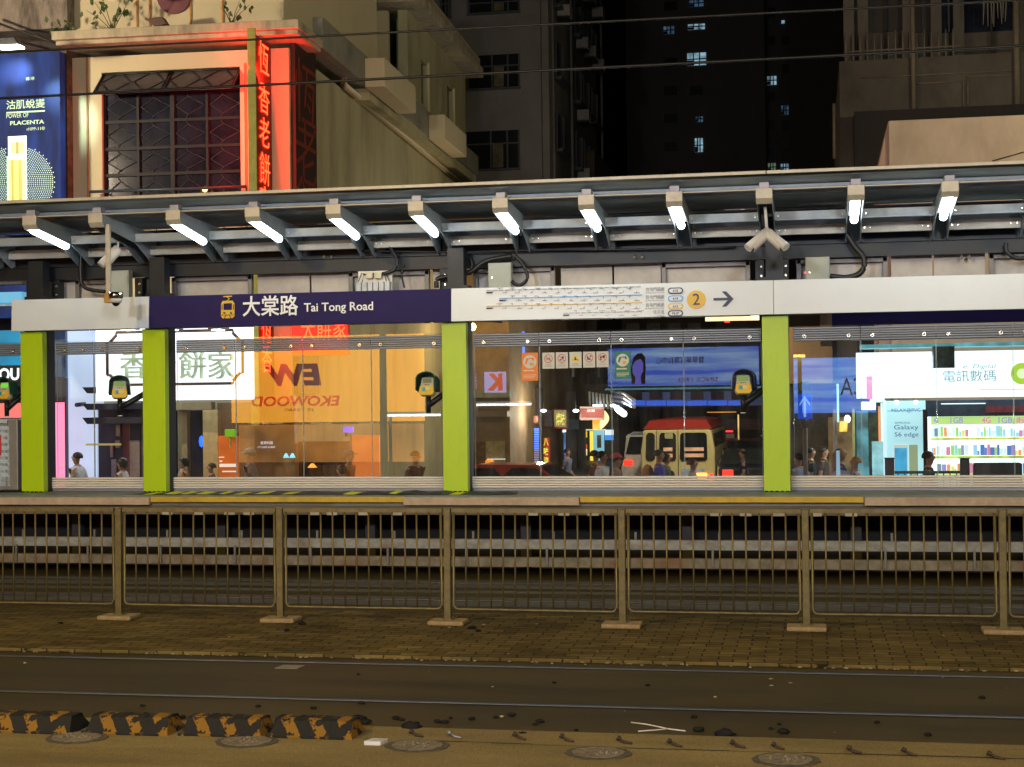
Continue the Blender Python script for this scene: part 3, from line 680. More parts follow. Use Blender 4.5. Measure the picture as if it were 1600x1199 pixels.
# cameras
camw = mat('camera_white', (.62, .60, .58), .35, .0, .04)
def cctv(px0, py0, px1, py1, Y, mount, lb):
    a, c = onY(px0, py0, Y), onY(px1, py1, Y-.12)
    t = thing('bullet_camera', a, lb, 'security camera', 'white bullet cameras under the canopy')
    d = (c-a).normalized(); b = MB(); b.tube([a-d*.02, a, a+d*.02, c], [.03, .055, .062, .062], 14); b.build('body', camw, t)
    b = MB(); b.tube([a+d*.0+Vector((0, -.03, .03)), c+d*.05+Vector((0, -.02, .02))], [.03, .052], 12); b.build('sun_hood', camw, t)
    b = MB(); b.tube([c-d*.01, c+d*.012], .05, 12); b.build('lens', dark_m, t)
    b = MB(); b.tube([a, Vector(mount)], .014, 8); b.build('bracket', camw, t)
cctv(1198, 364, 1173, 387, 17.35, (-.49, 17.33, 4.12), 'left of the pair of white bullet cameras under the unlit beam')
cctv(1199, 364, 1224, 386, 17.35, (-.485, 17.34, 4.12), 'right of the pair of white bullet cameras under the unlit beam')
cctv(184, 390, 163, 413, 17.65, (-8.33, 17.7, 4.0), 'white bullet camera tilted down behind the camera pole')
t = thing('dome_camera', (-8.18, 17.2, 3.3), 'white dome camera with brass box hanging on a pole before the blank board', 'security camera')
a = onY(168, 362, 17.2); c = onY(167, 458, 17.2)
b = MB(); b.box(a.x-.025, a.x+.025, 17.19, 17.24, c.z-.12, 4.16); b.build('pole', steel_l, t, .003)
b = MB(); b.box(c.x-.02, c.x+.06, 17.16, 17.27, c.z-.12, c.z-.0); b.build('bracket', mat('brass', (.5, .33, .12), .35, .7), t, .004)
q = onY(181, 464, 17.2)
b = MB(); b.tube([(q.x, 17.2, q.z+.055), (q.x, 17.2, q.z-.02)], [.085, .085], 18); b.build('collar', mat('chrome', (.7, .7, .7), .15, 1), t)
b = MB(); b.tube([(q.x, 17.2, q.z-.021), (q.x, 17.2, q.z-.05), (q.x, 17.2, q.z-.075)], [.078, .075, .055], 18); b.build('skirt', camw, t)
b = MB(); b.ball((q.x, 17.2, q.z-.065), .05, 14); b.build('dome', mat('dome_black', (.01, .01, .012), .08, spec=.6), t)

# card readers
rd_body = mat('reader_grey', (.42, .42, .30), .45); rd_yel = mat('reader_yellow', (.66, .42, .03), .4, var=.06)
def reader(px, py, Y, pcol, lb, turn, pilx, hood_col, scr):
    q = onY(px, py, Y)
    t = thing('card_reader', (q.x, Y, q.z), lb, 'card reader', 'card readers on arms beside the pillars', rz=turn)
    M = Matrix.Rotation(R(-14), 4, 'X')
    b = MB(); b.prism([(-.075, .10), (.075, .10), (.098, -.09), (.07, -.125), (-.07, -.125), (-.098, -.09)], 'y', -.02, .05, M=M); body = b.build('body', rd_body, t, .012, local=True)
    b = MB(); b.prism([(-.088, -.012), (.088, -.012), (.096, -.09), (.068, -.122), (-.068, -.122), (-.096, -.09)], 'y', -.034, -.021, M=M); b.build('front_plate', rd_yel, body, .006, local=True)
    b = MB(); b.box(-.055, .055, -.028, -.0205, .03, .085, M=M); b.build('screen', scr, body, .003, local=True)
    b = MB(); b.box(-.05, -.012, -.040, -.0345, -.075, -.028, M=M); b.build('blue_pad', mat('pad_blue', (.03, .28, .42), .4), body, local=True)
    b = MB(); b.box(-.010, .055, -.040, -.0345, -.07, -.03, M=M); b.build('card_pad', mat('pad_cream', (.60, .48, .16), .4), body, local=True)
    for k in (-1, 0, 1):
        b = MB(); b.tube([M @ Vector((k*.022, -.02, .008)), M @ Vector((k*.022, -.026, .008))], .006, 8); b.build('button', dark_m, body, local=True)
    # hood: open-fronted shell
    b = MB(); n_ = 12; out, inn = [], []
    for k in range(n_+1):
        a = math.pi*k/n_; out.append((.125*math.cos(a), .07+.085*math.sin(a))); inn.append((.113*math.cos(a), .07+.073*math.sin(a)))
    out = [(.135, -.06)]+out+[(-.135, -.06)]; inn = [(.123, -.06)]+inn+[(-.123, -.06)]
    pr = [(u, v) for u, v in out]+[(u, v) for u, v in inn[::-1]]
    k = len(out); vs = []; 
    for yy, zz in ((-.10, 0), (.08, 0)): vs += [(u, yy+(.05 if v < 0 and yy < 0 else 0), v) for u, v in out]+[(u, yy+(.05 if v < 0 and yy < 0 else 0), v) for u, v in inn]
    fs = []
    for i_ in range(k-1):
        fs += [(i_, i_+1, k+i_+1, k+i_), (2*k+i_, 2*k+i_+1, 3*k+i_+1, 3*k+i_), (i_, i_+1, 2*k+i_+1, 2*k+i_), (k+i_, k+i_+1, 3*k+i_+1, 3*k+i_)]
    b.add([M @ Vector(v) for v in vs], fs); b.prism([(u, v) for u, v in out], 'y', .078, .084, M=M)
    b.build('hood', mat(*hood_col), t, .004, local=True)
    b = MB(); b.tube([(0, .03, -.13), (0, .03, -.33)], [.032, .028], 12); st = b.build('stem', darkcol, t, local=True)
    b = MB(); b.tube([(0, .03, -.332), (0, .03, -.342)], .03, 12); b.build('end_ring', camw, st, local=True)
    sx = pilx-q.x-.18
    inv = Matrix.Rotation(-turn, 4, 'Z')
    p0 = Vector((0, .03, -.24)); p1 = inv @ Vector((sx+.1, 18.27-Y, -.02)); 
    d = (p1-p0); b = MB(); b.tube([p0, p0+d*.3, p1], .036, 8); b.build('arm', darkcol, t, local=True)
scr_g = emit('lcd_green', (.16, .30, .06, 1), .55); scr_d = mat('lcd_off', (.16, .19, .12), .3)
reader(8, 610, 18.12, 0, 'card reader with green screen at the left edge of the photo', R(-10), -9.8, ('hood_green', (.012, .06, .045), .35), emit('lcd_bright', (.15, .62, .05, 1), .9))
reader(187, 608, 18.12, 0, 'card reader under a green hood in the narrow left bay', R(22), -8.1, ('hood_green', (.012, .06, .045), .35), scr_g)
reader(668, 603, 18.12, 0, 'card reader under a dark green hood beside the central lime pillar', R(-6), -4.2, ('hood_green', (.012, .06, .045), .35), scr_d)
reader(1161, 600, 18.12, 0, 'card reader under a navy hood beside the right lime pillar', R(8), -.42, ('hood_navy', (.012, .03, .07), .35), scr_g)

# notices on the glass
nw = mat('notice_white', (.58, .58, .53), .5, var=.02); nred = mat('notice_red', (.60, .03, .02), .5, var=.02); nbk = mat('notice_black', (.03, .03, .03), .5, var=.02)
nor = mat('notice_orange', (.78, .22, .03), .5, var=.02); ngr = mat('notice_green', (.012, .19, .115), .5, var=.02); nye = mat('notice_yellow', (.78, .58, .03), .5, var=.02)
NY = GY-.012
def disc(b, x, z, r, y0, y1, n=24, mi=0): b.prism([(x+r*math.cos(2*math.pi*k/n), z+r*math.sin(2*math.pi*k/n)) for k in range(n)], 'y', y0, y1, mi)
def ring(b, x, z, r0, r1, y, n=24):
    vs = [(x+r*math.cos(2*math.pi*k/n), y, z+r*math.sin(2*math.pi*k/n)) for r in (r0, r1) for k in range(n)]
    b.add(vs, [(k, (k+1) % n, n+(k+1) % n, n+k) for k in range(n)])
def notice(px0, py0, px1, py1, col, lb, kind):
    a, c = onY(px0, py1, NY), onY(px1, py0, NY); x0, x1, z0, z1 = a.x, c.x, a.z, c.z; w_, h_ = x1-x0, z1-z0; xc_ = (x0+x1)/2
    t = thing('notice', (xc_, NY, z0), lb, 'notice', 'notices stuck on the middle glass screen')
    b = MB(); b.box(x0, x1, NY-.004, NY+.004, z0, z1); b.build('sheet', col, t, .008)
    y = NY-.006
    if kind in ('o', 'g'):
        r = w_*.40; zc = z1-r-.03
        b = MB(); disc(b, xc_, zc, r, y-.001, y+.001, 32); b.build('round_picture', nw, t)
        b = MB(); b.prism([(xc_-r*.75, zc-r*.3), (xc_-r*.55, zc+r*.5), (xc_+r*.6, zc+r*.62), (xc_+r*.7, zc+r*.1), (xc_+r*.4, zc+r*.2), (xc_+r*.3, zc+r*.4), (xc_-r*.2, zc+r*.4), (xc_-r*.5, zc-r*.4)], 'y', y-.003, y-.0015)
        b.build('hand_shape', nor if kind == 'o' else ngr, t)
        b = MB(); b.box(xc_+r*.0, xc_+r*.62, y-.005, y-.0035, zc-r*.62, zc-r*.15); b.build('card_shape', mat('notice_gold', (.72, .38, .03), .5), t)
        ls = mat('notice_ink_pale', (.75, .62, .45) if kind == 'o' else (.5, .65, .55), .5)
        b = MB()
        z = zc-r-.035
        for k, wd in enumerate((.62, 0, .75, .7, .55, 0, .66, .78, .7)):
            if wd:
                xx = x0+w_*.12; 
                while xx < x0+w_*(.12+wd): ln = random.uniform(.008, .02); b.box(xx, min(xx+ln, x1-.01), y-.001, y+.001, z, z+(.016 if k == 0 else .007)); xx += ln+.005
            z -= .030 if k == 0 else .017
            if z < z0+.015: break
        b.build('small_print', ls, t)
    else:
        r = w_*.34; zc = z1-r-.022
        if kind == 'w':
            b = MB(); b.prism([(xc_-r*1.05, zc-r*.75), (xc_+r*1.05, zc-r*.75), (xc_, zc+r*.95)], 'y', y-.001, y+.001); b.build('warning_triangle', nye, t, .004)
            b = MB(); b.prism([(xc_-.02, zc-r*.5), (xc_+.03, zc-r*.5), (xc_+.03, zc-r*.4), (xc_+.008, zc-r*.3), (xc_+.012, zc+r*.1), (xc_-.008, zc+r*.3), (xc_-.012, zc-r*.2)], 'y', y-.003, y-.0015); b.build('pictogram', nbk, t)
        else:
            b = MB()
            if kind == 's': b.box(xc_-r*.6, xc_+r*.5, y-.001, y, zc-r*.15, zc+r*.02); b.box(xc_+r*.15, xc_+r*.25, y-.001, y, zc+r*.02, zc+r*.5)
            elif kind == 'e': b.box(xc_+r*.0, xc_+r*.45, y-.001, y, zc-r*.1, zc+r*.5); b.box(xc_-r*.5, xc_-r*.05, y-.001, y, zc-r*.5, zc-r*.2)
            elif kind == 'l': disc(b, xc_+r*.4, zc+r*.35, r*.2, y-.001, y); disc(b, xc_-r*.35, zc+r*.05, r*.2, y-.001, y); b.box(xc_-r*.4, xc_+r*.3, y-.001, y, zc-r*.5, zc-r*.15)
            else: disc(b, xc_-r*.4, zc, r*.24, y-.001, y); b.box(xc_+r*.0, xc_+r*.6, y-.001, y, zc-r*.1, zc+r*.5); b.box(xc_-r*.6, xc_-r*.2, y-.001, y, zc-r*.6, zc-r*.3)
            b.build('pictogram', nbk, t)
            b = MB(); ring(b, xc_, zc, r*.86, r, y-.0025)
            s_ = .707*r*.93; e_ = .05*r
            b.add([(xc_-s_-e_, y-.0025, zc+s_-e_), (xc_-s_+e_, y-.0025, zc+s_+e_), (xc_+s_+e_, y-.0025, zc-s_+e_), (xc_+s_-e_, y-.0025, zc-s_-e_)], [(0, 1, 2, 3)])
            b.build('prohibition_ring', nred, t)
        b = MB(); xx = xc_-w_*.22
        for k in range(5): b.box(xx+k*w_*.09, xx+k*w_*.09+w_*.06, y-.001, y+.001, z0+h_*.27, z0+h_*.31)
        for q in (.14, .19): b.box(xc_-w_*.32, xc_+w_*.32, y-.001, y+.001, z0+h_*q, z0+h_*(q+.015))
        b.build('small_print', mat('ink_grey', (.3, .3, .29), .6), t)
notice(815.5, 551, 840.5, 595.5, nor, 'tall orange card notice at the left of the notice row', 'o')
for i, (px, k, lb) in enumerate(((847.5, 's', 'white no smoking notice, right of the orange one'), (868.5, 'e', 'white no eating or drinking notice with a dark cup'), (889.8, 'w', 'white notice with a yellow warning triangle'),
                        (911, 'l', 'white prohibition notice right of the yellow triangle'), (932, 'h', 'white prohibition notice at the right end of the five, beside the green one'))):
    notice(px, 551-i*.5, px+19, 576.7-i*.6, nw, lb, k)
notice(961, 549, 985, 592, ngr, 'tall green card notice at the right of the notice row', 'g')

# grey cabinet at the left edge
t = thing('ticket_cabinet', (-10.35, 18.2, PZ), 'grey steel ticket cabinet cut by the left edge of the photo', 'cabinet')
q0, q1, zt = onY(-60, 700, 18.1).x, onY(27.5, 700, 18.1).x, onY(14, 656, 18.1).z
cg = mat('cabinet_grey', (.26, .25, .24), .4, .4, .1, 6)
b = MB(); b.box(q0, q1, 18.1, 18.6, PZ+.03, zt); b.build('housing', cg, t, .01)
b = MB(); b.box(q1-.16, q1-.13, 18.08, 18.1, PZ+.05, zt-.02); b.build('trim', cg, t, .004)
b = MB(); b.box(q0, onY(15.5, 700, 18.1).x, 18.085, 18.099, PZ+.08, zt-.08); pn = b.build('front_panel', mat('ticket_panel', (.32, .38, .42), .4, var=.5, scale=18), t)
for k in range(9):
    b = MB(); zz = PZ+.2+k*.085; b.box(q0+.1, onY(13, 700, 18.1).x, 18.078, 18.085, zz, zz+.05); b.build('fare_button', mat('fare_pale', (.42, .50, .56), .3, var=.3, scale=40), pn, .004)
b = MB(); b.box(q0+.1, onY(2.5, 700, 18.08).x, 18.07, 18.084, onY(2, 712, 18.08).z, onY(2, 680, 18.08).z); b.build('red_panel', mat('red_panel', (.55, .02, .03), .4), pn, .01)

# overhead wires
def wire(px0, py0, px1, py1, Y, r, lb):
    a, c = onY(px0, py0, Y), onY(px1, py1, Y); d = c-a; a2 = a-d*.3; c2 = c+d*.3; b = MB(); b.tube([a2, a, c, c2], r, 6)
    return tag(b.build('overhead_wire', mat('wire_black', (.018, .016, .014), .5, .3)), lb, 'overhead wire', 'tram wires across the picture')
wire(0, 82.5, 1600, 0, 15.6, .012, 'upper black tram wire crossing above the neon sign')
wire(0, 154, 1600, 72, 15.86, .015, 'lower black tram wire crossing the dark window')

# ================================================================== city behind the shelter
cream = mat('cream_render_dimmed', (.40, .37, .22), .8, var=.12, scale=1.0, bump=.1, dirt=(.15, .14, .09, 1), dirt_amt=.6, dirt_scale=.6, stretch=(1, 1, .35), spec=.15)  # side walls: the front's cream, darkened in colour to look less lit
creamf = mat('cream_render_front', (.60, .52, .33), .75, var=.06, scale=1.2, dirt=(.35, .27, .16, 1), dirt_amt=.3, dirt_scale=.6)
cornice_m = mat('stained_cornice', (.42, .36, .24), .8, var=.2, scale=3, dirt=(.07, .06, .05, 1), dirt_amt=.75, dirt_scale=1.6, stretch=(1.2, 1, .35))
parapet_m = mat('grey_parapet', (.24, .23, .18), .85, var=.2, scale=2, dirt=(.05, .05, .04, 1), dirt_amt=.7, dirt_scale=1)
dglass = mat('dark_window_glass', (.012, .016, .028), .12, .0, .6, 1.5, spec=.6)
dframe = mat('dark_window_frame', (.03, .032, .035), .4, .3)
red_e = emit('neon_red', (1.0, .032, .008, 1), 9)
red_core = emit('neon_red_core', (1.0, .30, .05, 1), 9)

A = Fr(onY(452, 200, 34).x, 34.0, R(2.4))
tA = thing('cake_shop_building', (A.x, A.y, 0), 'cream corner building with dark lattice window, stained cornice and stepped balcony slabs', 'building', rz=A.ang)
def P2(px, py, y=0): q = A.Y(px, py, y); return q.x, q.z
xl = P2(105, 200)[0]; zroof = P2(450, 75)[1]           # underside of the cornice
L = A.X(726, 260, 0).y
ztop = A.Y(640, 15, A.X(637, 100, 0).y).z
# window opening
wx0, wz0 = P2(162, 302); wx1, wz1 = P2(376, 105)
b = MB()
b.box(xl, wx0, 0, .3, -.85, zroof); b.box(wx1, 0, 0, .3, -.85, zroof); b.box(wx0, wx1, 0, .3, wz1, zroof); b.box(wx0, wx1, 0, .3, -.85, wz0-.4)
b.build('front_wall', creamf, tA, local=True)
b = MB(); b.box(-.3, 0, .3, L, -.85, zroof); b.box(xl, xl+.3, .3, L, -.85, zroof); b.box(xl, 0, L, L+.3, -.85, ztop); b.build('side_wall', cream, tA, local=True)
# pilaster lines on the front
b = MB()
xq = P2(137, 200)[0]; b.box(xq-.02, xq+.02, -.03, -.001, 2.0, zroof); b.build('orange_seam', mat('orange_paint', (.45, .20, .06), .7), tA, local=True)
b = MB(); b.box(wx0-.10, wx0-.001, -.06, -.001, wz0-.4, wz1+.08); b.box(wx1+.001, wx1+.10, -.06, -.001, wz0-.4, wz1+.08); b.box(wx0, wx1, -.06, -.001, wz1+.001, wz1+.08); b.build('window_surround', creamf, tA, local=True)
# lattice window
win = MB(); win.box(wx0, wx1, .10, .13, wz0-.4, wz1); pw = win.build('window', dglass, tA, local=True)
b = MB(); W_ = wx1-wx0; H_ = wz1-wz0
nr = 5
for k in range(5): x_ = wx0+W_*k/4; t_ = .05 if k in (0, 2, 4) else .03; b.box(max(wx0, x_-t_), min(wx1, x_+t_), .03, .099, wz0-.4, wz1)
rowz = [wz0-.4]+[P2(200, y)[1] for y in (273, 232, 190, 145, 108)]
for z_ in rowz[1:5]: b.box(wx0, wx1, .035, .095, z_-.035, z_+.035)
b.build('window_frame', mat('lattice_frame', (.014, .015, .017), .5, spec=.2), pw, local=True)
b = MB(); tb = .014
for c in range(4):
    for r_ in range(4):
        xa_, xb_ = wx0+W_*c/4, wx0+W_*(c+1)/4; za, zb_ = rowz[r_], rowz[r_+1]; xm, zm = (xa_+xb_)/2, (za+zb_)/2; dx = (xb_-xa_); dz = (zb_-za)
        hexa = [(xa_+dx*.08, zm), (xm-dx*.05, zm+dz*.32), (xb_-dx*.08, zm), (xm-dx*.05, zm-dz*.32)]
        for i_ in range(4): p, q = hexa[i_], hexa[(i_+1) % 4]; b.tube([(p[0], .085, p[1]), (q[0], .085, q[1])], tb, 5, cap=False)
        for (p, q) in ((hexa[1], (xm-dx*.15, zb_)), (hexa[3], (xm-dx*.15, za))): b.tube([(p[0], .085, p[1]), (q[0], .085, q[1])], tb, 5, cap=False)
b.build('lattice', mat('lattice_grey', (.030, .034, .04), .5, .3), pw, local=True)
# tilted top sashes, open outwards
for k in range(2):
    xa_, xb_ = wx0+W_*k/2+.03, wx0+W_*(k+1)/2-.03; zt_, zb_ = wz1-.04, P2(200, 143, -.55)[1]; yo = -.55
    b = MB(); b.add([(xa_, .02, zt_), (xb_, .02, zt_), (xb_, yo, zb_), (xa_, yo, zb_), (xa_, .05, zt_-.03), (xb_, .05, zt_-.03), (xb_, yo+.03, zb_-.03), (xa_, yo+.03, zb_-.03)], [(0, 1, 2, 3), (7, 6, 5, 4), (0, 4, 5, 1), (1, 5, 6, 2), (2, 6, 7, 3), (3, 7, 4, 0)])
    sh = b.build('open_sash', mat('sash_glass', (.09, .085, .085), .25, .1, .3, 2), tA, local=True)
    b = MB()
    def sp(u, v): return (xa_+(xb_-xa_)*u, .02+(yo-.02)*v-.012, zt_+(zb_-zt_)*v+.012)
    for u in (0, 1): b.tube([sp(u, 0), sp(u, 1)], .028, 6)
    for v in (0, 1): b.tube([sp(0, v), sp(1, v)], .028, 6)
    for c in range(2):
        hx = [(c*.5+.02, .5), (c*.5+.2, .05), (c*.5+.3, .05), (c*.5+.48, .5), (c*.5+.3, .95), (c*.5+.2, .95)]
        for i_ in range(6): b.tube([sp(*hx[i_]), sp(*hx[(i_+1) % 6])], .013, 5, cap=False)
        b.tube([sp(c*.5+.48, .5), sp(c*.5+.52, .5)], .013, 5, cap=False)
    b.build('sash_frame', dframe, sh, local=True)
# rail in front of the window
b = MB(); xr0, zr = P2(140, 300, -.35); xr1, _ = P2(385, 297, -.35); b.tube([(xr0, -.35, zr), (xr1, -.35, zr)], .035, 8)
for k in range(8): xx = xr0+(xr1-xr0)*k/7; b.tube([(xx, -.35, zr-1.0), (xx, -.35, zr)], .018, 6)
b.build('window_rail', mat('rail_blue_grey', (.06, .08, .10), .4, .4), tA, local=True)
b = MB(); b.ball((P2(320, 296, -.1)[0], -.1, P2(320, 296, -.1)[1]), .07, 8); b.build('interior_lamp', emit('lamp_yellow', (1, .75, .2, 1), 3), tA, local=True)
# cornice and stepped balcony slabs
yc = -.85
cz0, cz1 = A.Y(300, 52, yc).z, A.Y(300, 38, yc).z
xcl, a1 = A.Y(80, 45, yc).x, A.Y(466, 36, yc).x
b = MB(); b.box(xcl, a1, yc, 1.2, cz0, cz1); b.box(xcl+.05, a1-.05, yc+.12, 1.2, cz0-.10, cz0-.001)
b.build('cornice', cornice_m, tA, .015, local=True)
y1 = A.X(570, 120, a1).y; 
b = MB(); b.box(-.001, a1-.25, 1.201, L, cz0, cz1); b.box(a1-.25, a1, 1.201, L+.2, cz0, cz1+.55); b.build('side_parapet', parapet_m, tA, .01, local=True)
a2 = A.Y(601, 130, y1).x; y2 = A.X(650, 170, a2).y; y3 = A.X(670, 210, a1).y; a3 = A.Y(695, 210, y3).x; y4 = A.X(729, 240, a3).y
for (ya, yb_, xx) in ((y1, y2, a2), (y3, y4, a3)):
    b = MB(); b.box(a1+.002, xx, ya, yb_, cz0-.12, cz1+.45); b.build('balcony_slab', creamf, tA, .02, local=True)
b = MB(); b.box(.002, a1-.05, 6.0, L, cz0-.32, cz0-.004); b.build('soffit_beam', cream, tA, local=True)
# drain pipe running down along the side wall
g0, g1 = A.X(538, 134, .12), A.X(727, 292, .12)
b = MB(); b.tube([(.12, g0.y, g0.z+.9), (.12, g0.y, g0.z), (.12, g1.y, g1.z)], .09, 10); b.build('drain_pipe', creamf, tA, local=True)
# upper block
yu = A.X(637, 100, 0).y; zu0 = cz1
b = MB(); xu = A.Y(520, 60, yu).x; xr_ = A.Y(606, 60, yu).x
b.box(xu-6, xr_, yu, yu+.3, zu0, ztop); b.box(xr_, -.25, yu+1.2, yu+1.5, zu0, ztop); b.build('upper_front_wall', creamf, tA, local=True)
wy = [(A.X(658, 130, 0).y, A.X(668, 130, 0).y, A.X(663, 98, 0).z, A.X(663, 165, 0).z), (A.X(699, 170, 0).y, A.X(708, 170, 0).y, A.X(703, 138, 0).z, A.X(703, 200, 0).z)]
b = MB(); b.box(-.3, 0, yu, wy[0][0], zu0, ztop); b.box(-.3, 0, wy[0][1], wy[1][0], zu0, ztop); b.box(-.3, 0, wy[1][1], L, zu0, ztop)
for ya, yb_, zt_, zb_ in wy: b.box(-.3, 0, ya, yb_, zu0, zb_); b.box(-.3, 0, ya, yb_, zt_, ztop)
b.build('upper_side_wall', cream, tA, local=True)
for ya, yb_, zt_, zb_ in wy:
    b = MB(); b.box(-.2, -.15, ya+.001, yb_-.001, zb_+.001, zt_-.001); pw2 = b.build('window', dglass, tA, local=True)
    b = MB(); b.box(-.14, .06, yb_+.001, yb_+.12, zb_-.1, zt_+.1); b.build('window_frame', creamf, pw2, local=True)
e0 = A.Y(656, 14, yu-1.0).x
b = MB(); b.box(xu-1.2, e0, yu-1.0, L+.8, ztop, ztop+.35); b.box(xu-1.2, e0-.1, yu-.9, L+.7, ztop+.351, ztop+.7); b.build('eave', cornice_m, tA, .02, local=True)
# storey above the front cornice
xs1 = A.Y(443, 20, .5).x; 
b = MB(); b.box(A.Y(100, 20, .5).x, xs1, .5, .8, cz1, cz1+4); b.box(xs1-.3, xs1, .8, yu-3, cz1, cz1+4); b.build('setback_wall', creamf, tA, local=True)
for px in (214, 234, 298, 348):
    q = A.Y(px, 18, .47); b = MB(); b.box(q.x-.02, q.x+.02, .46, .499, cz1, cz1+3.5); b.build('orange_seam', MATS['orange_paint'], tA, local=True)
q = A.Y(272, -6, .44); b = MB(); b.tube([(q.x, .499, q.z), (q.x, .42, q.z)], [.42, .42], 28); b.build('round_emblem', mat('maroon', (.16, .05, .06), .6), tA, local=True)
# flood lamp on the cornice
q = A.Y(248, 32, -.5); b = MB(); b.prism([(q.x-.28, q.z+.02), (q.x+.12, q.z+.06), (q.x+.24, q.z-.12), (q.x-.05, q.z-.17)], 'y', -.62, -.38)
fl_ = b.build('flood_lamp', mat('flood_brown', (.10, .05, .035), .5), tA, .02, local=True)
b = MB(); b.box(q.x-.02, q.x+.02, -.52, -.48, cz1+.001, q.z-.12); b.build('bracket', dframe, fl_, local=True)
# weeds growing on the cornice: things of their own
leaf = mat('weed_leaf', (.05, .085, .02), .6, var=.4)
def weed(px, py, sc, lb, n_=26, tall=.8):
    q = A.Y(px, py, -.55); base = A.m @ Vector((q.x, -.55, cz1)); t = thing('weed', base, lb, 'plant', 'weeds rooted on the cornice')
    rnd = random.Random(px); b = MB(); tips = []
    for k in range(6):
        d = Vector((rnd.uniform(-1, 1)*sc, rnd.uniform(-.3, .3)*sc, rnd.uniform(.4, 1)*sc*tall*1.4)); b.tube([base, base+d*.5+Vector((0, 0, .05)), base+d], [.012, .008, .004], 5); tips.append(d)
    b.build('stem', mat('weed_stem', (.07, .07, .03), .7), t)
    b = MB()
    for k in range(n_):
        d = tips[k % 6]; c = base+d*rnd.uniform(.3, 1.05)+Vector((rnd.gauss(0, .09), rnd.gauss(0, .08), rnd.gauss(0, .07))); r = rnd.uniform(.05, .10)
        q1 = Quaternion((rnd.uniform(-1, 1), rnd.uniform(-1, 1), rnd.uniform(-1, 1)), rnd.uniform(-1.2, 1.2)); q1.normalize()
        b.add([c+q1 @ Vector(v) for v in ((0, 0, -r), (r*.6, .01, -r*.1), (r*.35, 0, r*.6), (0, 0, r), (-r*.35, 0, r*.6), (-r*.6, .01, -r*.1))], [(0, 1, 2, 3, 4, 5)])
    b.build('foliage', leaf, t)
weed(176, 36, .75, 'leafy green weed left of the flood lamp on the cornice', 34, 1.0); weed(362, 28, .45, 'drooping weed right of the flood lamp on the cornice', 16, .9); weed(318 if False else 98, 38, .35, 'small dark weed at the left end of the cornice', 18, .6)

# neon sign box, standing out from the front wall
nxa = P2(386, 200)[0]; nxb = A.Y(399, 200, -1.25).x
sx0 = A.Y(386, 60, -1.25).x; sx1 = A.Y(399, 60, -1.25).x; sz1 = A.Y(392, 44, -1.25).z
tN = thing('neon_sign', (A.x, A.y, 0), 'tall projecting sign box with glowing red neon characters on its side', 'sign', rz=A.ang)
b = MB(); b.box(sx0, sx1, -1.25, -1.20, 1.5, sz1); b.build('front_edge', mat('sign_olive', (.30, .29, .06), .6), tN, .01, local=True)
maroon = mat('sign_dark_red', (.16, .012, .008), .6, var=.2)
b = MB(); b.box(sx0+.05, sx1-.03, -1.199, -.02, 1.5, sz1-.12); b.build('sign_box', maroon, tN, local=True)
def schar(ch, cz, h, x, side, par=tN, y0=-1.0, wy_=.95, m=red_e, nm='neon_character'):
    # character on a plane x = const; side +1 faces +x
    o = text(ch, nm, m, par, (0, 0, 0), height=h, width=wy_, facing='+x' if side > 0 else '+x', bold=-.006, local=True, smooth_res=2)
    for v in o.data.vertices:
        y_ = v.co.y; v.co = Vector((x+side*(.02+v.co.x), (y0+y_) if side > 0 else (y0+wy_-y_), cz-h/2+v.co.z))
    return o
cyp = [(90, 60), (152, 52), (205, 52), (262, 50), (310, 50), (372, 50)]
chars = '恆香老餅家'
for k, ch in enumerate(chars):
    cy_ = (91, 152, 206, 263, 315)[k]
    z_ = A.X(412, cy_, sx1).z; h = .72 if k != 2 else .66
    for side, x_ in ((1, sx1-.03), (-1, sx0+.05)):
        schar(ch, z_, h, x_, side, wy_=.72, y0=-.98)
for k, ch in enumerate('恆香'):
    z_ = A.X(412, (515, 560)[k], sx1).z; schar(ch, z_, .62, sx1-.03, 1, wy_=.72, y0=-.98)
# second unlit sign board on the side wall
ys0, ys1 = .12, A.X(487, 200, .0).y
b_t = thing('unlit_character_board', (A.x, A.y, 0), 'dark brown board with dull red characters on the cream side wall', 'sign', rz=A.ang)
b = MB(); b.box(.005, .12, ys0, ys1, 2.2, A.X(470, 66, .1).z); b.build('board', mat('board_brown', (.028, .014, .009), .6, var=.2), b_t, local=True)
dullred = mat('dull_red_letter', (.20, .03, .012), .5)
for k, cy_ in enumerate((140, 232, 322)):
    schar(chars[k+1 if k else 0], A.X(467, cy_, .12).z, 1.5, .10, 1, par=b_t, y0=(ys0+ys1)/2-.9, wy_=1.8, m=dullred, nm='raised_character')
# red horizontal sign below the fascia
x0, z0 = P2(456, 556, -.9); x1, z1 = P2(543, 498, -.9)
tR = thing('red_shop_sign', (A.x, A.y, 0), 'red lit shop sign with glowing white red characters, seen just under the navy board', 'sign', rz=A.ang)
b = MB(); b.box(x0, x1, -.9, -.7, z0, z1); b.build('panel', mat('sign_red', (.55, .05, .03), .5), tR, .01, local=True)
text('大餅家', 'neon_character', red_e, tR, (x0+.22, -.905, P2(470, 533, -.9)[1]), height=.50, width=(x1-x0)*.82, local=True)
for ch in (tR.children):
    pass
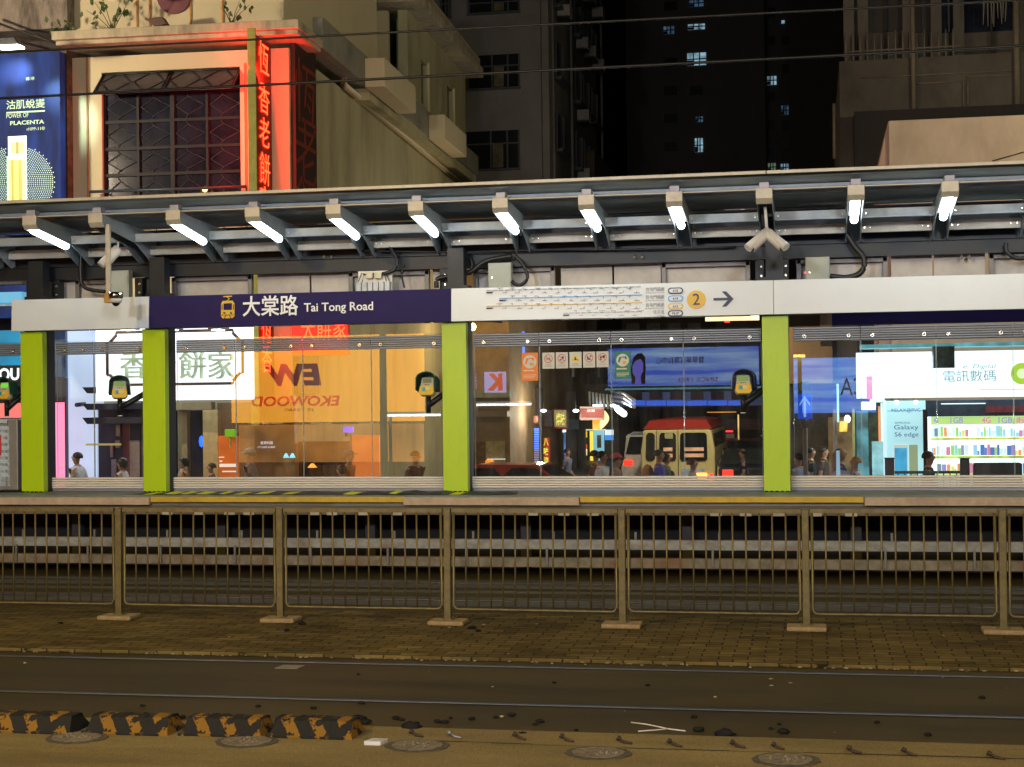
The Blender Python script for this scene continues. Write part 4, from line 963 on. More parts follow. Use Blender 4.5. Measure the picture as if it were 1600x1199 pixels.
# red glow of the neon, carried by added area lights near the characters
def red_light(loc, aim, p, par, s=.5, s2=2.4):
    ld = bpy.data.lights.new('neon_light', 'AREA'); ld.energy = p; ld.color = (1, .03, .012); ld.shape = 'RECTANGLE'; ld.size = s; ld.size_y = s2
    o = bpy.data.objects.new('neon_light', ld); COL.objects.link(o); o.location = loc; d = Vector(aim)-Vector(loc); o.rotation_euler = d.to_track_quat('-Z', 'Y').to_euler(); o.parent = par
red_light((sx1+.12, -.7, 6.4+1.5), (sx1+1.2, -.6, 8.0), 90, tN); red_light((sx0-.10, -.9, 8.4), (sx0-2.5, -.1, 9.2), 130, tN); red_light((sx1+.1, -.9, 9.2), (sx1+.9, -.6, 10.4), 60, tN)
red_light(((x0+x1)/2, -1.3, (z0+z1)/2), ((x0+x1)/2, 0, (z0+z1)/2), 40, tR, 2.0, .5)

# white lit sign with green gold characters (left bays)
WY = 32.0
def Pw(px, py, Y=WY): return onY(px, py, Y)
tW = thing('white_shop_sign', (-14, WY, 3.2), 'bright white shop sign with notched brown frame and large green gold characters', 'sign')
wlit = emit('sign_white_lit', (.86, .93, 1.0, 1), 1.5, .06, 1.5)
a, c = Pw(166, 601), Pw(377, 508)
b = MB(); b.box(onY(150, 600, WY+.1).x, onY(391, 600, WY+.1).x, WY+.1, WY+.35, onY(250, 626, WY).z, onY(250, 500, WY).z); b.build('sign_box', wlit, tW)
fz0, fz1 = onY(300, 600, WY).z, onY(300, 517, WY).z; fx0, fx1 = a.x, c.x; nk = .22
brown = mat('frame_brown', (.16, .10, .07), .5)
pts = [(fx0, fz0+nk), (fx0+nk*.3, fz0+nk), (fx0+nk, fz0+nk*.3), (fx0+nk, fz0), (fx1-nk, fz0), (fx1-nk, fz0+nk*.3), (fx1-nk*.3, fz0+nk), (fx1, fz0+nk), (fx1, fz1-nk), (fx1-nk*.3, fz1-nk), (fx1-nk, fz1-nk*.3), (fx1-nk, fz1), (fx0+nk, fz1), (fx0+nk, fz1-nk*.3), (fx0+nk*.3, fz1-nk), (fx0, fz1-nk)]
b = MB(); b.tube([(u, WY+.06, v) for u, v in pts+[pts[0]]], .035, 6); b.build('notched_frame', brown, tW)
gold = emit('letter_green_gold', (.40, .50, .34, 1), .8, .5, 6)
for ch, px in (('香', 208), ('老', 252), ('餅', 300), ('家', 345)):
    q = Pw(px, 592); q2 = Pw(px, 549); text(ch, 'raised_character', gold, tW, (q.x, WY+.09, q.z), height=q2.z-q.z, facing='-y', align='CENTER', depth=.10)
for px in (141, 207, 275, 347):
    q0_, q1_ = Pw(px-9, 516), Pw(px+10, 506); b = MB(); b.box(q0_.x, q1_.x, WY-.5, WY+.05, q0_.z, q1_.z+.1); sl = b.build('sign_lamp', brown, tW, .01)
    b = MB(); b.box(q0_.x+.05, q1_.x-.05, WY-.4, WY-.1, q0_.z-.02, q0_.z-.002); b.build('lens', emit('sign_lamp_lens', (.75, .85, 1, 1), 14), sl)

# left shopfront behind the narrow bay
SY = 33.2
tS = thing('bakery_shopfront', (-15, SY, -.85), 'blue white lit shopfront with dark tiered eaves and a dark doorway at left', 'shopfront')
wall_l = emit('lit_wall_blue_white', (.62, .76, 1.0, 1), .85, .15, .8); purple = mat('purple_black', (.03, .022, .06), .35, var=.5, scale=3)
def sb(px0, py0, px1, py1, Y0, Y1, m, nm, par, bev=0):
    q0_, q1_ = onY(px0, py1, Y0), onY(px1, py0, Y0); b = MB(); b.box(q0_.x, q1_.x, Y0, Y1, q0_.z, q1_.z); return b.build(nm, m, par, bev)
sb(103, 495, 152, 752, SY, SY+.3, wall_l, 'lit_wall', tS)
sb(76, 500, 102, 590, SY-.1, SY+.3, mat('blue_grey_panel', (.10, .16, .30), .5), 'blue_panel', tS)
sb(76, 590, 103, 790, SY-.1, SY+.3, mat('door_grey', (.07, .07, .10), .5), 'side_panel', tS)
sb(153, 640, 218, 800, SY, SY+.3, purple, 'dark_display', tS)
for k, py in enumerate((604, 630, 652)):
    q0_, q1_ = onY(128, py+11, SY-.6), onY(222, py, SY-.6); o_ = (q1_.z-q0_.z)
    b = MB(); b.prism([(q0_.x, q1_.z), (q0_.x+.12, q0_.z), (q1_.x, q0_.z), (q1_.x, q1_.z)], 'y', SY-.6, SY); b.build('tiered_eave', mat('eave_black', (.02, .02, .035), .5), tS, .01)
for (a0, b0, a1_, b1, cc) in ((181, 664, 187, 682, (.5, .38, .25)), (172, 696, 176, 715, (.5, .3, .3)), (180, 688, 187, 700, (.4, .3, .25)), (174, 718, 181, 745, (.45, .4, .45)), (203, 688, 218, 750, (.32, .25, .23))):
    sb(a0, b0, a1_, b1, SY-.06, SY-.003, mat('poster_%d' % a0, cc, .5, var=.25, scale=15), 'poster', tS)
sb(192, 655, 203, 742, SY-.05, SY-.003, mat('red_brown_panel', (.20, .04, .04), .5), 'red_panel', tS)
sb(134, 693, 188, 696.5, SY-.12, SY-.07, emit('shelf_glow', (.7, .55, .2, 1), .5), 'shelf_lamp', tS)
b = MB(); q = onY(119.5, 633, SY-.4); b.tube([(q.x, SY, q.z+.02), (q.x, SY-.4, q.z)], .05, 8); b.build('wall_camera', mat('dark_blue_metal', (.04, .06, .12), .4), tS)
tP = thing('pink_light_strip', (onY(93, 700, SY-.5).x, SY-.5, -.5), 'tall glowing pink light strip at the left of the narrow bay', 'light strip')
sb(88, 629, 97.5, 790, SY-.5, SY-.4, emit('pink_tube', (1.0, .16, .28, 1), 2.2), 'tube', tP); sb(86.5, 627, 99, 629, SY-.52, SY-.38, dframe, 'end_cap', tP)

# doorway, pillar, orange stand under the white sign
tD = thing('cream_doorway', (-12.7, SY, -.85), 'tan lintel and pillar round a dark doorway below the white sign', 'doorway')
tan = mat('tan_tile', (.36, .28, .15), .5, var=.15)
sb(262, 628, 330, 641, SY-.15, SY+.1, tan, 'lintel', tD, .01); sb(318, 641, 340, 800, SY-.15, SY+.1, mat('cream_pillar', (.62, .48, .22), .5), 'pillar', tD, .01)
sb(262, 641, 318, 800, SY+.4, SY+.5, mat('door_black', (.015, .015, .04), .3), 'dark_door', tD); sb(279, 641, 292, 800, SY+.2, SY+.39, tan, 'inner_column', tD)
sb(341, 628, 460, 800, SY+.05, SY+.3, mat('shop_brown', (.22, .13, .06), .5, var=.4, scale=2), 'shop_wall', tD)
sb(222, 628, 261, 800, SY-.1, SY+.1, mat('shop_grey', (.12, .10, .10), .5, var=.4, scale=2), 'pier', tD)
q = onY(315, 690, SY+.3); b = MB(); b.ball((q.x, SY+.3, q.z), .07, 8, sc=(1, .4, 2)); b.build('blue_lamp', emit('blue_spot', (.02, .12, 1, 1), 2.5), tD)
tO = thing('orange_advert_stand', (-12.4, SY-.6, -.85), 'orange advertising stand with white lettering beside the doorway', 'advert stand')
sb(342, 681, 371, 780, SY-.6, SY-.5, emit('orange_lit', (1.0, .20, .02, 1), .36, .4, 2), 'panel', tO)
for (a0, b0, a1_, b1) in ((342, 714, 350, 715.5), (343, 725, 369, 730), (347, 736, 369, 738), (343, 720, 347, 722)):
    sb(a0, b0, a1_, b1, SY-.62, SY-.602, emit('stand_white', (1, .85, .7, 1), .8), 'printed_line', tO)
tG = thing('green_box_sign', (-12.4, SY-.7, 1.5), 'small green box sign above the orange stand', 'sign'); sb(351, 671, 366, 683, SY-.8, SY-.62, emit('green_lit', (.25, .60, .02, 1), .5), 'box', tG, .01); sb(358, 683.5, 360, 700, SY-.75, SY-.7, mat('post_yellow', (.6, .5, .15), .5), 'post', tG)
# shop behind, under the side wall of the corner building
tK = thing('lane_shopfront', (-10, 35, -.85), 'dim food shopfront with cream lettering behind the second bay', 'shopfront')
KY = 33.6
sb(461, 690, 548, 800, KY+.6, KY+.8, mat('shop_dim', (.10, .08, .06), .5, var=.6, scale=3), 'back_wall', tK)
text('香港利園', 'lettering', emit('letter_pale', (.8, .8, .85, 1), .8), tK, tuple(onY(407, 694.5, KY-.42)), width=onY(426, 693, KY-.42).x-onY(407, 693, KY-.42).x)
text('I T CAFE & BAR', 'lettering', emit('letter_pale', (.8, .8, .85, 1), .8), tK, tuple(onY(403, 700.5, KY-.42)), width=onY(430, 700, KY-.42).x-onY(403, 700, KY-.42).x)
sb(398, 664, 460, 708, KY-.4, KY-.3, mat('dark_menu', (.03, .025, .03), .4), 'dark_board', tK)
sb(433, 721, 451, 733, KY-.3, KY-.2, emit('menu_yellow', (1, .50, .03, 1), .9), 'lit_menu', tK)
for px in (447, 457): 
    q = onY(px, 712, KY-.5); b = MB(); b.tube([(q.x, KY-.5, q.z-.05), (q.x, KY-.5, q.z+.05)], [.07, .02], 10); b.build('blue_lamp_shade', emit('cyan_lamp', (.15, .7, .9, 1), 1.3), tK)
q = onY(488, 728, KY-.4); b = MB(); b.tube([(q.x, KY-.4, q.z-.04), (q.x, KY-.4, q.z+.05)], [.11, .03], 10); b.build('orange_lamp_shade', emit('orange_lamp', (1, .35, .05, 1), 1.6), tK)
tV = thing('orange_poster_panel', (-10.2, KY, -.85), 'large plain orange poster panel on the cream side wall', 'poster')
sb(549.5, 680, 592, 790, KY+.2, KY+.3, emit('orange_poster', (1.0, .26, .05, 1), .45, .15, .8), 'panel', tV); sb(547.5, 678, 549.3, 790, KY+.17, KY+.3, tan, 'frame', tV)
tB2 = thing('blue_screen_sign', (-10.5, KY, 1.6), 'small glowing violet blue screen hanging at the middle of the second bay', 'screen')
sb(536, 667, 551, 676, KY, KY+.08, emit('violet_screen', (.12, .10, 1.0, 1), 1.0), 'screen', tB2); sb(539, 676.3, 543, 682, KY, KY+.06, dframe, 'bracket', tB2)

# far left: stained concrete wall, advert, lettered signs
GYY = 33.0
tL = thing('stained_concrete_building', (-18, 34.5, -.85), 'old stained concrete building at the top left corner', 'building')
stn = mat('stained_concrete', (.24, .20, .16), .9, var=.3, scale=2.5, bump=.4, dirt=(.015, .012, .010, 1), dirt_amt=.95, dirt_scale=1.1, stretch=(1.6, 1, .4))
sb(-200, -80, 104, 62, GYY+.9, GYY+6, stn, 'wall', tL)
sb(-200, 62, 104, 800, GYY+1.4, GYY+6, mat('dark_brick', (.05, .04, .035), .8, var=.4), 'lower_wall', tL)
sb(94, 78, 104, 500, GYY+.5, GYY+1.3, mat('rusty_edge', (.12, .09, .06), .8, var=.5, scale=5, dirt=(.02, .015, .01, 1), dirt_amt=.8), 'edge_strip', tL)
b = MB(); q = onY(35, 60, GYY+.4); b.tube([onY(-20, 30, GYY+.4), onY(20, 45, GYY+.4), onY(60, 58, GYY+.4), onY(98, 72, GYY+.4)], .03, 6); b.build('pipe', dframe, tL)
# billboard
tX = thing('beauty_billboard', (-18.5, GYY, 4), 'tall dark blue cosmetics billboard with yellow bottle and dotted circles, under a spot lamp', 'billboard')
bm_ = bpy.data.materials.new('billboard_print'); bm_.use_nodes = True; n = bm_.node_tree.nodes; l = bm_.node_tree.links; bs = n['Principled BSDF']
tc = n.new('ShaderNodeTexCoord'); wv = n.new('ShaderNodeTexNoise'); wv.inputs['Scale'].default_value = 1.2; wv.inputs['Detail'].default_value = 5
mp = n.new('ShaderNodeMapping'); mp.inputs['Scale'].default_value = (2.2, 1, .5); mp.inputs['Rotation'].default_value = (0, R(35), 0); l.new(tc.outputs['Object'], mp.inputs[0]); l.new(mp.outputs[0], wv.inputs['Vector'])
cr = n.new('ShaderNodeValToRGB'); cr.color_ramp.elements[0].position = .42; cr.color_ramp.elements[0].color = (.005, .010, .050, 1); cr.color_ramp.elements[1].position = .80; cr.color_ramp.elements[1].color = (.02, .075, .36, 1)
l.new(wv.outputs[0], cr.inputs[0]); bs.inputs['Base Color'].default_value = (.012, .022, .08, 1); bs.inputs['Specular IOR Level'].default_value = .1; l.new(cr.outputs[0], bs.inputs['Emission Color']); bs.inputs['Emission Strength'].default_value = .75; bs.inputs['Roughness'].default_value = .6  # print emits, standing in for the spot lamp's light on it
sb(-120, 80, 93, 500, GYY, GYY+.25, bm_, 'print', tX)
def bbx(px, py, d=.004): q = onY(px, py, GYY-d); return q
bt = emit('billboard_text', (.50, .75, .42, 1), .75)
def btext(s_, x0, yb, x1, yt, **k):
    q0_, q1_ = onY(x0, yb, GYY-.003), onY(x1, yt, GYY-.003); text(s_, 'lettering', bt, tX, tuple(q0_), height=q1_.z-q0_.z, width=q1_.x-q0_.x, **k)
btext('沽肌蛻變', 10, 171.5, 70, 154, bold=.008); btext('POWER OF', 10, 185, 44.5, 176.5); btext('PLACENTA', 16, 196, 69, 187, bold=.02); btext('rHPP-11®', 42, 204.5, 70, 198)
sb(10, 174.6, 70, 175.3, GYY-.006, GYY-.002, bt, 'rule', tX)
btext('香港', 40, 126, 54, 120)
dots = emit('billboard_dots', (.48, .80, .62, 1), .8)
cxy = (27, 285); b = MB()
for ring_ in range(15):
    rr_ = 17+ring_*2.95; nn = int(2*math.pi*rr_/3.1)
    if ring_ == 14: nn = int(nn*.4)
    for k in range(nn):
        a_ = 2*math.pi*k/nn; px, py = cxy[0]+rr_*math.cos(a_), cxy[1]+rr_*math.sin(a_)
        if -6 < px < 86 and 232 < py < 330 and not (10 < px < 43): q = onY(px, py, GYY-.004); s_ = .0145; b.add([(q.x+s_*math.cos(math.pi*j/3), q.y, q.z+s_*math.sin(math.pi*j/3)) for j in range(6)], [(0, 1, 2, 3, 4, 5)])
b.build('dotted_circle', dots, tX)
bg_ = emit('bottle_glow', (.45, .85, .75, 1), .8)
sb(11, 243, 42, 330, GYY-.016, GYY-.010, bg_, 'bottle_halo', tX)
for (x0_, x1_, cc) in ((13.5, 18, (.8, .8, .25)), (18, 21, (.45, .40, .02)), (21, 30, (.75, .70, .12)), (30, 34, (.5, .42, .02)), (34, 39.5, (.85, .85, .35))):
    sb(x0_, 250, x1_, 330, GYY-.024, GYY-.017, emit('bottle_%d' % int(x0_), (*cc, 1), .85), 'bottle', tX)
sb(12.5, 212, 41.5, 249.5, GYY-.026, GYY-.017, emit('bottle_cap_white', (.78, .95, .80, 1), .95), 'bottle_cap', tX, .05)
sb(17, 222, 37, 240, GYY-.030, GYY-.0265, emit('cap_shade', (.62, .65, .25, 1), .8), 'cap_window', tX, .04); sb(25, 222, 28.5, 241, GYY-.034, GYY-.031, emit('cap_gold', (.35, .28, .03, 1), .8), 'cap_stem', tX)
tZ = thing('billboard_lamp', tuple(onY(15, 70, GYY-1.6)), 'white spot lamp over the blue billboard', 'lamp'); q = onY(15, 68, GYY-1.6)
b = MB(); b.prism([(q.x-.32, q.z-.04), (q.x+.30, q.z-.06), (q.x+.15, q.z+.12), (q.x-.2, q.z+.12)], 'y', GYY-1.7, GYY-1.45); b.build('housing', dframe, tZ, .02)
b = MB(); b.box(q.x-.26, q.x+.26, GYY-1.72, GYY-1.42, q.z-.10, q.z-.062); b.build('lens', emit('spot_lens', (.85, .93, 1, 1), 18), tZ)
b = MB(); b.tube([(q.x, GYY-1.5, q.z+.1), (q.x, GYY+.9, q.z+.35)], .03, 6); b.build('arm', dframe, tZ)
def spot(loc, aim, col, p, ang, par, sz=.1, blend=.6):
    ld = bpy.data.lights.new('spot_light', 'SPOT'); ld.energy = p; ld.color = col; ld.spot_size = R(ang); ld.spot_blend = blend; ld.shadow_soft_size = sz
    o = bpy.data.objects.new('spot_light', ld); COL.objects.link(o); d = Vector(aim)-Vector(loc); o.rotation_euler = d.to_track_quat('-Z', 'Y').to_euler(); o.location = Vector(loc)-par.location; o.parent = par; return o
spot((q.x+.2, GYY-1.1, q.z-.15), tuple(onY(28, 112, GYY)), (.85, .93, 1), 900, 30, tZ, blend=1.0)
spot((q.x+.2, GYY-1.2, q.z-.15), tuple(onY(126, 200, GYY+1)), (.65, .95, .85), 600, 34, tZ, blend=1.0)
# lettered signs at the lower left edge
tE = thing('green_letter_sign', (-18.6, 31, 3.5), 'black sign with tall glowing yellow green letters at the left edge below the canopy', 'sign')
sb(-60, 380, 33, 447, 31.0, 31.2, mat('sign_black', (.02, .022, .03), .4), 'panel', tE)
gl_ = emit('letter_green_lit', (.42, .52, .05, 1), .85)
for (x0_, x1_, s_) in ((6, 24, 'E'), (30, 34.5, 'I')):
    q0_, q1_ = onY(x0_, 430, 30.99), onY(x1_, 394, 30.99); text(s_, 'letter', gl_, tE, tuple(q0_), height=q1_.z-q0_.z, width=q1_.x-q0_.x, bold=.02)
tQ = thing('blue_white_awning', (-18.6, 30.6, 3), 'pale blue lit awning strip below the green letters', 'awning'); sb(-60, 456, 34, 475, 30.4, 31, emit('awning_blue', (.10, .38, .62, 1), .8), 'canvas', tQ); sb(-60, 475.5, 34, 480, 30.35, 31, mat('awning_grey', (.35, .35, .38), .5), 'valance', tQ)
tU = thing('teal_screen_sign', (-18.6, 30.8, 2.5), 'teal lit screen and white round letters at the left edge beside the first pillar', 'sign')
sb(-60, 516, 31, 572, 30.8, 31, emit('teal_screen', (.01, .22, .42, 1), .9, .5, .9), 'screen', tU); sb(-60, 573, 33, 602, 30.8, 31, mat('sign_black', (.02, .022, .03), .4), 'letter_panel', tU)
q0_, q1_ = onY(-16, 595, 30.79), onY(30, 575, 30.79); text('YOU', 'letter', emit('letter_white_lit', (.85, .93, 1, 1), 1.4), tU, tuple(q0_), height=q1_.z-q0_.z, width=q1_.x-q0_.x, bold=.03)
tY = thing('pink_shop_window', (-18.6, 31.2, -.85), 'pink and white lit shop window at the left edge behind the ticket cabinet', 'shop window')
sb(-60, 604, 33, 640, 31.0, 31.1, mat('sign_black', (.02, .022, .03), .4), 'dark_panel', tY); sb(-60, 630, 33, 654, 30.94, 30.99, emit('window_pink', (1, .22, .20, 1), .9), 'pink_panel', tY); sb(-60, 655, 33, 800, 31.0, 31.1, emit('window_white', (.75, .75, 1, 1), .9, .5, 3), 'lit_goods', tY)

# ================================================================== towers and far blocks
grey_w = mat('tower_grey', (.15, .14, .13), .85, var=.15, scale=.8, dirt=(.06, .055, .05, 1), dirt_amt=.6, dirt_scale=.35)
acm = mat('ac_unit', (.22, .21, .19), .6, var=.2)
TY = 62.0
tT = thing('grey_apartment_tower', (-13, TY, -.85), 'grey apartment tower with dark windows and air conditioners behind the cream building', 'tower')
tx0, tx1 = onY(600, 200, TY).x, onY(846, 200, TY).x; tyb = onX(932, 200, tx1).y
b = MB(); b.box(tx0, tx1, TY, tyb, -.84, 45); b.build('wall', grey_w, tT)
b = MB(); b.box(tx1+.001, tx1+.28, TY+.3, TY+1.2, -.84, 45); b.build('corner_pier', grey_w, tT)
curt = mat('window_curtain', (.10, .085, .05), .8, var=.5, scale=3)
for (a0, b0, a1_, b1) in ((690, -4, 704, 27), (733, -6, 811, 22), (732, 84, 811, 140), (729, 203, 811, 266), (729, 330, 811, 395)):
    q0_, q1_ = onY(a0, b1, TY), onY(a1_, b0, TY)
    b = MB(); b.box(q0_.x, q1_.x, TY-.02, TY-.002, q0_.z, q1_.z); pw = b.build('window', mat('tower_glass', (.012, .013, .016), .15, spec=.6), tT)
    b = MB(); w_ = q1_.x-q0_.x
    for u in (0, .47, .78, 1): b.box(q0_.x+w_*u-.035, q0_.x+w_*u+.035, TY-.06, TY-.021, q0_.z, q1_.z)
    zz = q0_.z+(q1_.z-q0_.z)*.66; b.box(q0_.x, q1_.x, TY-.055, TY-.021, zz-.03, zz+.03); b.box(q0_.x-.05, q1_.x+.05, TY-.14, TY-.003, q0_.z-.08, q0_.z-.001); b.build('window_frame', mat('tower_frame', (.05, .05, .05), .5), pw)
    if w_ > 1:
        b = MB(); b.box(q0_.x+w_*.5, q0_.x+w_*.7, TY-.0215, TY-.0205, q0_.z+.05, zz); b.build('curtain', curt, pw)
rnd = random.Random(5)
for r_ in range(7):
    z_ = 3.5+r_*3.1
    for yy in (TY+3.5, TY+9, TY+14.5, tyb-5):
        if yy > tyb-2: continue
        b = MB(); b.box(tx1+.001, tx1+.03, yy, yy+1.8, z_, z_+1.6); pw = b.build('window', MATS['tower_glass'], tT)
        b = MB(); b.box(tx1+.031, tx1+.12, yy-.05, yy+.02, z_-.05, z_+1.65); b.box(tx1+.031, tx1+.12, yy+1.78, yy+1.85, z_-.05, z_+1.65); b.box(tx1+.001, tx1+.35, yy-.2, yy+2.0, z_-.2, z_-.06); b.build('window_frame', MATS['tower_frame'], pw)
        if rnd.random() < .75:
            z2 = z_-.9+rnd.uniform(-.1, .5); b = MB(); b.box(tx1+.05, tx1+.62, yy+.5, yy+1.3, z2, z2+.5); a_ = b.build('air_conditioner', acm, tT, .02)
            b = MB(); b.box(tx1+.001, tx1+.55, yy+.45, yy+1.35, z2-.08, z2-.003); b.build('bracket', dframe, a_)
for yy in (TY+2.4, TY+7.6, TY+18): b = MB(); b.tube([(tx1+.1, yy, -.8), (tx1+.1, yy, 40)], .07, 6); b.build('drain_pipe', grey_w, tT)

# far dark tower with a few lit rooms
CY = 115.0
tC = thing('dark_high_rise', (-2, CY, -.85), 'nearly black high rise in the distance with a few blue white lit rooms', 'tower')
blk = mat('far_tower_wall', (.12, .105, .10), .9, var=.15, scale=.2)
cx0, cx1, cx2 = onY(978, 100, CY).x, onY(1195, 100, CY).x, onY(1330, 100, CY).x
b = MB(); b.box(cx0, cx1, CY, CY+20, -.84, 75); b.box(cx1, cx2+6, CY+5, CY+24, -.84, 70); b.build('wall', blk, tC)
litm = {'b': emit('room_blue', (.12, .26, .42, 1), .22, .8, 1.8), 'w': emit('room_white', (.40, .66, .80, 1), .48, .8, 1.6), 'g': emit('room_green', (.25, .40, .25, 1), .3, .5, 1.5), 'd': mat('far_window_dark', (.02, .02, .024), .3)}
lits = [(1077, 0, 1099, 11, 'b'), (1075, 37, 1101, 47, 'w'), (1037, 41, 1053, 54, 'b'), (1074, 82, 1103, 103, 'w'), (1087, 182, 1098, 191, 'b'), (1086, 216, 1098, 238, 'w'), (1199, 119, 1213, 133, 'w'), (1221, 165, 1232, 180, 'b'), (1200, 255, 1212, 268, 'g'), (1220, 256, 1232, 268, 'w'), (1221, 32, 1226, 37, 'w')]
def farwin(a0, b0, a1_, b1, k):
    Yf = CY-.05 if a0 < 1195 else CY+4.95
    q0_, q1_ = onY(a0, b1, Yf), onY(a1_, b0, Yf); b = MB(); b.box(q0_.x, q1_.x, Yf, Yf+.04, q0_.z, q1_.z); pw = b.build('window', litm[k], tC)
    if k != 'd' and a1_-a0 > 8:
        b = MB(); w_ = q1_.x-q0_.x
        for u in (.33, .66): b.box(q0_.x+w_*u-.04, q0_.x+w_*u+.04, Yf-.03, Yf-.001, q0_.z, q1_.z)
        b.box(q0_.x, q1_.x, Yf-.03, Yf-.001, q0_.z+(q1_.z-q0_.z)*.45, q0_.z+(q1_.z-q0_.z)*.45+.08); b.box(q0_.x, q0_.x+w_*.35, Yf-.031, Yf-.0011, q0_.z, q0_.z+(q1_.z-q0_.z)*.4); b.build('window_bars', dframe, pw)
for a in lits: farwin(*a)
for r_ in range(9):
    for px in (1038, 1078, 1200, 1222):
        py = 2+r_*44+(10 if px > 1190 else 0)
        if all(abs(px-l_[0]) > 12 or abs(py-l_[1]) > 22 for l_ in lits): farwin(px, py, px+20 if px < 1190 else px+11, py+15, 'd')

# concrete building at the upper right
DY = 48.0
tDn = thing('concrete_block_building', (4, DY, -.85), 'old brown concrete building with railed balcony and pipes at the upper right', 'building')
dx0 = onY(1312, 150, DY).x; dcon = mat('brown_concrete', (.085, .078, .066), .9, var=.2, scale=1.2, dirt=(.03, .025, .02, 1), dirt_amt=.8, dirt_scale=.5, stretch=(1, 1, .6))
zb0 = onY(1400, 92, DY).z
b = MB(); b.box(dx0, 14, DY, DY+.4, -.84, zb0); b.box(dx0, dx0+.3, DY+.4, DY+12, -.84, zb0); b.build('lower_wall', dcon, tDn)
b = MB(); b.box(dx0+.3, 14, DY+1.3, DY+1.7, zb0-.2, 22); b.box(dx0, 14, DY+.4, DY+1.3, zb0-.2, zb0-.02); b.build('upper_wall', mat('brown_concrete_upper', (.07, .064, .055), .9, var=.25, scale=1.5), tDn)
b = MB()
for px in (1326, 1348, 1418, 1462, 1497): xx = onY(px, 30, DY+1.2).x; b.box(xx-.16, xx+.16, DY+1.0, DY+1.29, zb0-.02, 22)
b.build('upright_band', dcon, tDn)
for (a0, a1_, t0) in ((1356, 1412, 0), (1425, 1458, 0), (1470, 1494, 4), (1505, 1592, 0)):
    q0_, q1_ = onY(a0, 52, DY+1.28), onY(a1_, t0-6, DY+1.28); b = MB(); b.box(q0_.x, q1_.x, DY+1.26, DY+1.295, q0_.z, q1_.z); pw = b.build('window', mat('maroon_door', (.012, .007, .007), .5, var=.4) if a0 < 1470 else dglass, tDn)
    b = MB(); b.box(q0_.x-.05, q0_.x+.02, DY+1.2, DY+1.259, q0_.z, q1_.z); b.box((q0_.x+q1_.x)/2-.03, (q0_.x+q1_.x)/2+.03, DY+1.2, DY+1.259, q0_.z, q1_.z); b.build('window_frame', dframe, pw)
rl = MB(); xa_, xb_ = onY(1322, 90, DY+.2).x, onY(1500, 90, DY+.2).x; zt_ = onY(1400, 53, DY+.2).z; k = xa_
while k < xb_: rl.tube([(k, DY+.2, zb0), (k, DY+.2, zt_+random.uniform(-.03, .12))], .022, 5); k += .21
rl.tube([(xa_, DY+.2, zb0+.33), (xb_, DY+.2, zb0+.33)], .03, 5); rl.build('balcony_railing', mat('rail_pale', (.16, .14, .12), .6), tDn)
pip = mat('pipe_tan', (.14, .12, .085), .7, var=.2)
for px, y0_, y1_, r_ in ((1428, 175, -30, .07), (1590, 175, -30, .10), (1304, 248, 162, .05)):
    q0_, q1_ = onY(px, y0_, DY-.12), onY(px, y1_, DY-.12); b = MB(); b.tube([(q0_.x, DY-.12, q0_.z), (q0_.x, DY-.12, q1_.z)], r_, 8); b.build('pipe', pip, tDn)
for (a0, b0, a1_, b1) in ((1345, 122, 1590, 110), (1432, 131, 1505, 127), (1512, 120, 1590, 117), (1505, 127, 1505.5, 168), (1512, 120, 1512.5, 165), (1502, 78, 1590, 70)):
    P = [onY(a0, b0, DY-.04), onY(a1_, b1, DY-.04)]; b = MB(); b.tube(P, .028, 6); b.build('conduit', pip, tDn)
for k in range(8):
    px = 1538+k*5; q = onY(px, 12, DY-.3); b = MB(); b.tube([(q.x, DY-.3, q.z+.4), (q.x+random.uniform(-.05, .05), DY-.3, q.z-random.uniform(.2, .6))], [.03, .012], 5); b.build('hanging_plant_strand', mat('dry_strand', (.16, .14, .12), .9), tDn)
b = MB(); q0_, q1_ = onY(1336, 262, DY-1), onY(1392, 172, DY-1); b.box(q0_.x, 14, DY-1, DY-.15, -.84, q1_.z); b.build('dark_lean_to', mat('lean_to_black', (.014, .012, .012), .8), tDn)
# pink grey block in front of it
EY = 36.0
tEb = thing('plain_concrete_parapet', (4, EY, -.85), 'plain pinkish concrete block rising over the right end of the canopy', 'building')
ex0 = onY(1388, 190, EY).x; ez = onY(1388, 189, EY).z; ey1 = onX(1373, 260, ex0-.0).y
b = MB(); b.prism([(ex0, -.84), (14, -.84), (14, ez), (ex0, ez)], 'y', EY, EY+3)
b.build('wall', mat('pink_concrete', (.40, .31, .24), .85, var=.12, scale=1.3, dirt=(.22, .17, .12, 1), dirt_amt=.55, dirt_scale=.7, stretch=(1.2, 1, .6), bump=.2), tEb, .02)
q0_ = onY(1373, 258, EY); b = MB(); b.prism([(ex0-.003, ez-.02), (ex0-.003, -.84), (q0_.x-.10, -.84), (q0_.x, q0_.z)], 'y', EY+.05, EY+2.8); b.build('buttress', mat('pink_concrete_side', (.36, .24, .19), .85, var=.12), tEb)
b = MB(); b.tube([onY(1550, 252, EY-.03), onY(1606, 236, EY-.03)], .012, 5); b.build('cable', cab_m, tEb)

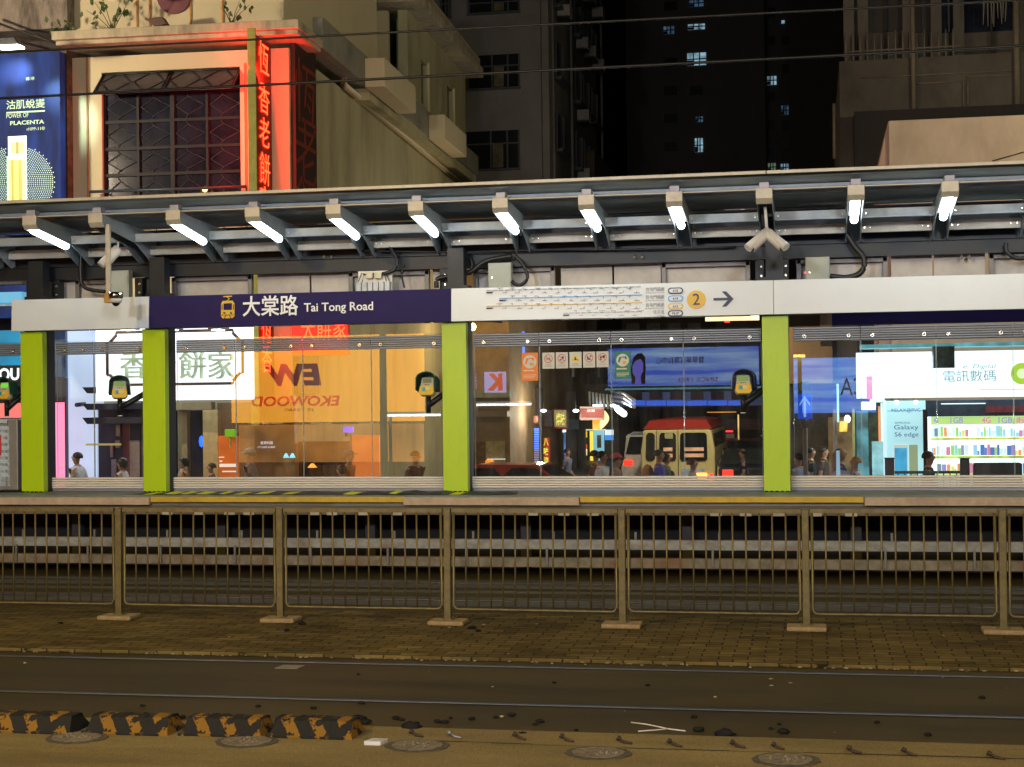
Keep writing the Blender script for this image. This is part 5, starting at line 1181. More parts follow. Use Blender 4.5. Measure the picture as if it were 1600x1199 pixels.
# ================================================================== side street seen through the middle bay
tan_w = mat('tan_brown_wall', (.20, .135, .065), .8, var=.25, scale=1.1, dirt=(.08, .05, .03, 1), dirt_amt=.6, dirt_scale=.5)
tF = thing('tan_corner_block', (-11, 52, -.85), 'tan brown block with awnings at the corner of the side street', 'building')
FYY = 52.0
fx0_, fx1_ = onY(700, 600, FYY).x, onY(796, 600, FYY).x
b = MB(); b.box(fx0_, fx1_, FYY, 70, -.84, 9); b.build('wall', tan_w, tF)
sb(735, 610, 796, 622, FYY-.8, FYY, mat('awning_olive', (.16, .17, .11), .7, var=.3), 'awning', tF); sb(735, 642, 792, 652, FYY-.5, FYY, mat('awning_dark', (.12, .10, .06), .7), 'awning', tF)
sb(735, 690, 797, 800, FYY-.05, FYY-.002, mat('shop_dark_brown', (.13, .075, .04), .6, var=.6, scale=3), 'shopfront', tF)
sb(760, 690, 788, 800, FYY-.12, FYY-.06, mat('stall_olive', (.24, .20, .09), .6, var=.6, scale=2.5), 'display', tF)
sb(761, 717, 789, 718.5, FYY-.2, FYY-.13, emit('shelf_white', (.9, .85, .8, 1), .8), 'shelf_lamp', tF); sb(776, 728, 787, 731, FYY-.2, FYY-.13, emit('shelf_white', (.9, .85, .8, 1), .8), 'shelf_lamp', tF)
q = onY(765, 722, FYY-.2); b = MB(); b.ball((q.x, FYY-.2, q.z), .12, 8, sc=(1.4, 1, .8)); b.build('orange_lamp', emit('orange_small', (1, .30, .02, 1), 1.0), tF)
tF2 = thing('dark_street_block', (-9, 70, -.85), 'dark brown tenement block with dim windows lining the side street', 'building')
b = MB(); b.box(fx1_+.01, onY(905, 560, 74).x, 74, 110, -.84, 14); b.build('wall', mat('tenement_dark', (.065, .05, .035), .85, var=.4, scale=.8), tF2)
for (a0, b0, a1_, b1, cc) in ((800, 560, 815, 590, .02), (828, 555, 846, 580, .09), (852, 560, 880, 600, .05), (885, 540, 900, 575, .02), (800, 510, 822, 520, .07), (852, 508, 878, 519, .02)):
    sb(a0, b0, a1_, b1, 73.9, 73.99, mat('dim_window_%d' % int(cc*100), (cc, cc*.8, cc*.55), .5, var=.5), 'window', tF2)
# receding shop row: side street wall
tF3 = thing('side_street_shop_row', (-9, 56, -.85), 'row of small lit shops receding along the left of the side street', 'shop row')
sb(799, 606, 846, 800, 57, 57.3, mat('row_dark', (.05, .035, .03), .7, var=.5, scale=2), 'front', tF3)
sb(846, 612, 900, 800, 64, 64.3, mat('row_dark', (.05, .035, .03), .7, var=.5, scale=2), 'front', tF3)
sb(900, 600, 966, 800, 72, 72.3, mat('row_brown', (.08, .06, .04), .7, var=.5, scale=2), 'front', tF3)
cw = emit('shop_cool_white', (.7, .85, 1, 1), 1.1, .35, 2.5); ww = emit('shop_warm_white', (1, .78, .45, 1), 1.1, .4, 2.5)
sb(800, 657, 822, 662, 56, 56.9, mat('awning_pale', (.35, .38, .45), .6), 'awning', tF3); sb(805, 666, 824, 670, 56, 56.9, emit('small_white_lamp', (.9, .95, 1, 1), 1.4), 'lamp', tF3)
sb(866, 672, 881, 676, 63.3, 63.9, emit('small_white_lamp', (.9, .95, 1, 1), 1.4), 'tube_light', tF3); sb(865, 677, 882, 790, 63.6, 63.9, emit('shop_blue_lit', (.10, .25, .55, 1), .65, .8, 2.2), 'lit_panel', tF3)
sb(897, 672, 900, 730, 71, 71.2, emit('red_orange_strip', (1, .15, .02, 1), 1.6), 'neon_strip', tF3); sb(922, 674, 926, 725, 71, 71.2, emit('yellow_strip', (1, .75, .08, 1), 1.2), 'neon_strip', tF3)
sb(907, 674, 916, 684, 71, 71.3, emit('yellow_block', (.9, .65, .03, 1), .8), 'yellow_box', tF3); sb(908, 695, 916, 701, 71, 71.3, emit('red_block', (.9, .08, .03, 1), .8), 'red_box', tF3); sb(907, 702, 916, 712, 71, 71.3, ww, 'lit_goods', tF3)
sb(928, 673, 943, 730, 71, 71.2, emit('teal_white_door', (.30, .68, .80, 1), .8), 'lit_door', tF3); sb(933, 680, 939, 700, 70.9, 70.99, mat('door_notice', (.35, .3, .25), .6), 'door_notice', tF3)
sb(945, 680, 957, 688, 71, 71.4, emit('blue_disc_sign', (.05, .3, .9, 1), 1), 'blue_sign', tF3); sb(945, 672, 957, 680, 71, 71.4, emit('disc_white', (.8, .9, 1, 1), 1.1), 'white_sign', tF3)
sb(912, 671, 945, 673, 70.5, 71, emit('canopy_edge_lit', (.9, .85, .5, 1), .9), 'canopy_edge', tF3)
def sign(px0, py0, px1, py1, Y, m, lb, th=.25, nm='hanging_sign', frame=None):
    q0_, q1_ = onY(px0, py1, Y), onY(px1, py0, Y); t = thing(nm, ((q0_.x+q1_.x)/2, Y, q0_.z), lb, 'sign', 'shop signs along the side street')
    b = MB(); b.box(q0_.x, q1_.x, Y, Y+th, q0_.z, q1_.z); b.build('board', m, t, .02)
    if frame: 
        b = MB(); b.tube([(q0_.x, Y-.02, q0_.z), (q1_.x, Y-.02, q0_.z), (q1_.x, Y-.02, q1_.z), (q0_.x, Y-.02, q1_.z), (q0_.x, Y-.02, q0_.z)], .05, 5); b.build('frame', frame, t)
    return t
ylw = emit('sign_char_yellow', (.85, .95, .08, 1), .9)
t = sign(848, 684, 858, 728, 58, emit('sign_board_red', (.45, .02, .01, 1), .5), 'narrow upright red sign with yellow green characters'); q0_ = onY(849, 725, 57.98)
for k, ch in enumerate('八味涼'):
    qa, qb = onY(849.5, 697+k*14.5, 57.98), onY(857, 685+k*14.5, 57.98); text(ch, 'character', ylw, t, tuple(qa), height=qb.z-qa.z, width=qb.x-qa.x, bold=.02)
t = sign(865, 640, 886, 669, 60, emit('sign_pale_red_frame', (.35, .30, .14, 1), .6, .4, 3), 'square sign with tall yellow characters over a red edge', frame=mat('sign_red_edge', (.5, .05, .05), .5)); 
for k, ch in enumerate('燒味'):
    qa, qb = onY(869+k*7, 665, 59.97), onY(875.5+k*7, 645, 59.97); text(ch, 'character', emit('char_yellow2', (1, .85, .12, 1), .9), t, tuple(qa), height=qb.z-qa.z, width=qb.x-qa.x, bold=.02)
sign(846, 641, 862, 667, 59, mat('sign_dull', (.09, .07, .07), .6, var=.5, scale=4), 'dull grey brown sign left of the yellow characters')
t = sign(907, 637, 943, 655, 56, mat('sign_maroon', (.22, .025, .02), .5, var=.4, scale=3), 'dark red sign with small white characters', frame=emit('frame_pale', (.8, .5, .4, 1), .4))
qa = onY(917, 644, 55.97); text('美容', 'character', lw, t, tuple(qa), height=.10, width=.3)
t = thing('round_lit_sign', tuple(onY(938, 655, 57)), 'glowing yellow and white rounded sign behind the dark red one', 'sign', 'shop signs along the side street')
q0_, q1_ = onY(926, 671, 57), onY(950, 637, 57); xm_ = q0_.x; pts = [(q0_.x, q0_.z), (q0_.x+.28, q0_.z)]+[(q0_.x+.30+(q1_.x-q0_.x-.30)*math.sin(math.pi*k/12), q0_.z+(q1_.z-q0_.z)*(k/12)) for k in range(1, 12)]+[(q0_.x+.2, q1_.z), (q0_.x, q1_.z)]
b = MB(); b.prism(pts, 'y', 57, 57.3); b.build('lit_body', emit('sign_yellow_white', (1, .80, .35, 1), 1.5), t)
b = MB(); b.prism([(u, v) for u, v in pts[:2]]+[(pts[1][0], pts[1][1]+.36), (pts[0][0], pts[0][1]+.36)], 'y', 56.98, 56.995); b.build('orange_foot', emit('sign_orange', (1, .45, .03, 1), 1.0), t)
sign(886, 655, 905, 672, 62, mat('sign_blue_dull', (.03, .07, .12), .5), 'dull blue sign board between yellow and dark red ones')
sign(833, 650, 840, 662, 55, mat('sign_brown_dull', (.14, .05, .03), .5, var=.6, scale=6), 'small brown sign above the blue LED strip')
t = thing('led_strip_sign', tuple(onY(837, 700, 55)), 'upright blue LED sign with lit rungs', 'sign', 'shop signs along the side street')
sb(834, 668, 842, 726, 55, 55.1, mat('led_back', (.03, .02, .04), .5), 'back_board', t)
for k in range(20):
    py = 670+k*2.8; c_ = emit('led_blue', (.08, .2, 1, 1), 2.0) if k < 12 else emit('led_grey', (.4, .35, .55, 1), .6); sb(834.5, py, 841.5, py+1.5, 54.9, 54.99, c_, 'led_bar', t)
# awning ribs and shop lamps above the side street
t = thing('ribbed_canopy', tuple(onY(960, 615, 60)), 'pale ribbed roof canopy catching light above the side street', 'canopy')
rc = mat('rib_pale', (.42, .45, .42), .5)
for k in range(7): b = MB(); b.tube([onY(921+k*5.4, 612+k*.9, 60-k*.25), onY(922+k*5.6, 634+k*1.1, 60-k*.25)], .055, 5); b.build('rib', rc, t)
for k in range(3): b = MB(); b.tube([onY(955, 611+k*7, 60), onY(975, 615+k*7, 56), onY(991, 626+k*5, 50)], .06, 6); b.build('eave_edge', rc, t)
sb(926, 632, 946, 636, 59, 59.4, emit('tube_far', (.85, .95, 1, 1), 2.4), 'tube_light', t)
t = thing('hanging_tube_lamp', tuple(onY(969, 642, 52)), 'bright slanted tube lamp hanging over the side street', 'lamp'); b = MB(); b.tube([onY(964, 638, 52), onY(975, 647, 50)], .11, 8); b.build('tube', emit('tube_far', (.85, .95, 1, 1), 2.4), t)
b = MB(); b.tube([onY(969, 641, 51), onY(969, 560, 51)], .015, 5); b.build('cord', cab_m, t)
for px, py, lb in ((958, 634, 'small white lamp left of the slanted tube lamp'), (849, 642, 'small white lamp above the narrow red sign'), (900, 642, 'small white lamp left of the dark red sign')):
    t = thing('shop_lamp', tuple(onY(px, py, 55)), lb, 'lamp', 'small white lamps in the side street'); q = onY(px, py, 55); b = MB(); b.ball(tuple(q), .09, 8, sc=(1.4, 1, .7)); b.build('bulb', emit('tube_far', (.85, .95, 1, 1), 2.4), t); b = MB(); b.tube([q+Vector((0, 0, .05)), q+Vector((0, 0, .4))], .015, 5); b.build('cord', cab_m, t)
t = thing('distant_street_lamp', tuple(onY(738, 511, 50.5)), 'small star bright warm lamp just right of the central pillar', 'street lamp'); q = onY(738, 511, 50.5); b = MB(); b.ball(tuple(q), .13, 10); b.build('globe', emit('globe_warm', (1, .72, .3, 1), 14), t); b = MB(); b.tube([q+Vector((0, 0, .1)), q+Vector((-.2, .6, .3)), (fx0_+2, FYY+.1, q.z+.2)], .03, 6); b.build('arm', dframe, t)
# dark grey board and wall on the right of the street
tH = thing('dark_right_block', (2, 60, -.85), 'very dark block with faint windows behind the minibus', 'building')
sb(1122, 440, 1330, 800, 75, 75.3, mat('right_block_dark', (.06, .045, .03), .85, var=.4, scale=.7), 'wall', tH)
sb(1135, 655, 1188, 672, 70, 70.3, mat('bar_red_dim', (.08, .03, .04), .6, var=.5, scale=2), 'signband', tH)
sb(1105, 643.5, 1150, 645, 60, 60.1, emit('orange_line', (1, .35, .04, 1), 1.0, .6, 2), 'lit_edge', tH); sb(1153, 648, 1154.5, 690, 60, 60.1, emit('yellow_line', (1, .65, .2, 1), .8, .7, 2), 'lit_edge', tH)
sb(1130, 673, 1145, 675.5, 58, 58.1, emit('red_lamp', (1, .04, .03, 1), 2.0), 'red_lamp', tH); sb(1122, 678, 1147, 685, 62, 62.2, mat('pale_plate2', (.25, .18, .18), .6), 'plate', tH)
tH2 = thing('lit_gantry_sign', tuple(onY(1140, 505, 60)), 'bright cream strip light with a red lamp just below the line map board', 'sign'); sb(1102, 493, 1186, 502, 60, 60.2, emit('gantry_cream', (1, .80, .45, 1), 1.3, .3, 1.5), 'strip', tH2); sb(1132, 501.5, 1140, 504, 59.9, 60.1, emit('red_lamp', (1, .04, .03, 1), 2.0), 'red_lamp', tH2)
tH3 = thing('far_brown_facade', (-3, 80, -.85), 'dim facade with faint balconies seen in the gap above the middle glass screen', 'building')  # wall in one dark brown tone, windows slightly paler
sb(905, 440, 1121, 640, 84, 84.3, mat('dim_facade', (.06, .05, .03), .85, var=.5, scale=.6), 'wall', tH3)
for k in range(6): sb(915+k*32, 505, 935+k*32, 530, 83.9, 83.99, mat('dim_window_7', (.07, .056, .04), .5, var=.5), 'window', tH3)
for px in (872, 884): sb(px, 500, px+1.2, 520, 70, 70.1, emit('thin_warm', (1, .6, .2, 1), .5), 'lit_slit', tH3)
def point_in(par, loc, col, p, r=.1):
    ld = bpy.data.lights.new('lamp_light', 'POINT'); ld.energy = p; ld.color = col; ld.shadow_soft_size = r
    o = bpy.data.objects.new('lamp_light', ld); COL.objects.link(o); o.location = Vector(loc)-par.location; o.parent = par
for o in [o for o in COL.objects if o.name.startswith('shop_lamp')]: point_in(o, o.location+Vector((0, -.6, -.1)), (1, .9, .72), 140)
hl = bpy.data.objects['hanging_tube_lamp']; point_in(hl, hl.location+Vector((0, -.8, -.3)), (.95, .95, 1), 260)
dl_ = bpy.data.objects['distant_street_lamp']; point_in(dl_, dl_.location+Vector((.3, -.8, -.2)), (1, .66, .28), 160)

# ================================================================== vehicles
street_lamp(-1.05, 37.5, 6.4, (1, .84, .58), 620, (-3.6, 42.5, .5), 'warm street lamp over the side street, its pole hidden by the right lime pillar', arm=1.6)  # lamp added to brighten the minibus, its head hidden by the canopy
GZ = -.85
def tyre(par, x, y, z, r, wd):
    b = MB(); b.tube([(x-wd/2, y, z), (x+wd/2, y, z)], r, 20); w_ = b.build('wheel', mat('tyre_black', (.015, .015, .015), .8), par, local=True)
    b = MB(); b.tube([(x-wd/2-.01, y, z), (x+wd/2+.01, y, z)], r*.58, 16); b.build('rim', steel_g, w_, local=True)
glassv = mat('vehicle_glass', (.010, .013, .015), .06, spec=.7)
tail_r = emit('tail_red', (1, .02, .01, 1), 3.2); amber = emit('tail_amber', (1, .32, .03, 1), 7)
def minibus(px0, px1, py_top, Y):
    a, c = onY(px0, 700, Y), onY(px1, 700, Y); wd = c.x-a.x; zt = onY((px0+px1)/2, py_top, Y).z-GZ; xc_ = (a.x+c.x)/2
    t = thing('public_minibus', (xc_, Y, GZ), 'cream yellow public minibus with red roof seen from behind', 'minibus')
    w = wd/2; Ls = 6.2; zb = .35; zw = zt*.60; zr = zt-.28
    body = mat('bus_cream', (.58, .54, .26), .3, var=.05, coat=.5); roof = mat('bus_red', (.24, .018, .012), .3, var=.08, coat=.4)
    sec = [(-w, zb), (-w*1.0, zw), (-w*.91, zr), (w*.91, zr), (w, zw), (w, zb)]
    b = MB(); b.prism(sec, 'y', 0, Ls); b.build('body', body, t, .06, 3, local=True)
    b = MB(); b.add([(-w*.93, -.02, zr+.001), (w*.93, -.02, zr+.001), (w*.93, Ls, zr+.001), (-w*.93, Ls, zr+.001), (-w*.78, .22, zt-.04), (w*.78, .22, zt-.04), (w*.78, Ls-.4, zt-.04), (-w*.78, Ls-.4, zt-.04), (-w*.5, .4, zt), (w*.5, .4, zt), (w*.5, Ls-.7, zt), (-w*.5, Ls-.7, zt)],
          [(0, 1, 5, 4), (1, 2, 6, 5), (2, 3, 7, 6), (3, 0, 4, 7), (4, 5, 9, 8), (5, 6, 10, 9), (6, 7, 11, 10), (7, 4, 8, 11), (8, 9, 10, 11), (0, 3, 2, 1)]); b.build('roof', roof, t, .03, local=True)
    z0, z1 = zw-.25, zr-.10
    for nm, u0, u1 in (('window', -.50, -.04), ('window', .06, .80), ('window', -.86, -.62)):
        b = MB(); b.prism([(w*u0, z0+.06), (w*u0+.06, z0), (w*u1-.06, z0), (w*u1, z0+.06), (w*u1*.985, z1-.06), (w*u1*.985-.06, z1), (w*u0+.07, z1), (w*u0+.02, z1-.06)], 'y', -.022, -.004); pw = b.build(nm, glassv, t, local=True)
        if u0 > -.6:
            b = MB()
            for k in range(2):
                b.box(w*u0+.12, w*u1-.10, -.026, -.0225, z0+.1+k*.17, z0+.2+k*.17)
            b.build('seat_glow', emit('cabin_glow', (.75, .42, .24, 1), .55, .5, 5), pw, local=True)
    b = MB(); b.box(w*.012-.006, w*.012+.012, -.012, -.002, zb+.2, zr-.02); b.box(-w*.56-.01, -w*.56+.004, -.012, -.002, zb+.2, zr-.02); b.build('door_seam', dark_m, t, local=True)
    b = MB(); b.box(-w*.34, -w*.12, -.03, -.023, z1-.16, z1-.01); b.build('round_mirror', mat('mirror_pale', (.4, .42, .25), .3), t, .05, local=True)
    b = MB(); b.box(w*.10, w*.72, -.012, -.003, z0-.46, z0-.22); b.build('side_notice', mat('bus_notice_blue', (.30, .42, .62), .4, var=.3, scale=12), t, .08, local=True)
    b = MB(); b.prism([(-w*.17+.09*math.cos(k*math.pi/8), z0-.42+.15*math.sin(k*math.pi/8)) for k in range(16)], 'y', -.03, -.004); b.build('door_handle', dark_m, t, local=True)
    for sx in (-1, 1):
        b = MB(); b.box(sx*w*.62-.16, sx*w*.62+.16, -.05, -.003, zb+.28, zb+.42) ; b.build('tail_light', amber, t, .02, local=True)
        b = MB(); b.box(sx*w*.9-.05, sx*w*.9+.05, -.04, -.003, zb+.1, zb+.4); b.build('tail_light', tail_r, t, .02, local=True)
        tyre(t, sx*(w-.16), 1.2, .36, .36, .24); tyre(t, sx*(w-.16), Ls-1.0, .36, .36, .24)
    b = MB(); b.box(-w, w, -.12, -.002, zb-.02, zb+.16); b.build('bumper', mat('bumper_grey', (.12, .12, .12), .5), t, .03, local=True)
    b = MB(); b.box(-.26, .26, -.03, -.004, zb+.2, zb+.32); b.build('number_plate', mat('plate_yellow', (.6, .5, .05), .4), t, local=True)
    for k in range(5):
        for sx in (-1, 1):
            b = MB(); ya = .35+k*1.12; b.prism([(ya, z0+.0), (ya+1.0, z0), (ya+1.0, z1-.02), (ya, z1-.02)], 'x', sx*w*.93, sx*(w*.93+.055)); b.build('window', glassv, t, .03, local=True)
    return t
minibus(1001, 1117, 655, 43.0)
def car(x, y, heading, body_m, lb, kind='saloon', lights=True, sc=1.0):
    "front of the car points to +y before turning"
    t = thing('parked_car' if not lights else 'moving_car', (x, y, GZ), lb, 'car', 'cars on the street behind the shelter', rz=heading)
    Ls, w = 4.5*sc, .88*sc
    if kind == 'saloon': top = [(-2.2, .75), (-2.15, .98), (-1.55, 1.02), (-1.0, 1.42), (.35, 1.44), (1.05, 1.0), (2.1, .85), (2.2, .6)]
    else: top = [(-2.2, .75), (-2.18, 1.1), (-1.95, 1.72), (-.2, 1.78), (.7, 1.7), (1.25, 1.12), (2.1, .95), (2.2, .6)]
    side = [(u*sc, v*sc) for u, v in ([(-2.2, .28)]+top+[(2.2, .28)])]
    b = MB(); n_ = len(side); vs = []
    for sx, f in ((-1, 1), (1, 1)):
        for u, v in side:
            k = 1.0 if v < 1.05*sc else .82; vs.append((sx*w*k, u, v))
    b.add(vs, [tuple(range(n_))[::-1], tuple(range(n_, 2*n_))]+[(i, (i+1) % n_, n_+(i+1) % n_, n_+i) for i in range(n_)]); b.build('body', body_m, t, .05, 3, local=True)
    zt = 1.36*sc if kind == 'saloon' else 1.66*sc; zs = 1.05*sc if kind == 'saloon' else 1.15*sc
    for sx in (-1, 1):
        for ya, yb_ in ((-1.25, -.35), (-.28, .55)):
            b = MB(); yo = .25 if kind == 'saloon' else .1
            b.add([(sx*(w*.985), ya*sc-yo*.4, zs), (sx*w*.985, yb_*sc+.25, zs), (sx*w*.86, yb_*sc-.1, zt), (sx*w*.86, ya*sc+yo, zt), (sx*(w*.985)+sx*.02, ya*sc-yo*.4, zs), (sx*w*.985+sx*.02, yb_*sc+.25, zs), (sx*w*.86+sx*.02, yb_*sc-.1, zt), (sx*w*.86+sx*.02, ya*sc+yo, zt)], [(0, 1, 2, 3), (7, 6, 5, 4), (0, 4, 5, 1), (1, 5, 6, 2), (2, 6, 7, 3), (3, 7, 4, 0)]); b.build('window', glassv, t, local=True)
    rr0, rr1 = ((-1.58, 1.06), (-1.08, 1.39)) if kind == 'saloon' else ((-2.19, 1.14), (-2.0, 1.66))
    b = MB(); b.add([(-w*.8, rr0[0]*sc-.02, rr0[1]*sc), (w*.8, rr0[0]*sc-.02, rr0[1]*sc), (w*.68, rr1[0]*sc-.02, rr1[1]*sc), (-w*.68, rr1[0]*sc-.02, rr1[1]*sc)], [(0, 1, 2, 3)]); b.build('rear_window', glassv, t, local=True)
    b = MB(); b.add([(-w*.8, 1.06*sc, 1.04*sc), (w*.8, 1.06*sc, 1.04*sc), (w*.68, .42*sc, 1.42*sc), (-w*.68, .42*sc, 1.42*sc)], [(0, 1, 2, 3)]); b.build('windscreen', glassv, t, local=True)
    for sx in (-1, 1):
        b = MB(); b.box(sx*w*.72-.14, sx*w*.72+.14, -2.24*sc, -2.19*sc, .78*sc, .94*sc); b.build('tail_light', tail_r if lights else mat('tail_off', (.2, .01, .01), .3), t, .02, local=True)
        b = MB(); b.box(sx*w*.72-.13, sx*w*.72+.13, 2.18*sc, 2.23*sc, .62*sc, .76*sc); b.build('headlight', emit('headlight', (1, .85, .6, 1), 4) if lights else camw, t, .02, local=True)
        for yy in (-1.4, 1.4): tyre(t, sx*(w-.08), yy*sc, .31*sc, .31*sc, .2)
    return t
p_red = mat('taxi_red', (.26, .018, .010), .3, var=.05, coat=.6); p_blk = mat('car_black', (.012, .012, .014), .18, coat=.6); p_sil = mat('car_silver', (.35, .36, .38), .28, .4, coat=.5); p_white = mat('car_white', (.55, .56, .58), .25, coat=.5)
car(-6.9, 34.2, R(86), p_red, 'red taxi passing sideways behind the middle glass screen')
car(-5.0, 50.0, 0, p_white, 'pale sport utility car at the left of the minibus', 'suv')
car(-1.75, 43.5, R(4), p_blk, 'black saloon with red tail lights at the right of the minibus')
car(-.75, 47.5, R(12), p_sil, 'silver van shaped car beside the right lime pillar', 'suv')
car(-2.2, 53.5, 0, mat('car_dark_red', (.08, .02, .02), .3, coat=.5), 'dark red saloon farther up the side street behind the black one')

# ================================================================== people
def skin_mesh(nodes, edges, name, sub=1, root=0):
    me = bpy.data.meshes.new(name); me.from_pydata([n[0] for n in nodes], edges, []); o = bpy.data.objects.new(name, me); COL.objects.link(o)
    md = o.modifiers.new('skin', 'SKIN'); md.use_smooth_shade = True
    sv = me.skin_vertices[0].data
    for i, n_ in enumerate(nodes):
        r = n_[1]; sv[i].radius = (r, r) if not isinstance(r, tuple) else r
        sv[i].use_root = (i == root)
    s_ = o.modifiers.new('sub', 'SUBSURF'); s_.levels = sub; s_.render_levels = sub
    bpy.context.view_layer.update(); out = bpy.data.meshes.new_from_object(o.evaluated_get(bpy.context.evaluated_depsgraph_get()))
    bpy.data.objects.remove(o); return out
def base_person(kind):
    "one pose; x is forward. returns meshes: body, shirt, trousers"
    st = .26 if kind == 0 else -.22
    N = []; E_ = []
    def n(p, r): N.append((p, r)); return len(N)-1
    pel = n((0, 0, .96), (.12, .155)); sp = n((0, 0, 1.12), (.105, .135)); ch = n((.01, 0, 1.30), (.115, .165)); up = n((0, 0, 1.42), (.085, .12)); nk = n((.012, 0, 1.50), .055)
    jw = n((.03, 0, 1.575), (.062, .062)); hd = n((.022, 0, 1.66), (.098, .078)); cr_ = n((.012, 0, 1.725), (.07, .06))
    E_ += [(pel, sp), (sp, ch), (ch, up), (up, nk), (nk, jw), (jw, hd), (hd, cr_)]
    ns = n((.105, 0, 1.635), .018); ns2 = n((.122, 0, 1.622), .014); E_ += [(hd, ns), (ns, ns2)]
    for s_ in (-1, 1):
        er = n((.01, s_*.082, 1.64), .018); E_.append((hd, er))
        sh = n((0, s_*.185, 1.41), .062); el = n((-.06+.03*s_*st*4, s_*.225, 1.13), .043); wr = n((.07+.10*s_*st*3, s_*.225, .92), .030); pm = n((.10+.11*s_*st*3, s_*.222, .855), (.018, .04))
        E_ += [(up, sh), (sh, el), (el, wr), (wr, pm)]
        px_, pz_ = N[pm][0][0], N[pm][0][2]
        for k, (o1, ln) in enumerate(((-.026, .062), (-.009, .072), (.009, .068), (.026, .054))):
            f1 = n((px_+.012, s_*.222+o1, pz_-.035), .0095); f2 = n((px_+.012+.004, s_*.222+o1, pz_-.035-ln*.6), .0085); f3 = n((px_+.003, s_*.222+o1, pz_-.035-ln), .007); E_ += [(pm, f1), (f1, f2), (f2, f3)]
        th = n((px_+.035, s_*.205, pz_+.0), .011); th2 = n((px_+.055, s_*.20, pz_-.032), .009); E_ += [(pm, th), (th, th2)]
        hp = n((0, s_*.09, .90), .088); kn = n((.02+s_*st*.8, s_*.10, .50), .055); an = n((-.02+s_*st*1.1, s_*.10, .085), .036); to = n((.14+s_*st*1.1, s_*.11, .03), (.028, .04))
        E_ += [(pel, hp), (hp, kn), (kn, an), (an, to)]
    body = skin_mesh(N, E_, 'person_body', 2)
    N2 = [((0, 0, .93), (.135, .170)), ((0, 0, 1.12), (.122, .152)), ((.01, 0, 1.30), (.130, .182)), ((0, 0, 1.425), (.092, .135)), ((.01, 0, 1.478), .066)]; E2 = [(0, 1), (1, 2), (2, 3), (3, 4)]
    for s_ in (-1, 1):
        i = len(N2); e = Vector((-.06+.03*s_*st*4, s_*.225, 1.13)); N2 += [((0, s_*.19, 1.41), .078), (tuple(Vector((0, s_*.19, 1.41)).lerp(e, .75)), .068)]; E2 += [(3, i), (i, i+1)]
    shirt = skin_mesh(N2, E2, 'shirt', 1)
    N3 = [((0, 0, .98), (.125, .165))]; E3 = []
    for s_ in (-1, 1):
        i = len(N3); N3 += [((0, s_*.09, .89), .102), ((.02+s_*st*.8, s_*.10, .50), .076), ((-.02+s_*st*1.1, s_*.10, .13), .062)]; E3 += [(0, i), (i, i+1), (i+1, i+2)]
    trs = skin_mesh(N3, E3, 'trousers', 1)
    return body, shirt, trs
POSES = [base_person(0), base_person(1)]
def hair_mb(style):
    b = MB(); M = None
    if style == 'bald': b.ball((.005, 0, 1.665), .098, 16, zmin=.0, sc=(1.04, .90, .99)); return b
    # cap of hair over the skull, open at the face
    vs = []; fs = []; nu, nv = 16, 9; low = {'short': -.25, 'bob': -.9, 'long': -1.0, 'bun': -.35}[style]
    for i in range(nv+1):
        for j in range(nu):
            q = 2*math.pi*j/nu; front = max(0, math.cos(q)); lim = low*(1-front)+.42*front
            t = (1-(1-lim)*i/nv); t = max(-1, min(1, t)); r = math.sqrt(max(0, 1-t*t))
            if t < 0: r = max(r, .93)
            k = .112 if style in ('bob', 'long') else .106
            vs.append((.008-.012+k*1.02*r*math.cos(q), k*.90*r*math.sin(q), 1.655+k*.98*t))
    for i in range(nv):
        for j in range(nu): fs.append((i*nu+j, (i+1)*nu+j, (i+1)*nu+(j+1) % nu, i*nu+(j+1) % nu))
    b.add(vs, fs, 0, True)
    if style == 'long': b.tube([(-.07, 0, 1.66), (-.085, 0, 1.52), (-.09, 0, 1.36), (-.09, 0, 1.27)], [.075, .08, .065, .03], 10)
    if style == 'bun': b.ball((-.12, 0, 1.70), .05, 10)
    return b
def cap_mb():
    b = MB(); b.ball((.008, 0, 1.685), .112, 16, zmin=.0, sc=(1.04, .93, .86)); b.prism([(.09+.10*math.cos(a), .085*math.sin(a)) for a in [math.pi*(k/8-.5) for k in range(9)]]+[(.06, .08), (.06, -.08)], 'z', 1.684, 1.695); return b
SK = mat('skin_tone', (.42, .24, .15), .55, var=.05); 
def cloth(name, c): return mat('cloth_'+name, c, .85, var=.12, scale=12)
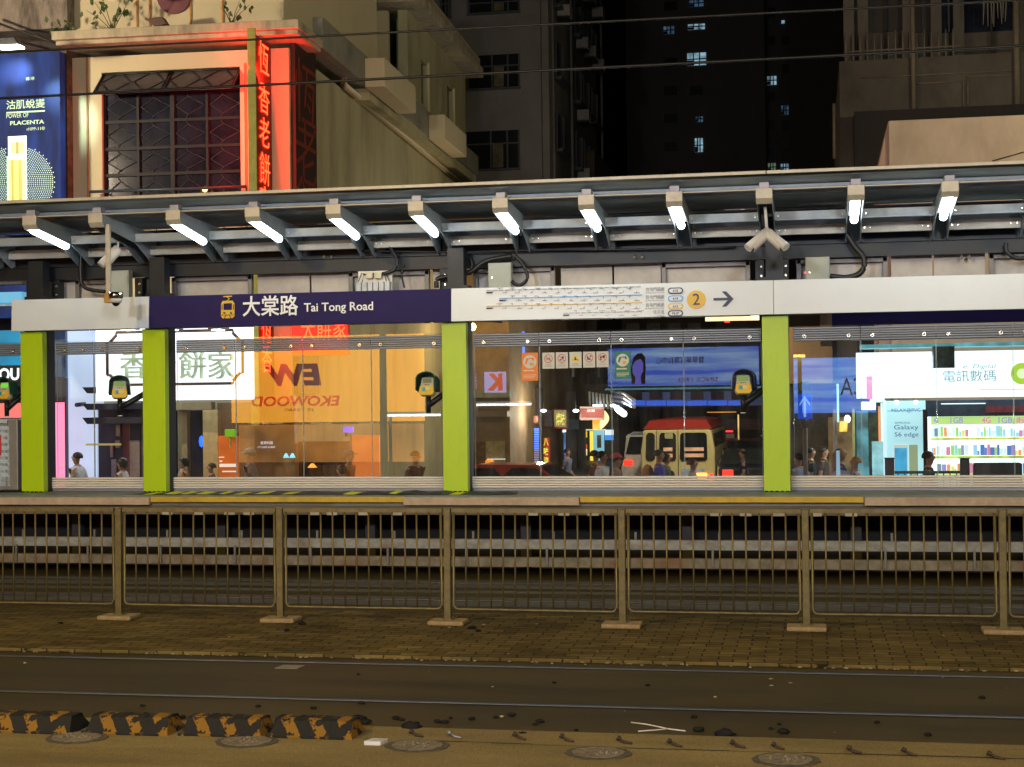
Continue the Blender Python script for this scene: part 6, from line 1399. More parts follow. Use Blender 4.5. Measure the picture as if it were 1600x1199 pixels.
def person(px, pyt, Y, head_deg, lb, shirt, trousers, hair='short', hairc='black', pose=0, cap=None, extra=None, h_fix=None):
    top = onY(px, pyt, Y); hgt = top.z-GZ; s_ = hgt/1.775
    t = thing('person', (top.x, Y, GZ), lb, 'person', 'people walking on the street behind the shelter', rz=R(head_deg)); t.scale = (s_,)*3
    bd, sh, tr_ = POSES[pose]
    def mk(name, me, m, par):
        me = me.copy() if not me.materials else me
        o = bpy.data.objects.new(name, me); COL.objects.link(o); o.parent = par
        if not me.materials: me.materials.append(m)
        return o
    b_ = mk('body', bd.copy(), SK, t); mk('shirt', sh.copy(), shirt, t); mk('trousers', tr_.copy(), trousers, t)
    hm = {'black': mat('hair_black', (.012, .010, .010), .5, var=.3, scale=30), 'brown': mat('hair_brown', (.09, .04, .02), .5, var=.3, scale=30), 'fair': mat('hair_fair', (.36, .22, .10), .55, var=.3, scale=30)}[hairc]
    hair_mb(hair).build('hair', hm, t, local=True)
    for s2 in (-1, 1):
        b = MB(); b.ball((.108, s2*.032, 1.655), .011, 8); b.build('eye', mat('eye_dark', (.02, .015, .012), .3), b_, local=True)
    b = MB(); b.box(.098, .106, -.022, .022, 1.592, 1.599); b.build('mouth', mat('lip', (.25, .08, .07), .5), b_, .002, local=True)
    for s2 in (-1, 1):
        st = .26 if pose == 0 else -.22; b = MB(); xx = s2*st*1.1; b.box(-.08+xx, .20+xx, s2*.11-.05, s2*.11+.05, .0, .085); b.build('shoe', mat('shoe_dark', (.03, .028, .025), .5), t, .03, local=True)
    if cap is not None: cap_mb().build('cap', cap, t, local=True)
    if extra == 'backpack':
        b = MB(); b.ball((-.22, 0, 1.24), .17, 14, sc=(.75, .95, 1.35)); b.build('backpack', cloth('pack_ochre', (.40, .19, .05)), t, local=True)
    if extra == 'lanyard':
        b = MB(); b.tube([(.07, -.08, 1.46), (.15, 0, 1.28), (.07, .08, 1.46)], .008, 5); b.build('lanyard', cloth('strap_yellow', (.5, .42, .12)), t, local=True)
    if extra == 'collar':
        b = MB(); b.tube([(.0, 0, 1.455), (.0, 0, 1.51)], [.085, .075], 14, cap=False); b.build('collar', cloth('white', (.62, .63, .66)), t, local=True)
    if extra == 'bag_raised':
        b = MB(); b.ball((.30, .0, 1.36), .17, 12, sc=(1.2, .8, .8)); b.build('bag', cloth('bag_pale', (.50, .50, .58)), t, local=True)
    return t
C_ = cloth
white_c, dark_c, navy_c, grey_c = C_('white', (.62, .63, .66)), C_('dark', (.03, .03, .035)), C_('navy', (.02, .03, .08)), C_('grey', (.22, .22, .23))
person(121, 705, 30.5, 180, 'man in a white shirt facing left against the white lit wall of the narrow bay', white_c, dark_c, pose=0)
person(191, 714, 30.0, 185, 'person with dark hair in a white top, in front of the red brown panel', white_c, navy_c, 'bob', pose=1)
person(287, 713, 30.5, 215, 'dark haired person with a white collar before the dark doorway', C_('peach', (.45, .24, .15)), dark_c, 'bob', pose=0, extra='collar')
person(331, 722, 31.5, 200, 'short dark haired person before the cream pillar left of the orange stand', dark_c, dark_c, pose=1)
person(391, 700, 30.0, 190, 'person in a pale cap and grey shirt right of the orange stand', grey_c, dark_c, 'short', 'black', 0, cap=C_('cap_pale_blue', (.25, .36, .38)))
person(534, 725, 29.5, 180, 'short person with dark bobbed hair left of the man in the navy cap', C_('maroon', (.12, .03, .03)), dark_c, 'bob', pose=1)
person(544, 703, 31.0, 0, 'man in a navy cap and orange shirt left of the orange poster panel', C_('orange', (.55, .18, .04)), navy_c, 'short', 'black', 0, cap=C_('cap_navy', (.03, .07, .15)))
person(648, 703, 30.0, -20, 'dark clothed man facing right at the right end of the second bay', C_('dark_maroon', (.075, .03, .035)), dark_c, 'bald', pose=1)
person(886, 700, 40.5, -10, 'small distant person in a blue shirt left of the pair before the minibus', C_('blue_grey', (.14, .18, .32)), dark_c, 'short', pose=0)
person(929, 702, 32.5, 0, 'dark haired person in a brown top just left of the woman in white', C_('brown', (.17, .08, .05)), dark_c, 'short', pose=0)
person(940, 703, 30.5, -10, 'woman in a white top with dark tied hair facing right', white_c, navy_c, 'bun', pose=1)
person(962, 708, 29.0, 0, 'person in a pink red cap and grey pink shirt left of the minibus', C_('grey_pink', (.30, .20, .19)), dark_c, 'short', 'black', 0, cap=C_('cap_pink', (.55, .08, .10)))
person(1029, 701, 31.5, 0, 'person in a blue shirt with an ochre backpack behind the minibus', C_('blue', (.08, .09, .45)), dark_c, 'short', pose=1, extra='backpack')
person(1040, 707, 33.0, 0, 'person in a dull grey green top right of the one with the backpack', C_('grey_green', (.16, .18, .15)), dark_c, 'bob', pose=0)
person(1081, 715, 30.0, 0, 'brown haired person in a pale top in front of the minibus number panel', C_('pale', (.50, .52, .50)), grey_c, 'short', 'brown', 1)
person(1161, 701, 38.0, 180, 'small person in dark blue by the black saloon at the right of the middle bay', navy_c, dark_c, 'short', pose=0)
person(1249, 706, 30.0, 150, 'dark haired person in a pale blue shirt right of the right lime pillar', C_('pale_blue', (.28, .38, .62)), dark_c, 'short', pose=0)
person(1266, 697, 34.0, 10, 'dark clothed person standing behind the road sign pole', C_('dark_green', (.03, .05, .045)), dark_c, 'short', pose=1)
person(1287, 696, 35.0, 0, 'tall dark haired person in brown between road sign and light pole', C_('brown_dark', (.08, .06, .05)), dark_c, 'short', pose=0)
person(1313, 699, 30.5, 0, 'fair haired person in a dark top with a yellow strap', navy_c, dark_c, 'long', 'fair', 1, extra='lanyard')
person(1338, 712, 30.0, 180, 'person in a pale shirt holding up a bag left of the phone advert', C_('white_blue', (.50, .58, .75)), dark_c, 'short', 'fair', 0, extra='bag_raised')
person(1450, 703, 29.0, 0, 'man in a black shirt facing right before the phone advert panel', C_('black', (.012, .013, .016)), dark_c, 'short', pose=1)

# ================================================================== right bays: phone shop
HY = 33.0
tM = thing('phone_shop_sign', (3.2, HY-.6, 2.4), 'long overexposed white phone shop sign with blue grey characters and a green fruit disc', 'sign')
wsg = emit('phone_sign_white', (.84, .97, 1, 1), 1.5)
def sq(px0, py0, px1, py1, Y0, th, m, nm, par, bev=0): return sb(px0, py0, px1, py1, Y0, Y0+th, m, nm, par, bev)
sq(1339, 545, 1720, 623, HY-.6, .3, wsg, 'sign_box', tM)
teal = emit('sign_text_teal', (.22, .42, .48, 1), .8)
qa, qb = onY(1474, 597, HY-.63), onY(1556, 578, HY-.63); text('電訊數碼', 'character', teal, tM, tuple(qa), height=qb.z-qa.z, width=qb.x-qa.x)
qa, qb = onY(1505, 578, HY-.63), onY(1557, 569, HY-.63); text('e- Digital', 'character', teal, tM, tuple(qa), height=qb.z-qa.z, width=qb.x-qa.x, shear=.3)
sq(1476, 600.5, 1557, 601.3, HY-.62, .015, teal, 'underline', tM); sq(1530, 606, 1720, 610, HY-.62, .015, emit('lime_streak', (.60, .85, .10, 1), 1), 'lime_streak', tM); sq(1560, 557, 1720, 560, HY-.62, .015, emit('lime_streak', (.60, .85, .10, 1), 1), 'lime_streak', tM)
q = onY(1597, 584, HY-.62); r_ = onY(1597, 567, HY-.62).z-q.z
b = MB(); disc(b, q.x, q.z, r_, HY-.625, HY-.605, 32); b.build('fruit_disc', emit('fruit_green', (.45, .75, .06, 1), .95), tM); b = MB(); disc(b, q.x, q.z, r_*.45, HY-.635, HY-.627, 24); b.build('fruit_core', emit('fruit_core', (.8, 1, .6, 1), 1.1), tM)
sq(1354, 588, 1363, 624, HY-.64, .03, emit('sign_pink_strip', (1, .28, .28, 1), .95, .3, 5), 'pink_strip', tM)
tMA = thing('sign_canopy', (3.2, HY-.9, 3.4), 'teal lit canopy band above the phone shop sign', 'canopy'); sq(1345, 532, 1720, 544.5, HY-.9, .9, emit('canopy_teal', (.12, .42, .50, 1), .7, .7, 2.5), 'band', tMA)
sq(1330, 516, 1720, 531, HY-.7, .7, mat('canopy_blue_dark', (.04, .07, .11), .5, var=.6, scale=2), 'upper_band', tMA)
tMB = thing('mesh_box', tuple(onY(1475, 560, HY-1.2)), 'dark blue mesh covered box hanging in front of the white phone shop sign', 'box'); sq(1458.5, 541, 1491.5, 575.5, HY-1.2, .4, mat('mesh_blue', (.03, .09, .15), .5, var=.8, scale=9), 'cover', tMB, .01); sq(1458.5, 541, 1463, 575, HY-1.22, .018, mat('mesh_edge', (.10, .22, .40), .5), 'edge', tMB)
tMS = thing('phone_shop', (3.2, HY, -.85), 'brightly lit phone shop front with shelves of coloured boxes', 'shopfront')
sq(1380, 623, 1720, 652, HY, .3, mat('shop_lintel_blue', (.03, .05, .09), .5, var=.6, scale=2), 'lintel', tMS); sq(1471, 630, 1540, 632, HY-.1, .09, emit('white_tube2', (.8, 1, 1, 1), 1.6), 'tube_light', tMS)
sq(1540, 634, 1600, 645, HY-.05, .04, mat('lintel_red', (.20, .03, .05), .5, var=.5, scale=4), 'red_poster', tMS)
sq(1449, 647, 1720, 800, HY+.3, .2, emit('shelf_back_lit', (.78, .97, 1, 1), 1.7, .15, 3), 'lit_back_wall', tMS)
rnd = random.Random(3)
cols = [(.10, .20, .55), (.9, .35, .15), (.40, .7, .20), (.75, .90, .95), (.35, .70, .85), (.7, .25, .4), (.85, .80, .25), (.20, .30, .36), (.35, .3, .6)]
cm = [emit('goods_%d' % i, (*c_, 1), 1.05) for i, c_ in enumerate(cols)]
sq(1455, 649, 1720, 664, HY+.22, .06, emit('banner_lime', (.55, .85, .25, 1), .95), 'banner', tMS)
for (x0_, x1_, s_, m_) in ((1459, 1466, '4G', cm[8]), (1485, 1505, '1GB', cm[8]), (1534, 1548, '4G', cm[5]), (1560, 1582, '1GB', cm[8]), (1587, 1606, '起', cm[5])):
    qa, qb = onY(x0_, 661.5, HY+.2), onY(x1_, 652, HY+.2); text(s_, 'lettering', m_, tMS, tuple(qa), height=qb.z-qa.z, width=qb.x-qa.x, bold=.02)
for r2, py in enumerate((683, 712, 741)):
    sq(1455, py, 1720, py+5, HY+.05, .2, emit('shelf_edge_lime', (.62, .78, .12, 1), .9, .4, 6), 'shelf_edge', tMS)
    px = 1456
    while px < 1612:
        wv = rnd.uniform(2, 6.5); hh = rnd.uniform(7, 18)
        if rnd.random() < .93: sq(px, py-hh, px+wv, py-.3, HY+.1, .1, rnd.choice(cm+[cm[3], cm[4], cm[3], cm[3], cm[3]]), 'goods_box', tMS)
        px += wv+rnd.uniform(.4, 1.8)
for k in range(9): qa = onY(1462+k*17, 687, HY+.04); text(rnd.choice(['$98', '$128', '特價', '4G', '$68']), 'price_tag', cm[1] if k % 3 else cm[6], tMS, tuple(qa), height=.05, width=.14)
tGx = thing('phone_advert', (2.6, HY-.3, -.85), 'pale blue lit advert panel with phone pictures and dark blue lettering', 'advert')
sq(1384.5, 626, 1446, 790, HY-.3, .25, emit('advert_pale_blue', (.50, .86, .93, 1), 1.0, .15, .7), 'panel', tGx); sq(1444, 640, 1449, 790, HY-.32, .02, dframe, 'frame', tGx); sq(1381.5, 626, 1384.2, 790, HY-.32, .02, emit('advert_edge', (.7, .95, 1, 1), 1.1), 'frame', tGx)
sq(1386, 641, 1444, 643, HY-.31, .009, emit('advert_band', (.30, .55, .78, 1), .8), 'band', tGx)
abl = emit('advert_blue', (.03, .12, .28, 1), .7)
for s_, x0_, y0_, x1_, y1_ in (('RELAX@PVC', 1393, 645, 1438, 638), ('SAMSUNG', 1398, 662.5, 1422, 659), ('Galaxy', 1397, 673.5, 1435, 664), ('S6 edge', 1398, 684.5, 1435, 675.5)):
    qa, qb = onY(x0_, y0_, HY-.31), onY(x1_, y1_, HY-.31); text(s_, 'lettering', abl, tGx, tuple(qa), height=qb.z-qa.z, width=qb.x-qa.x)
sq(1397, 695, 1418.5, 752, HY-.33, .02, emit('phone_frame', (.75, .80, .70, 1), .8), 'phone_picture', tGx, .01); sq(1398.5, 700, 1417, 752, HY-.34, .008, emit('phone_screen', (.06, .42, .72, 1), .85, .5, 2), 'phone_screen', tGx); sq(1421, 695, 1434, 752, HY-.33, .02, emit('phone_gold', (.42, .52, .30, 1), .7), 'phone_picture', tGx, .01)
for px in (1401, 1431): q = onY(px, 629, HY-.5); b = MB(); b.ball((q.x, HY-.5, q.z), .045, 8); b.build('lamp', emit('spot_small', (.95, 1, 1, 1), 6), tGx)
# dim frontage between road sign and phone shop
tJ = thing('dim_frontage', (0, 38, -.85), 'dim olive and blue frontage with thin lit posts left of the phone shop', 'shopfront')
sq(1232, 600, 1384, 800, 38.0, .3, mat('frontage_dim', (.10, .10, .085), .7, var=.7, scale=1.3), 'wall', tJ); sq(1358, 626, 1380, 730, 36.0, .2, mat('frontage_leafy', (.03, .05, .03), .7, var=.9, scale=6), 'leaf_panel', tJ)
sq(1230, 510, 1300, 600, 44.0, .3, mat('frontage_brown', (.16, .095, .035), .7, var=.5, scale=.6), 'upper_wall', tJ)
for px, y0_, y1_, m_ in ((1308, 600, 660, emit('post_cyan', (.35, .75, .9, 1), .9)), (1333, 640, 760, mat('post_olive', (.28, .30, .12), .5)), (1373, 635, 690, emit('post_orange', (.9, .30, .08, 1), .8)), (1377, 630, 700, emit('post_white', (.7, .95, 1, 1), 1.0)), (1303, 640, 760, mat('post_grey', (.16, .15, .15), .5))):
    sq(px, y0_, px+(4 if px in (1303,) else 2.5), y1_, 35.5, .08, m_, 'post', tJ)
sq(1340, 642, 1357, 800, 36.5, .1, emit('frontage_cyan', (.10, .35, .42, 1), .55, .9, 2.5), 'lit_panel', tJ); sq(1364, 690, 1380, 800, 35.2, .1, emit('frontage_pale', (.30, .62, .70, 1), .7, .6, 3), 'lit_panel', tJ); sq(1296, 652, 1332, 800, 37.0, .1, emit('frontage_warm', (.32, .20, .08, 1), .35, .9, 3), 'lit_panel', tJ)  # cyan and pale glowing panels added to brighten the bay, no windows known
sq(1346, 628, 1368, 641, 35.0, .3, emit('awning_white', (.75, 1, .95, 1), 1.2), 'lit_awning', tJ); sq(1360, 615, 1382, 629, 34.0, .3, emit('awning_white', (.75, 1, .95, 1), 1.2), 'lit_awning', tJ)
q = onY(1324, 655, 35); b = MB(); b.ball(tuple(q), .07, 10, sc=(1, 1, 1.3)); b.build('bulb', emit('bulb_warm', (1, .92, .7, 1), 3), tJ); q = onY(1317, 668, 35); b = MB(); b.prism([(q.x-.09, q.z-.1), (q.x+.09, q.z-.1), (q.x+.11, q.z+.14), (q.x-.07, q.z+.14)], 'y', 34.95, 35.05); b.build('yellow_lantern', emit('lantern_yellow', (.85, .45, .03, 1), .75), tJ, .02)
point_in(tJ, tuple(onY(1324, 655, 34.0)), (1, .9, .7), 60)
# road sign
t = thing('road_sign', (onY(1257, 640, 29.5).x, 29.5, GZ), 'blue road sign with a white upward arrow on a grey pole', 'road sign')
qa, qb = onY(1246.5, 655, 29.5), onY(1268.5, 616, 29.5); b = MB(); b.box(qa.x, qb.x, 29.46, 29.49, qa.z, qb.z); b.build('plate', emit('sign_blue_lit', (.01, .07, .60, 1), .7), t, .01)
xm_ = (qa.x+qb.x)/2; h_ = qb.z-qa.z; w_ = qb.x-qa.x; b = MB(); b.box(xm_-.022, xm_+.022, 29.445, 29.458, qa.z+h_*.08, qa.z+h_*.8)
b.prism([(xm_, qb.z-h_*.06), (xm_-w_*.36, qb.z-h_*.38), (xm_-w_*.36, qb.z-h_*.48), (xm_, qb.z-h_*.18), (xm_+w_*.36, qb.z-h_*.48), (xm_+w_*.36, qb.z-h_*.38)], 'y', 29.447, 29.456); b.build('arrow', emit('arrow_pale_blue', (.30, .48, .85, 1), .8), t)
b = MB(); b.tube([(xm_, 29.55, GZ), (xm_, 29.55, qb.z)], .045, 10); b.build('pole', mat('pole_dull', (.22, .20, .19), .6), t)
qa, qb = onY(1251, 669, 29.5), onY(1270, 657, 29.5); b = MB(); b.box(qa.x, qb.x, 29.47, 29.49, qa.z, qb.z); b.build('lower_plate', mat('plate_grey', (.30, .28, .26), .6, var=.3, scale=20), t, .006)
q = onY(1256, 604, 29.5); b = MB(); disc(b, q.x, q.z, .10, 29.46, 29.49); b.build('green_disc', mat('disc_green', (.22, .38, .04), .5), t)
# bollards, guard rail, dark mound, small van right
for px0, px1, lb in ((1383, 1397, 'dark square post at the left end of the low railing'), (1500.5, 1514.5, 'dark square post at the right end of the low railing')):
    qa, qb = onY(px0, 740, 28.0), onY(px1, 715.5, 28.0); t = thing('guard_post', ((qa.x+qb.x)/2, 28.0, GZ), lb, 'post', 'dark posts before the phone shop')
    b = MB(); b.box(qa.x, qb.x, 27.95, 28.11, GZ, qb.z-.02); b.build('shaft', mat('post_brown_black', (.04, .03, .035), .4), t, .01); b = MB(); b.box(qa.x-.01, qb.x+.01, 27.94, 28.12, qb.z-.018, qb.z); b.build('cap', darkcol, t, .004)
qa, qb = onY(1398, 738, 28.0), onY(1500, 738, 28.0); t = thing('low_railing', ((qa.x+qb.x)/2, 28.0, GZ), 'low dark green railing between the two dark posts', 'railing')
b = MB(); b.box(qa.x, qb.x, 28.0, 28.05, qa.z-.03, qa.z+.02); b.build('top_rail', mat('rail_green', (.03, .10, .09), .4), t)
b = MB(); k = qa.x+.05
while k < qb.x: b.box(k, k+.02, 28.01, 28.04, GZ, qa.z-.031); k += .11
b.build('bars', MATS['rail_green'], t)
q = onY(1560, 720, 27.5); t = thing('rubbish_bags', (q.x, 27.5, GZ), 'mound of dark brown bags in front of the shop shelves', 'bags')
for k, (dx, zz, r_) in enumerate(((-.38, .62, .42), (.05, .72, .50), (.42, .60, .42), (.0, .25, .55))):
    b = MB(); b.ball((q.x+dx, 27.5+.1*k, GZ+zz*1.0+.30), r_, 16, sc=(1, .8, .95 if k < 3 else .9)); o = b.build('bag', mat('bag_brown_black', (.035, .022, .022), .45, var=.4, scale=4, bump=1), t)
qa, qb = onY(1521, 760, 27.2), onY(1596, 723, 27.2); b = MB(); b.box(qa.x, qb.x, 27.1, 27.3, GZ, qb.z); b.build('bin_box', mat('bin_black', (.02, .02, .035), .5), t, .03)
# tall steel poles at the left of the right bay
t = thing('pale_blue_bollard', (onY(1309, 720, 29).x, 29, GZ), 'tapering pale blue lit bollard before the fair haired person', 'bollard'); qa, qb = onY(1306, 745, 29), onY(1313, 704, 29); xm_ = (qa.x+qb.x)/2
b = MB(); b.prism([(xm_-.055, GZ), (xm_+.055, GZ), (xm_+.03, qb.z), (xm_-.03, qb.z)], 'y', 28.95, 29.05); b.build('shaft', emit('bollard_glow', (.35, .55, .75, 1), .7), t); b = MB(); b.box(xm_-.04, xm_+.04, 28.94, 29.06, qb.z+.001, qb.z+.02); b.build('cap', darkcol, t)
# people and things get light from the shop fronts
def shop_light(par, px, py, Y, col, p, sx, sy, aim):
    ld = bpy.data.lights.new('shop_light', 'AREA'); ld.energy = p; ld.color = col; ld.shape = 'RECTANGLE'; ld.size = sx; ld.size_y = sy
    o = bpy.data.objects.new('shop_light', ld); COL.objects.link(o); q = onY(px, py, Y); o.location = q-par.location; o.parent = par; o.rotation_euler = (Vector(aim)-q).to_track_quat('-Z', 'Y').to_euler()
shop_light(tM, 1500, 585, HY-.75, (.8, .97, 1), 60, 4, .8, (0, 20, 0)); shop_light(tW, 270, 565, WY-.6, (.85, .92, 1), 60, 3, .8, (-12, 26, -1))

# ================================================================== shops across the road behind the camera (mirrored in the glass)
RY = -13.0; VY = 2*GY-RY
tR1 = thing('opposite_shop_block', (0, RY, -.0), 'dark shop block across the tracks behind the camera', 'building')
b = MB(); b.box(-45, 40, RY-8, RY-.3, -.0, 14); b.build('wall', mat('opposite_wall', (.05, .045, .04), .8), tR1)
def rsign(px0, py0, px1, py1, m, nm, lb, par=None, dy=0, th=.2):
    q0_, q1_ = onY(px0, py1, VY-dy), onY(px1, py0, VY-dy); Yr = RY+dy
    t = par or thing(nm, ((q0_.x+q1_.x)/2, Yr, q0_.z), lb, 'sign'); b = MB(); b.box(q0_.x, q1_.x, Yr-th, Yr, q0_.z, q1_.z); b.build('panel', m, t); return t
def rtext(s_, px0, pyb, px1, pyt, m, par, dy=.02, **k):
    # px0..px1 are the pixels of the mirrored image; the real letters read from px1 to px0
    q0_, q1_ = onY(px0, pyb, VY-dy), onY(px1, pyt, VY-dy); text(s_, 'lettering', m, par, (q1_.x, RY+dy, q0_.z), height=q1_.z-q0_.z, width=q1_.x-q0_.x, facing='+y', **k)
def banded(name, c1, c2, st):
    m = emit(name, c1, st); n = m.node_tree.nodes; l = m.node_tree.links
    tc = n.new('ShaderNodeTexCoord'); mp = n.new('ShaderNodeMapping'); mp.inputs['Scale'].default_value = (.10, 1, 1.6); l.new(tc.outputs['Object'], mp.inputs[0])
    nz = n.new('ShaderNodeTexNoise'); nz.inputs['Scale'].default_value = 2.2; nz.inputs['Detail'].default_value = 3; l.new(mp.outputs[0], nz.inputs['Vector'])
    cr = n.new('ShaderNodeValToRGB'); cr.color_ramp.elements[0].position = .40; cr.color_ramp.elements[0].color = c1; cr.color_ramp.elements[1].position = .66; cr.color_ramp.elements[1].color = c2
    l.new(nz.outputs[0], cr.inputs[0]); l.new(cr.outputs[0], n['Principled BSDF'].inputs['Emission Color']); return m
yel = emit('shopboard_orange_yellow', (1.0, .42, .03, 1), 6.4, .08, .4)
t = rsign(362, 500, 660, 661, yel, 'flooring_shop_sign', 'large orange yellow shop sign behind the camera, mirrored in the second bay')
rtext('EKOWOOD', 393, 636, 531, 618, emit('sign_red_letters', (1.0, .08, .01, 1), 4.0), t, bold=.03, shear=-.15)
rtext('EW', 412, 604, 502, 568, emit('sign_brown_letters', (.30, .05, .05, 1), 2.6), t, bold=.05, shear=.15)
rtext('30 YEARS', 445, 643, 491, 638, emit('sign_brown_letters', (.30, .05, .05, 1), 2.6), t)
for px in (404, 425, 502, 576): rtext('DOORS & FLOORS', px-16, 663, px+16, 660, emit('sign_small_letters', (1, .6, .2, 1), 5), t, dy=.3)
t = rsign(374, 662, 660, 760, emit('shop_inside_dim', (1.0, .42, .08, 1), 2.6, .75, .45), 'flooring_shop_window', 'dim window below the orange yellow sign behind the camera', dy=-.0)
rsign(588, 560, 700, 760, emit('wall_lit_yellow', (.95, .58, .10, 1), 2.4, .15, .4), 'yellow_lit_panel', 'yellow lit wall panel beside the orange sign behind the camera', dy=-.3)
t = rsign(950, 541, 1185, 604, banded('lightbox_blue', (.06, .13, .70, 1), (.40, .62, .85, 1), 4.2), 'clinic_lightbox', 'blue lightbox sign behind the camera, mirrored in the middle bay')
rsign(945, 604, 1190, 610, emit('lightbox_teal', (.20, .55, .60, 1), 2.6, .2, 1), 'x', '', par=t); rsign(960, 611, 1190, 636, emit('lightbox_low', (.16, .22, .45, 1), 1.6, .3, 1), 'x', '', par=t)
for k in range(6): rsign(983+k*32, 612, 1003+k*32, 625, emit('lightbox_photo', (.10, .07, .12, 1), .8, .6, 1.5), 'x', '', par=t, dy=.05, th=.04); rsign(978+k*32, 626, 1008+k*32, 634, emit('lightbox_caption', (.06, .18, 1, 1), 5.5), 'x', '', par=t, dy=.05, th=.04)
dk = emit('lightbox_text', (.10, .05, .18, 1), .9)
rtext('醫學美容專科中心', 1025, 569, 1100, 557, dk, t, bold=.01); rtext('SINCE 1983', 1060, 597, 1122, 589, emit('lightbox_text_red', (.5, .10, .25, 1), 1.4), t, bold=.01)
qc = onY(998, 583, VY-.03); hw = 1.0
# dark haired portrait on the lightbox: hair, then face and neck
def rpoly(pts_, m, nm, dy):
    P = [onY(u, v, VY-dy) for u, v in pts_]; b = MB(); b.prism([(p.x, p.z) for p in P], 'y', RY+dy-.02, RY+dy); b.build(nm, m, t)
rpoly([(987, 600), (986, 575), (989, 560), (995, 553), (1003, 552), (1008, 558), (1009, 575), (1008, 600)], emit('portrait_hair', (.05, .03, .05, 1), .7), 'portrait_hair', .05)
rpoly([(992, 600), (993, 590), (988, 582), (988, 572), (993, 564), (1001, 561), (1005, 568), (1005, 580), (1001, 588), (1002, 600)], emit('portrait_face', (.25, .22, .95, 1), 3.0), 'portrait_face', .08)
t = rsign(757, 581, 789, 614, emit('logo_white_blue', (.45, .45, 1, 1), 4.5), 'red_letter_sign', 'white lit square sign with a red letter behind the camera'); rtext('K', 761, 611, 785, 584, emit('logo_red', (.8, .05, .02, 1), 4), t, bold=.06)
t = rsign(730, 584, 742, 608, emit('logo_white_blue', (.45, .45, 1, 1), 4.5), 'round_letter_sign', 'white lit sign edge beside the red letter sign behind the camera')
for (a_, c_, py, lb) in ((598, 688, 649.5, 'long white tube lamp row behind the camera'), (733, 830, 633, 'long white tube lamp row behind the camera, to its right')):
    q0_, q1_ = onY(a_, py, VY-6), onY(c_, py-1, VY-6); t = thing('tube_row', ((q0_.x+q1_.x)/2, RY+6, q0_.z), lb, 'lamp'); b = MB(); b.box(q0_.x, q1_.x, RY+5.95, RY+6, q0_.z-.035, q0_.z+.035); b.build('tube', emit('tube_row_white', (.9, 1, 1, 1), 11), t)
    b = MB(); b.box(q0_.x, q1_.x, RY+5.9, RY+5.94, q0_.z-.02, q0_.z+.1); b.build('housing', lamp_body, t); b = MB(); b.tube([(q0_.x+.2, RY+5.9, 0), (q0_.x+.2, RY+5.9, q0_.z)], .05, 8); b.build('post', steel_g, t)
t = rsign(1232, 558, 1368, 646, banded('lightbox_sky', (.05, .18, .90, 1), (.30, .60, 1.0, 1), 6.0), 'blue_shop_lightbox', 'sky blue lightbox sign behind the camera, mirrored in the right bay'); rtext('CA', 1313, 618, 1352, 590, emit('lightbox_sky_text', (.03, .05, .2, 1), 1), t)
t = rsign(1240, 554, 1258, 558.5, emit('lamp_orange_lens', (1, .62, .12, 1), 16), 'orange_road_lamp', 'long orange road lamp behind the camera', dy=4)
b = MB(); q = onY(1249, 556, VY-4); b.tube([(q.x, RY+3.9, 0), (q.x, RY+3.9, q.z)], .06, 8); b.build('post', steel_g, t)
t = rsign(815.8, 518, 818.2, 552, emit('beam_blue', (.06, .25, 1, 1), 9), 'thin_blue_tube', 'thin upright blue neon tube behind the camera')

# ================================================================== near kerb: striped rubber blocks, bolt scars, debris
km = bpy.data.materials.new('striped_rubber'); km.use_nodes = True; n = km.node_tree.nodes; l = km.node_tree.links; bs = n['Principled BSDF']; bs.inputs['Roughness'].default_value = .75; bs.inputs['Specular IOR Level'].default_value = .1
tc = n.new('ShaderNodeTexCoord'); sx_ = n.new('ShaderNodeSeparateXYZ'); l.new(tc.outputs['Object'], sx_.inputs[0])
ma = n.new('ShaderNodeMath'); ma.operation = 'MULTIPLY_ADD'; ma.inputs[1].default_value = .8; l.new(sx_.outputs['Z'], ma.inputs[0]); l.new(sx_.outputs['X'], ma.inputs[2])
mo = n.new('ShaderNodeMath'); mo.operation = 'PINGPONG'; mo.inputs[1].default_value = .086; l.new(ma.outputs[0], mo.inputs[0])
nz = n.new('ShaderNodeTexNoise'); nz.inputs['Scale'].default_value = 9; nz.inputs['Detail'].default_value = 8; nz.inputs['Roughness'].default_value = .7; l.new(tc.outputs['Object'], nz.inputs['Vector'])
ad = n.new('ShaderNodeMath'); ad.operation = 'MULTIPLY_ADD'; ad.inputs[1].default_value = .05; l.new(nz.outputs[0], ad.inputs[0]); l.new(mo.outputs[0], ad.inputs[2])
gt = n.new('ShaderNodeMath'); gt.operation = 'GREATER_THAN'; gt.inputs[1].default_value = .071; l.new(ad.outputs[0], gt.inputs[0])
wr = n.new('ShaderNodeMath'); wr.operation = 'LESS_THAN'; wr.inputs[1].default_value = .525; l.new(nz.outputs[0], wr.inputs[0])
mu = n.new('ShaderNodeMath'); mu.operation = 'MULTIPLY'; l.new(gt.outputs[0], mu.inputs[0]); l.new(wr.outputs[0], mu.inputs[1])
mx = n.new('ShaderNodeMix'); mx.data_type = 'RGBA'; mx.inputs[6].default_value = (.016, .015, .013, 1); mx.inputs[7].default_value = (.17, .085, .012, 1); l.new(mu.outputs[0], mx.inputs[0]); l.new(mx.outputs[2], bs.inputs['Base Color'])
bp = n.new('ShaderNodeBump'); bp.inputs['Strength'].default_value = .5; bp.inputs['Distance'].default_value = .01; l.new(nz.outputs[0], bp.inputs['Height']); l.new(bp.outputs[0], bs.inputs['Normal'])
ztop_ = .15
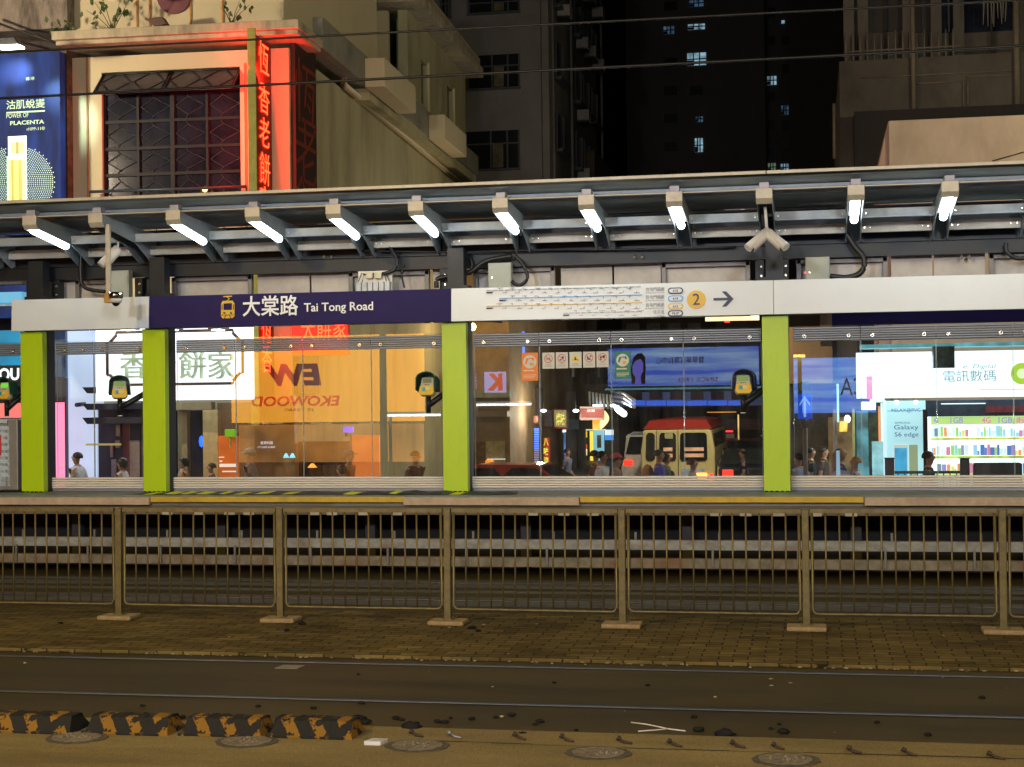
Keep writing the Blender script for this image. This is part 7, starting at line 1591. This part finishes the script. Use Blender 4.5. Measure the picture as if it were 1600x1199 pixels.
def kblock(px0, px1, py, lb, seed, missing=False):
    a, c = onZ(px0, py, .02), onZ(px1, py, .02); Yf = a.y; Ln = c.x-a.x; rnd = random.Random(seed)
    t = thing('rubber_kerb', ((a.x+c.x)/2, Yf, .02), lb, 'kerb block', 'striped rubber kerb blocks')
    nx = 26; b = MB(); vs = []; prof = [(0, 0), (.018, .025), (.070, .094), (.090, .100), (.19, .100), (.21, .094), (.27, .025), (.285, 0)]
    for i in range(nx+1):
        u = i/nx; e = 0
        for (yy, zz) in prof:
            tap = .045*zz/.135 if i in (0,) else (-.05*zz/.1 if i == nx else 0)
            dz = rnd.uniform(-.006, .004) if zz > .05 else 0
            if missing and .25 < u < .42 and yy < .1: dz -= .05*rnd.random()*(1 if zz > .1 else 0)
            vs.append((-Ln/2+Ln*u+tap, yy+rnd.uniform(-.004, .004), max(0.001, zz+dz)))
    m_ = len(prof)
    fs = [(i*m_+j, (i+1)*m_+j, (i+1)*m_+j+1, i*m_+j+1) for i in range(nx) for j in range(m_-1)]+[tuple(range(m_)), tuple(nx*m_+j for j in range(m_))[::-1]]
    b.add(vs, fs); b.build('block', km, t, local=True)
    b = MB(); b.box(-Ln/2-.01, Ln/2-.06, -.012, .0, .0015, .018); b.build('front_lip', km, t, .003, local=True)
    for u in (.22, .72):
        b = MB(); b.tube([(-Ln/2+Ln*u, .14, .09), (-Ln/2+Ln*u, .14, .104)], .022, 10); b.build('bolt_hole', dark_m, t, local=True)
kblock(-40, 120, 1144, 'striped rubber kerb block cut by the left edge of the photo', 1, True)
kblock(130, 270, 1147, 'striped rubber kerb block second from the left, with a gap on each side', 2)
kblock(281, 414, 1150, 'striped rubber kerb block third from the left with a torn dark front', 3, True)
kblock(418, 556, 1153, 'striped rubber kerb block at the right end of the row', 4)
blkr = mat('rubber_black', (.012, .011, .010), .9, spec=.1, var=.4, bump=.8, scale=20)
scar_m = mat('scar_rim', (.055, .045, .03), .9, var=.4, scale=20); scar_c = mat('scar_fill', (.13, .105, .07), .9, var=.5, scale=25, bump=1)
for px, py, lb in ((119, 1153.5, 'round filled bolt scar in front of the second rubber kerb'), (385, 1159.5, 'round filled bolt scar in front of the third rubber kerb'), (652, 1166, 'round filled bolt scar right of the small white box'), (935, 1177.5, 'round filled bolt scar right of the middle of the pavement edge'), (1228, 1188, 'round filled bolt scar near the right of the pavement edge')):
    q = onZ(px, py, .022); rr_ = .185; t = thing('round_scar', (q.x, q.y, .022), lb, 'pavement scar', 'round scars along the pavement edge'); rnd = random.Random(px)
    def blob(r, z0, z1, jit, n=34): 
        b = MB(); b.prism([(q.x+r*(1+rnd.uniform(-jit, jit))*math.cos(2*math.pi*k/n), q.y+r*.88*(1+rnd.uniform(-jit, jit))*math.sin(2*math.pi*k/n)) for k in range(n)], 'z', z0, z1); return b
    blob(rr_, .0225, .027, .05).build('rim', scar_m, t); blob(rr_*.80, .0275, .031, .05).build('filling', scar_c, t)
    b = MB()
    for k in range(16): a = rnd.uniform(0, 6.3); r2 = rr_*rnd.uniform(0, .6); b.ball((q.x+r2*math.cos(a), q.y+r2*.8*math.sin(a), .031), rnd.uniform(.006, .014), 6)
    tag(b.build('grit', scar_c, t), kind='stuff')
rust_m = mat('rusty_iron', (.045, .030, .020), .8, .3, .5, 20, bump=.6)
for px, py, lb in ((650, 1152, 'bent rusty bolt right of the small white box'), (710, 1154, 'pale bent bolt above the third scar'), (812, 1156, 'bent rusty bolt beside a black rubber lump'), (884, 1159, 'bent rusty bolt left of the fourth scar'), (975, 1163, 'bent rusty bolt just right of the fourth scar'), (1054, 1167, 'flat lying rusty bolt below the white twig'), (1153, 1169, 'upright headed rusty bolt near the right'), (1216, 1172, 'twisted rusty bolt above the last scar'), (1334, 1178, 'bent rusty bolt right of the last scar'), (1420, 1181, 'rusty bolt second from the right edge'), (1556, 1187, 'rusty bolt nearest the right edge')):
    q = onZ(px, py, .02); rnd = random.Random(px); t = thing('bent_bolt', (q.x, q.y, .02), lb, 'bolt', 'bent anchor bolts along the pavement edge')
    sg = rnd.choice((1, 1, .8)); p0 = q+Vector((-.03*sg, .015, .028)); p1 = q+Vector((0, 0, .013)); p2 = q+Vector((rnd.uniform(.03, .055), -.012-rnd.uniform(0, .02), .009)); b = MB(); b.tube([p0, p1, p2], [.008, .009, .007], 7); b.build('shank', rust_m if px != 710 else steel_g, t)
    b = MB(); b.tube([p0+Vector((-.012, 0, .006)), p0+Vector((.008, 0, -.004))], .015, 6); b.build('head', rust_m if px != 710 else steel_g, t)
lumps = [(643, 1142, .055), (817, 1151, .03), (560, 1128, .045), (571, 1131, .03), (619, 1124, .022), (628, 1126, .018), (684, 1129, .02), (695, 1130, .022), (737, 1125, .02), (775, 1122, .016), (799, 1119, .022), (844, 1129, .022), (836, 1133, .014), (1091, 1143, .03), (1133, 1151, .05), (1224, 1146, .03), (1205, 1140, .014), (1084, 1122, .018), (1218, 1133, .012), (704, 1123, .012), (652, 1133, .012), (95, 975, .02), (490, 1108, .018), (403, 1105, .016), (223, 1104, .016), (565, 1100, .02), (560, 1055, .012), (448, 986, .02), (472, 976, .03), (738, 983, .03), (747, 987, .02), (1012, 1072, .014), (276, 1124, .03), (285, 1122, .02), (866, 1068, .014), (1535, 1092, .02), (1450, 1150, .02), (900, 1142, .012), (1370, 1130, .016)]
for i, (px, py, r_) in enumerate(lumps):
    z0 = .031 if py < 1030 else .001; q = onZ(px, py, z0); rnd = random.Random(i); b = MB(); b.ball((q.x, q.y, z0+r_*.35), r_, 8, sc=(1.35, .9, .55))
    for v in b.v: v += Vector((rnd.uniform(-.2, .2)*r_, rnd.uniform(-.2, .2)*r_, rnd.uniform(-.12, .2)*r_))
    for v in b.v: v.z = max(v.z, z0)
    o = b.build('rubber_lump', blkr)
    tag(o, 'broken piece of black rubber lying on the track bed or pavers', 'rubber piece', 'broken black rubber pieces')
t = thing('white_twig', tuple(onZ(1030, 1137, .0)), 'thin forked white twig lying on the asphalt', 'twig'); tw = mat('twig_white', (.45, .41, .36), .7)
for pts_ in (((986, 1129), (1010, 1132), (1030, 1136), (1043, 1139), (1071, 1142.5)), ((997, 1143), (1025, 1141), (1043, 1139))):
    b = MB(); b.tube([onZ(u, v, .006) for u, v in pts_], .0045, 6); b.build('stick', tw, t)
q = onZ(585, 1164, .022); t = thing('small_white_box', (q.x, q.y, .022), 'small white box lying right of the striped kerbs', 'box')
b = MB(); b.prism([(q.x-.055, q.y-.03), (q.x+.045, q.y-.03), (q.x+.065, q.y+.06), (q.x-.03, q.y+.06)], 'z', .0235, .048); b.build('carton', mat('carton_white', (.50, .47, .45), .5), t, .003)
b = MB(); b.prism([(q.x-.045, q.y-.02), (q.x+.04, q.y-.02), (q.x+.054, q.y+.05), (q.x-.024, q.y+.05)], 'z', .0485, .0495); b.build('printed_top', mat('carton_print', (.35, .38, .40), .5, var=.5, scale=60), t)
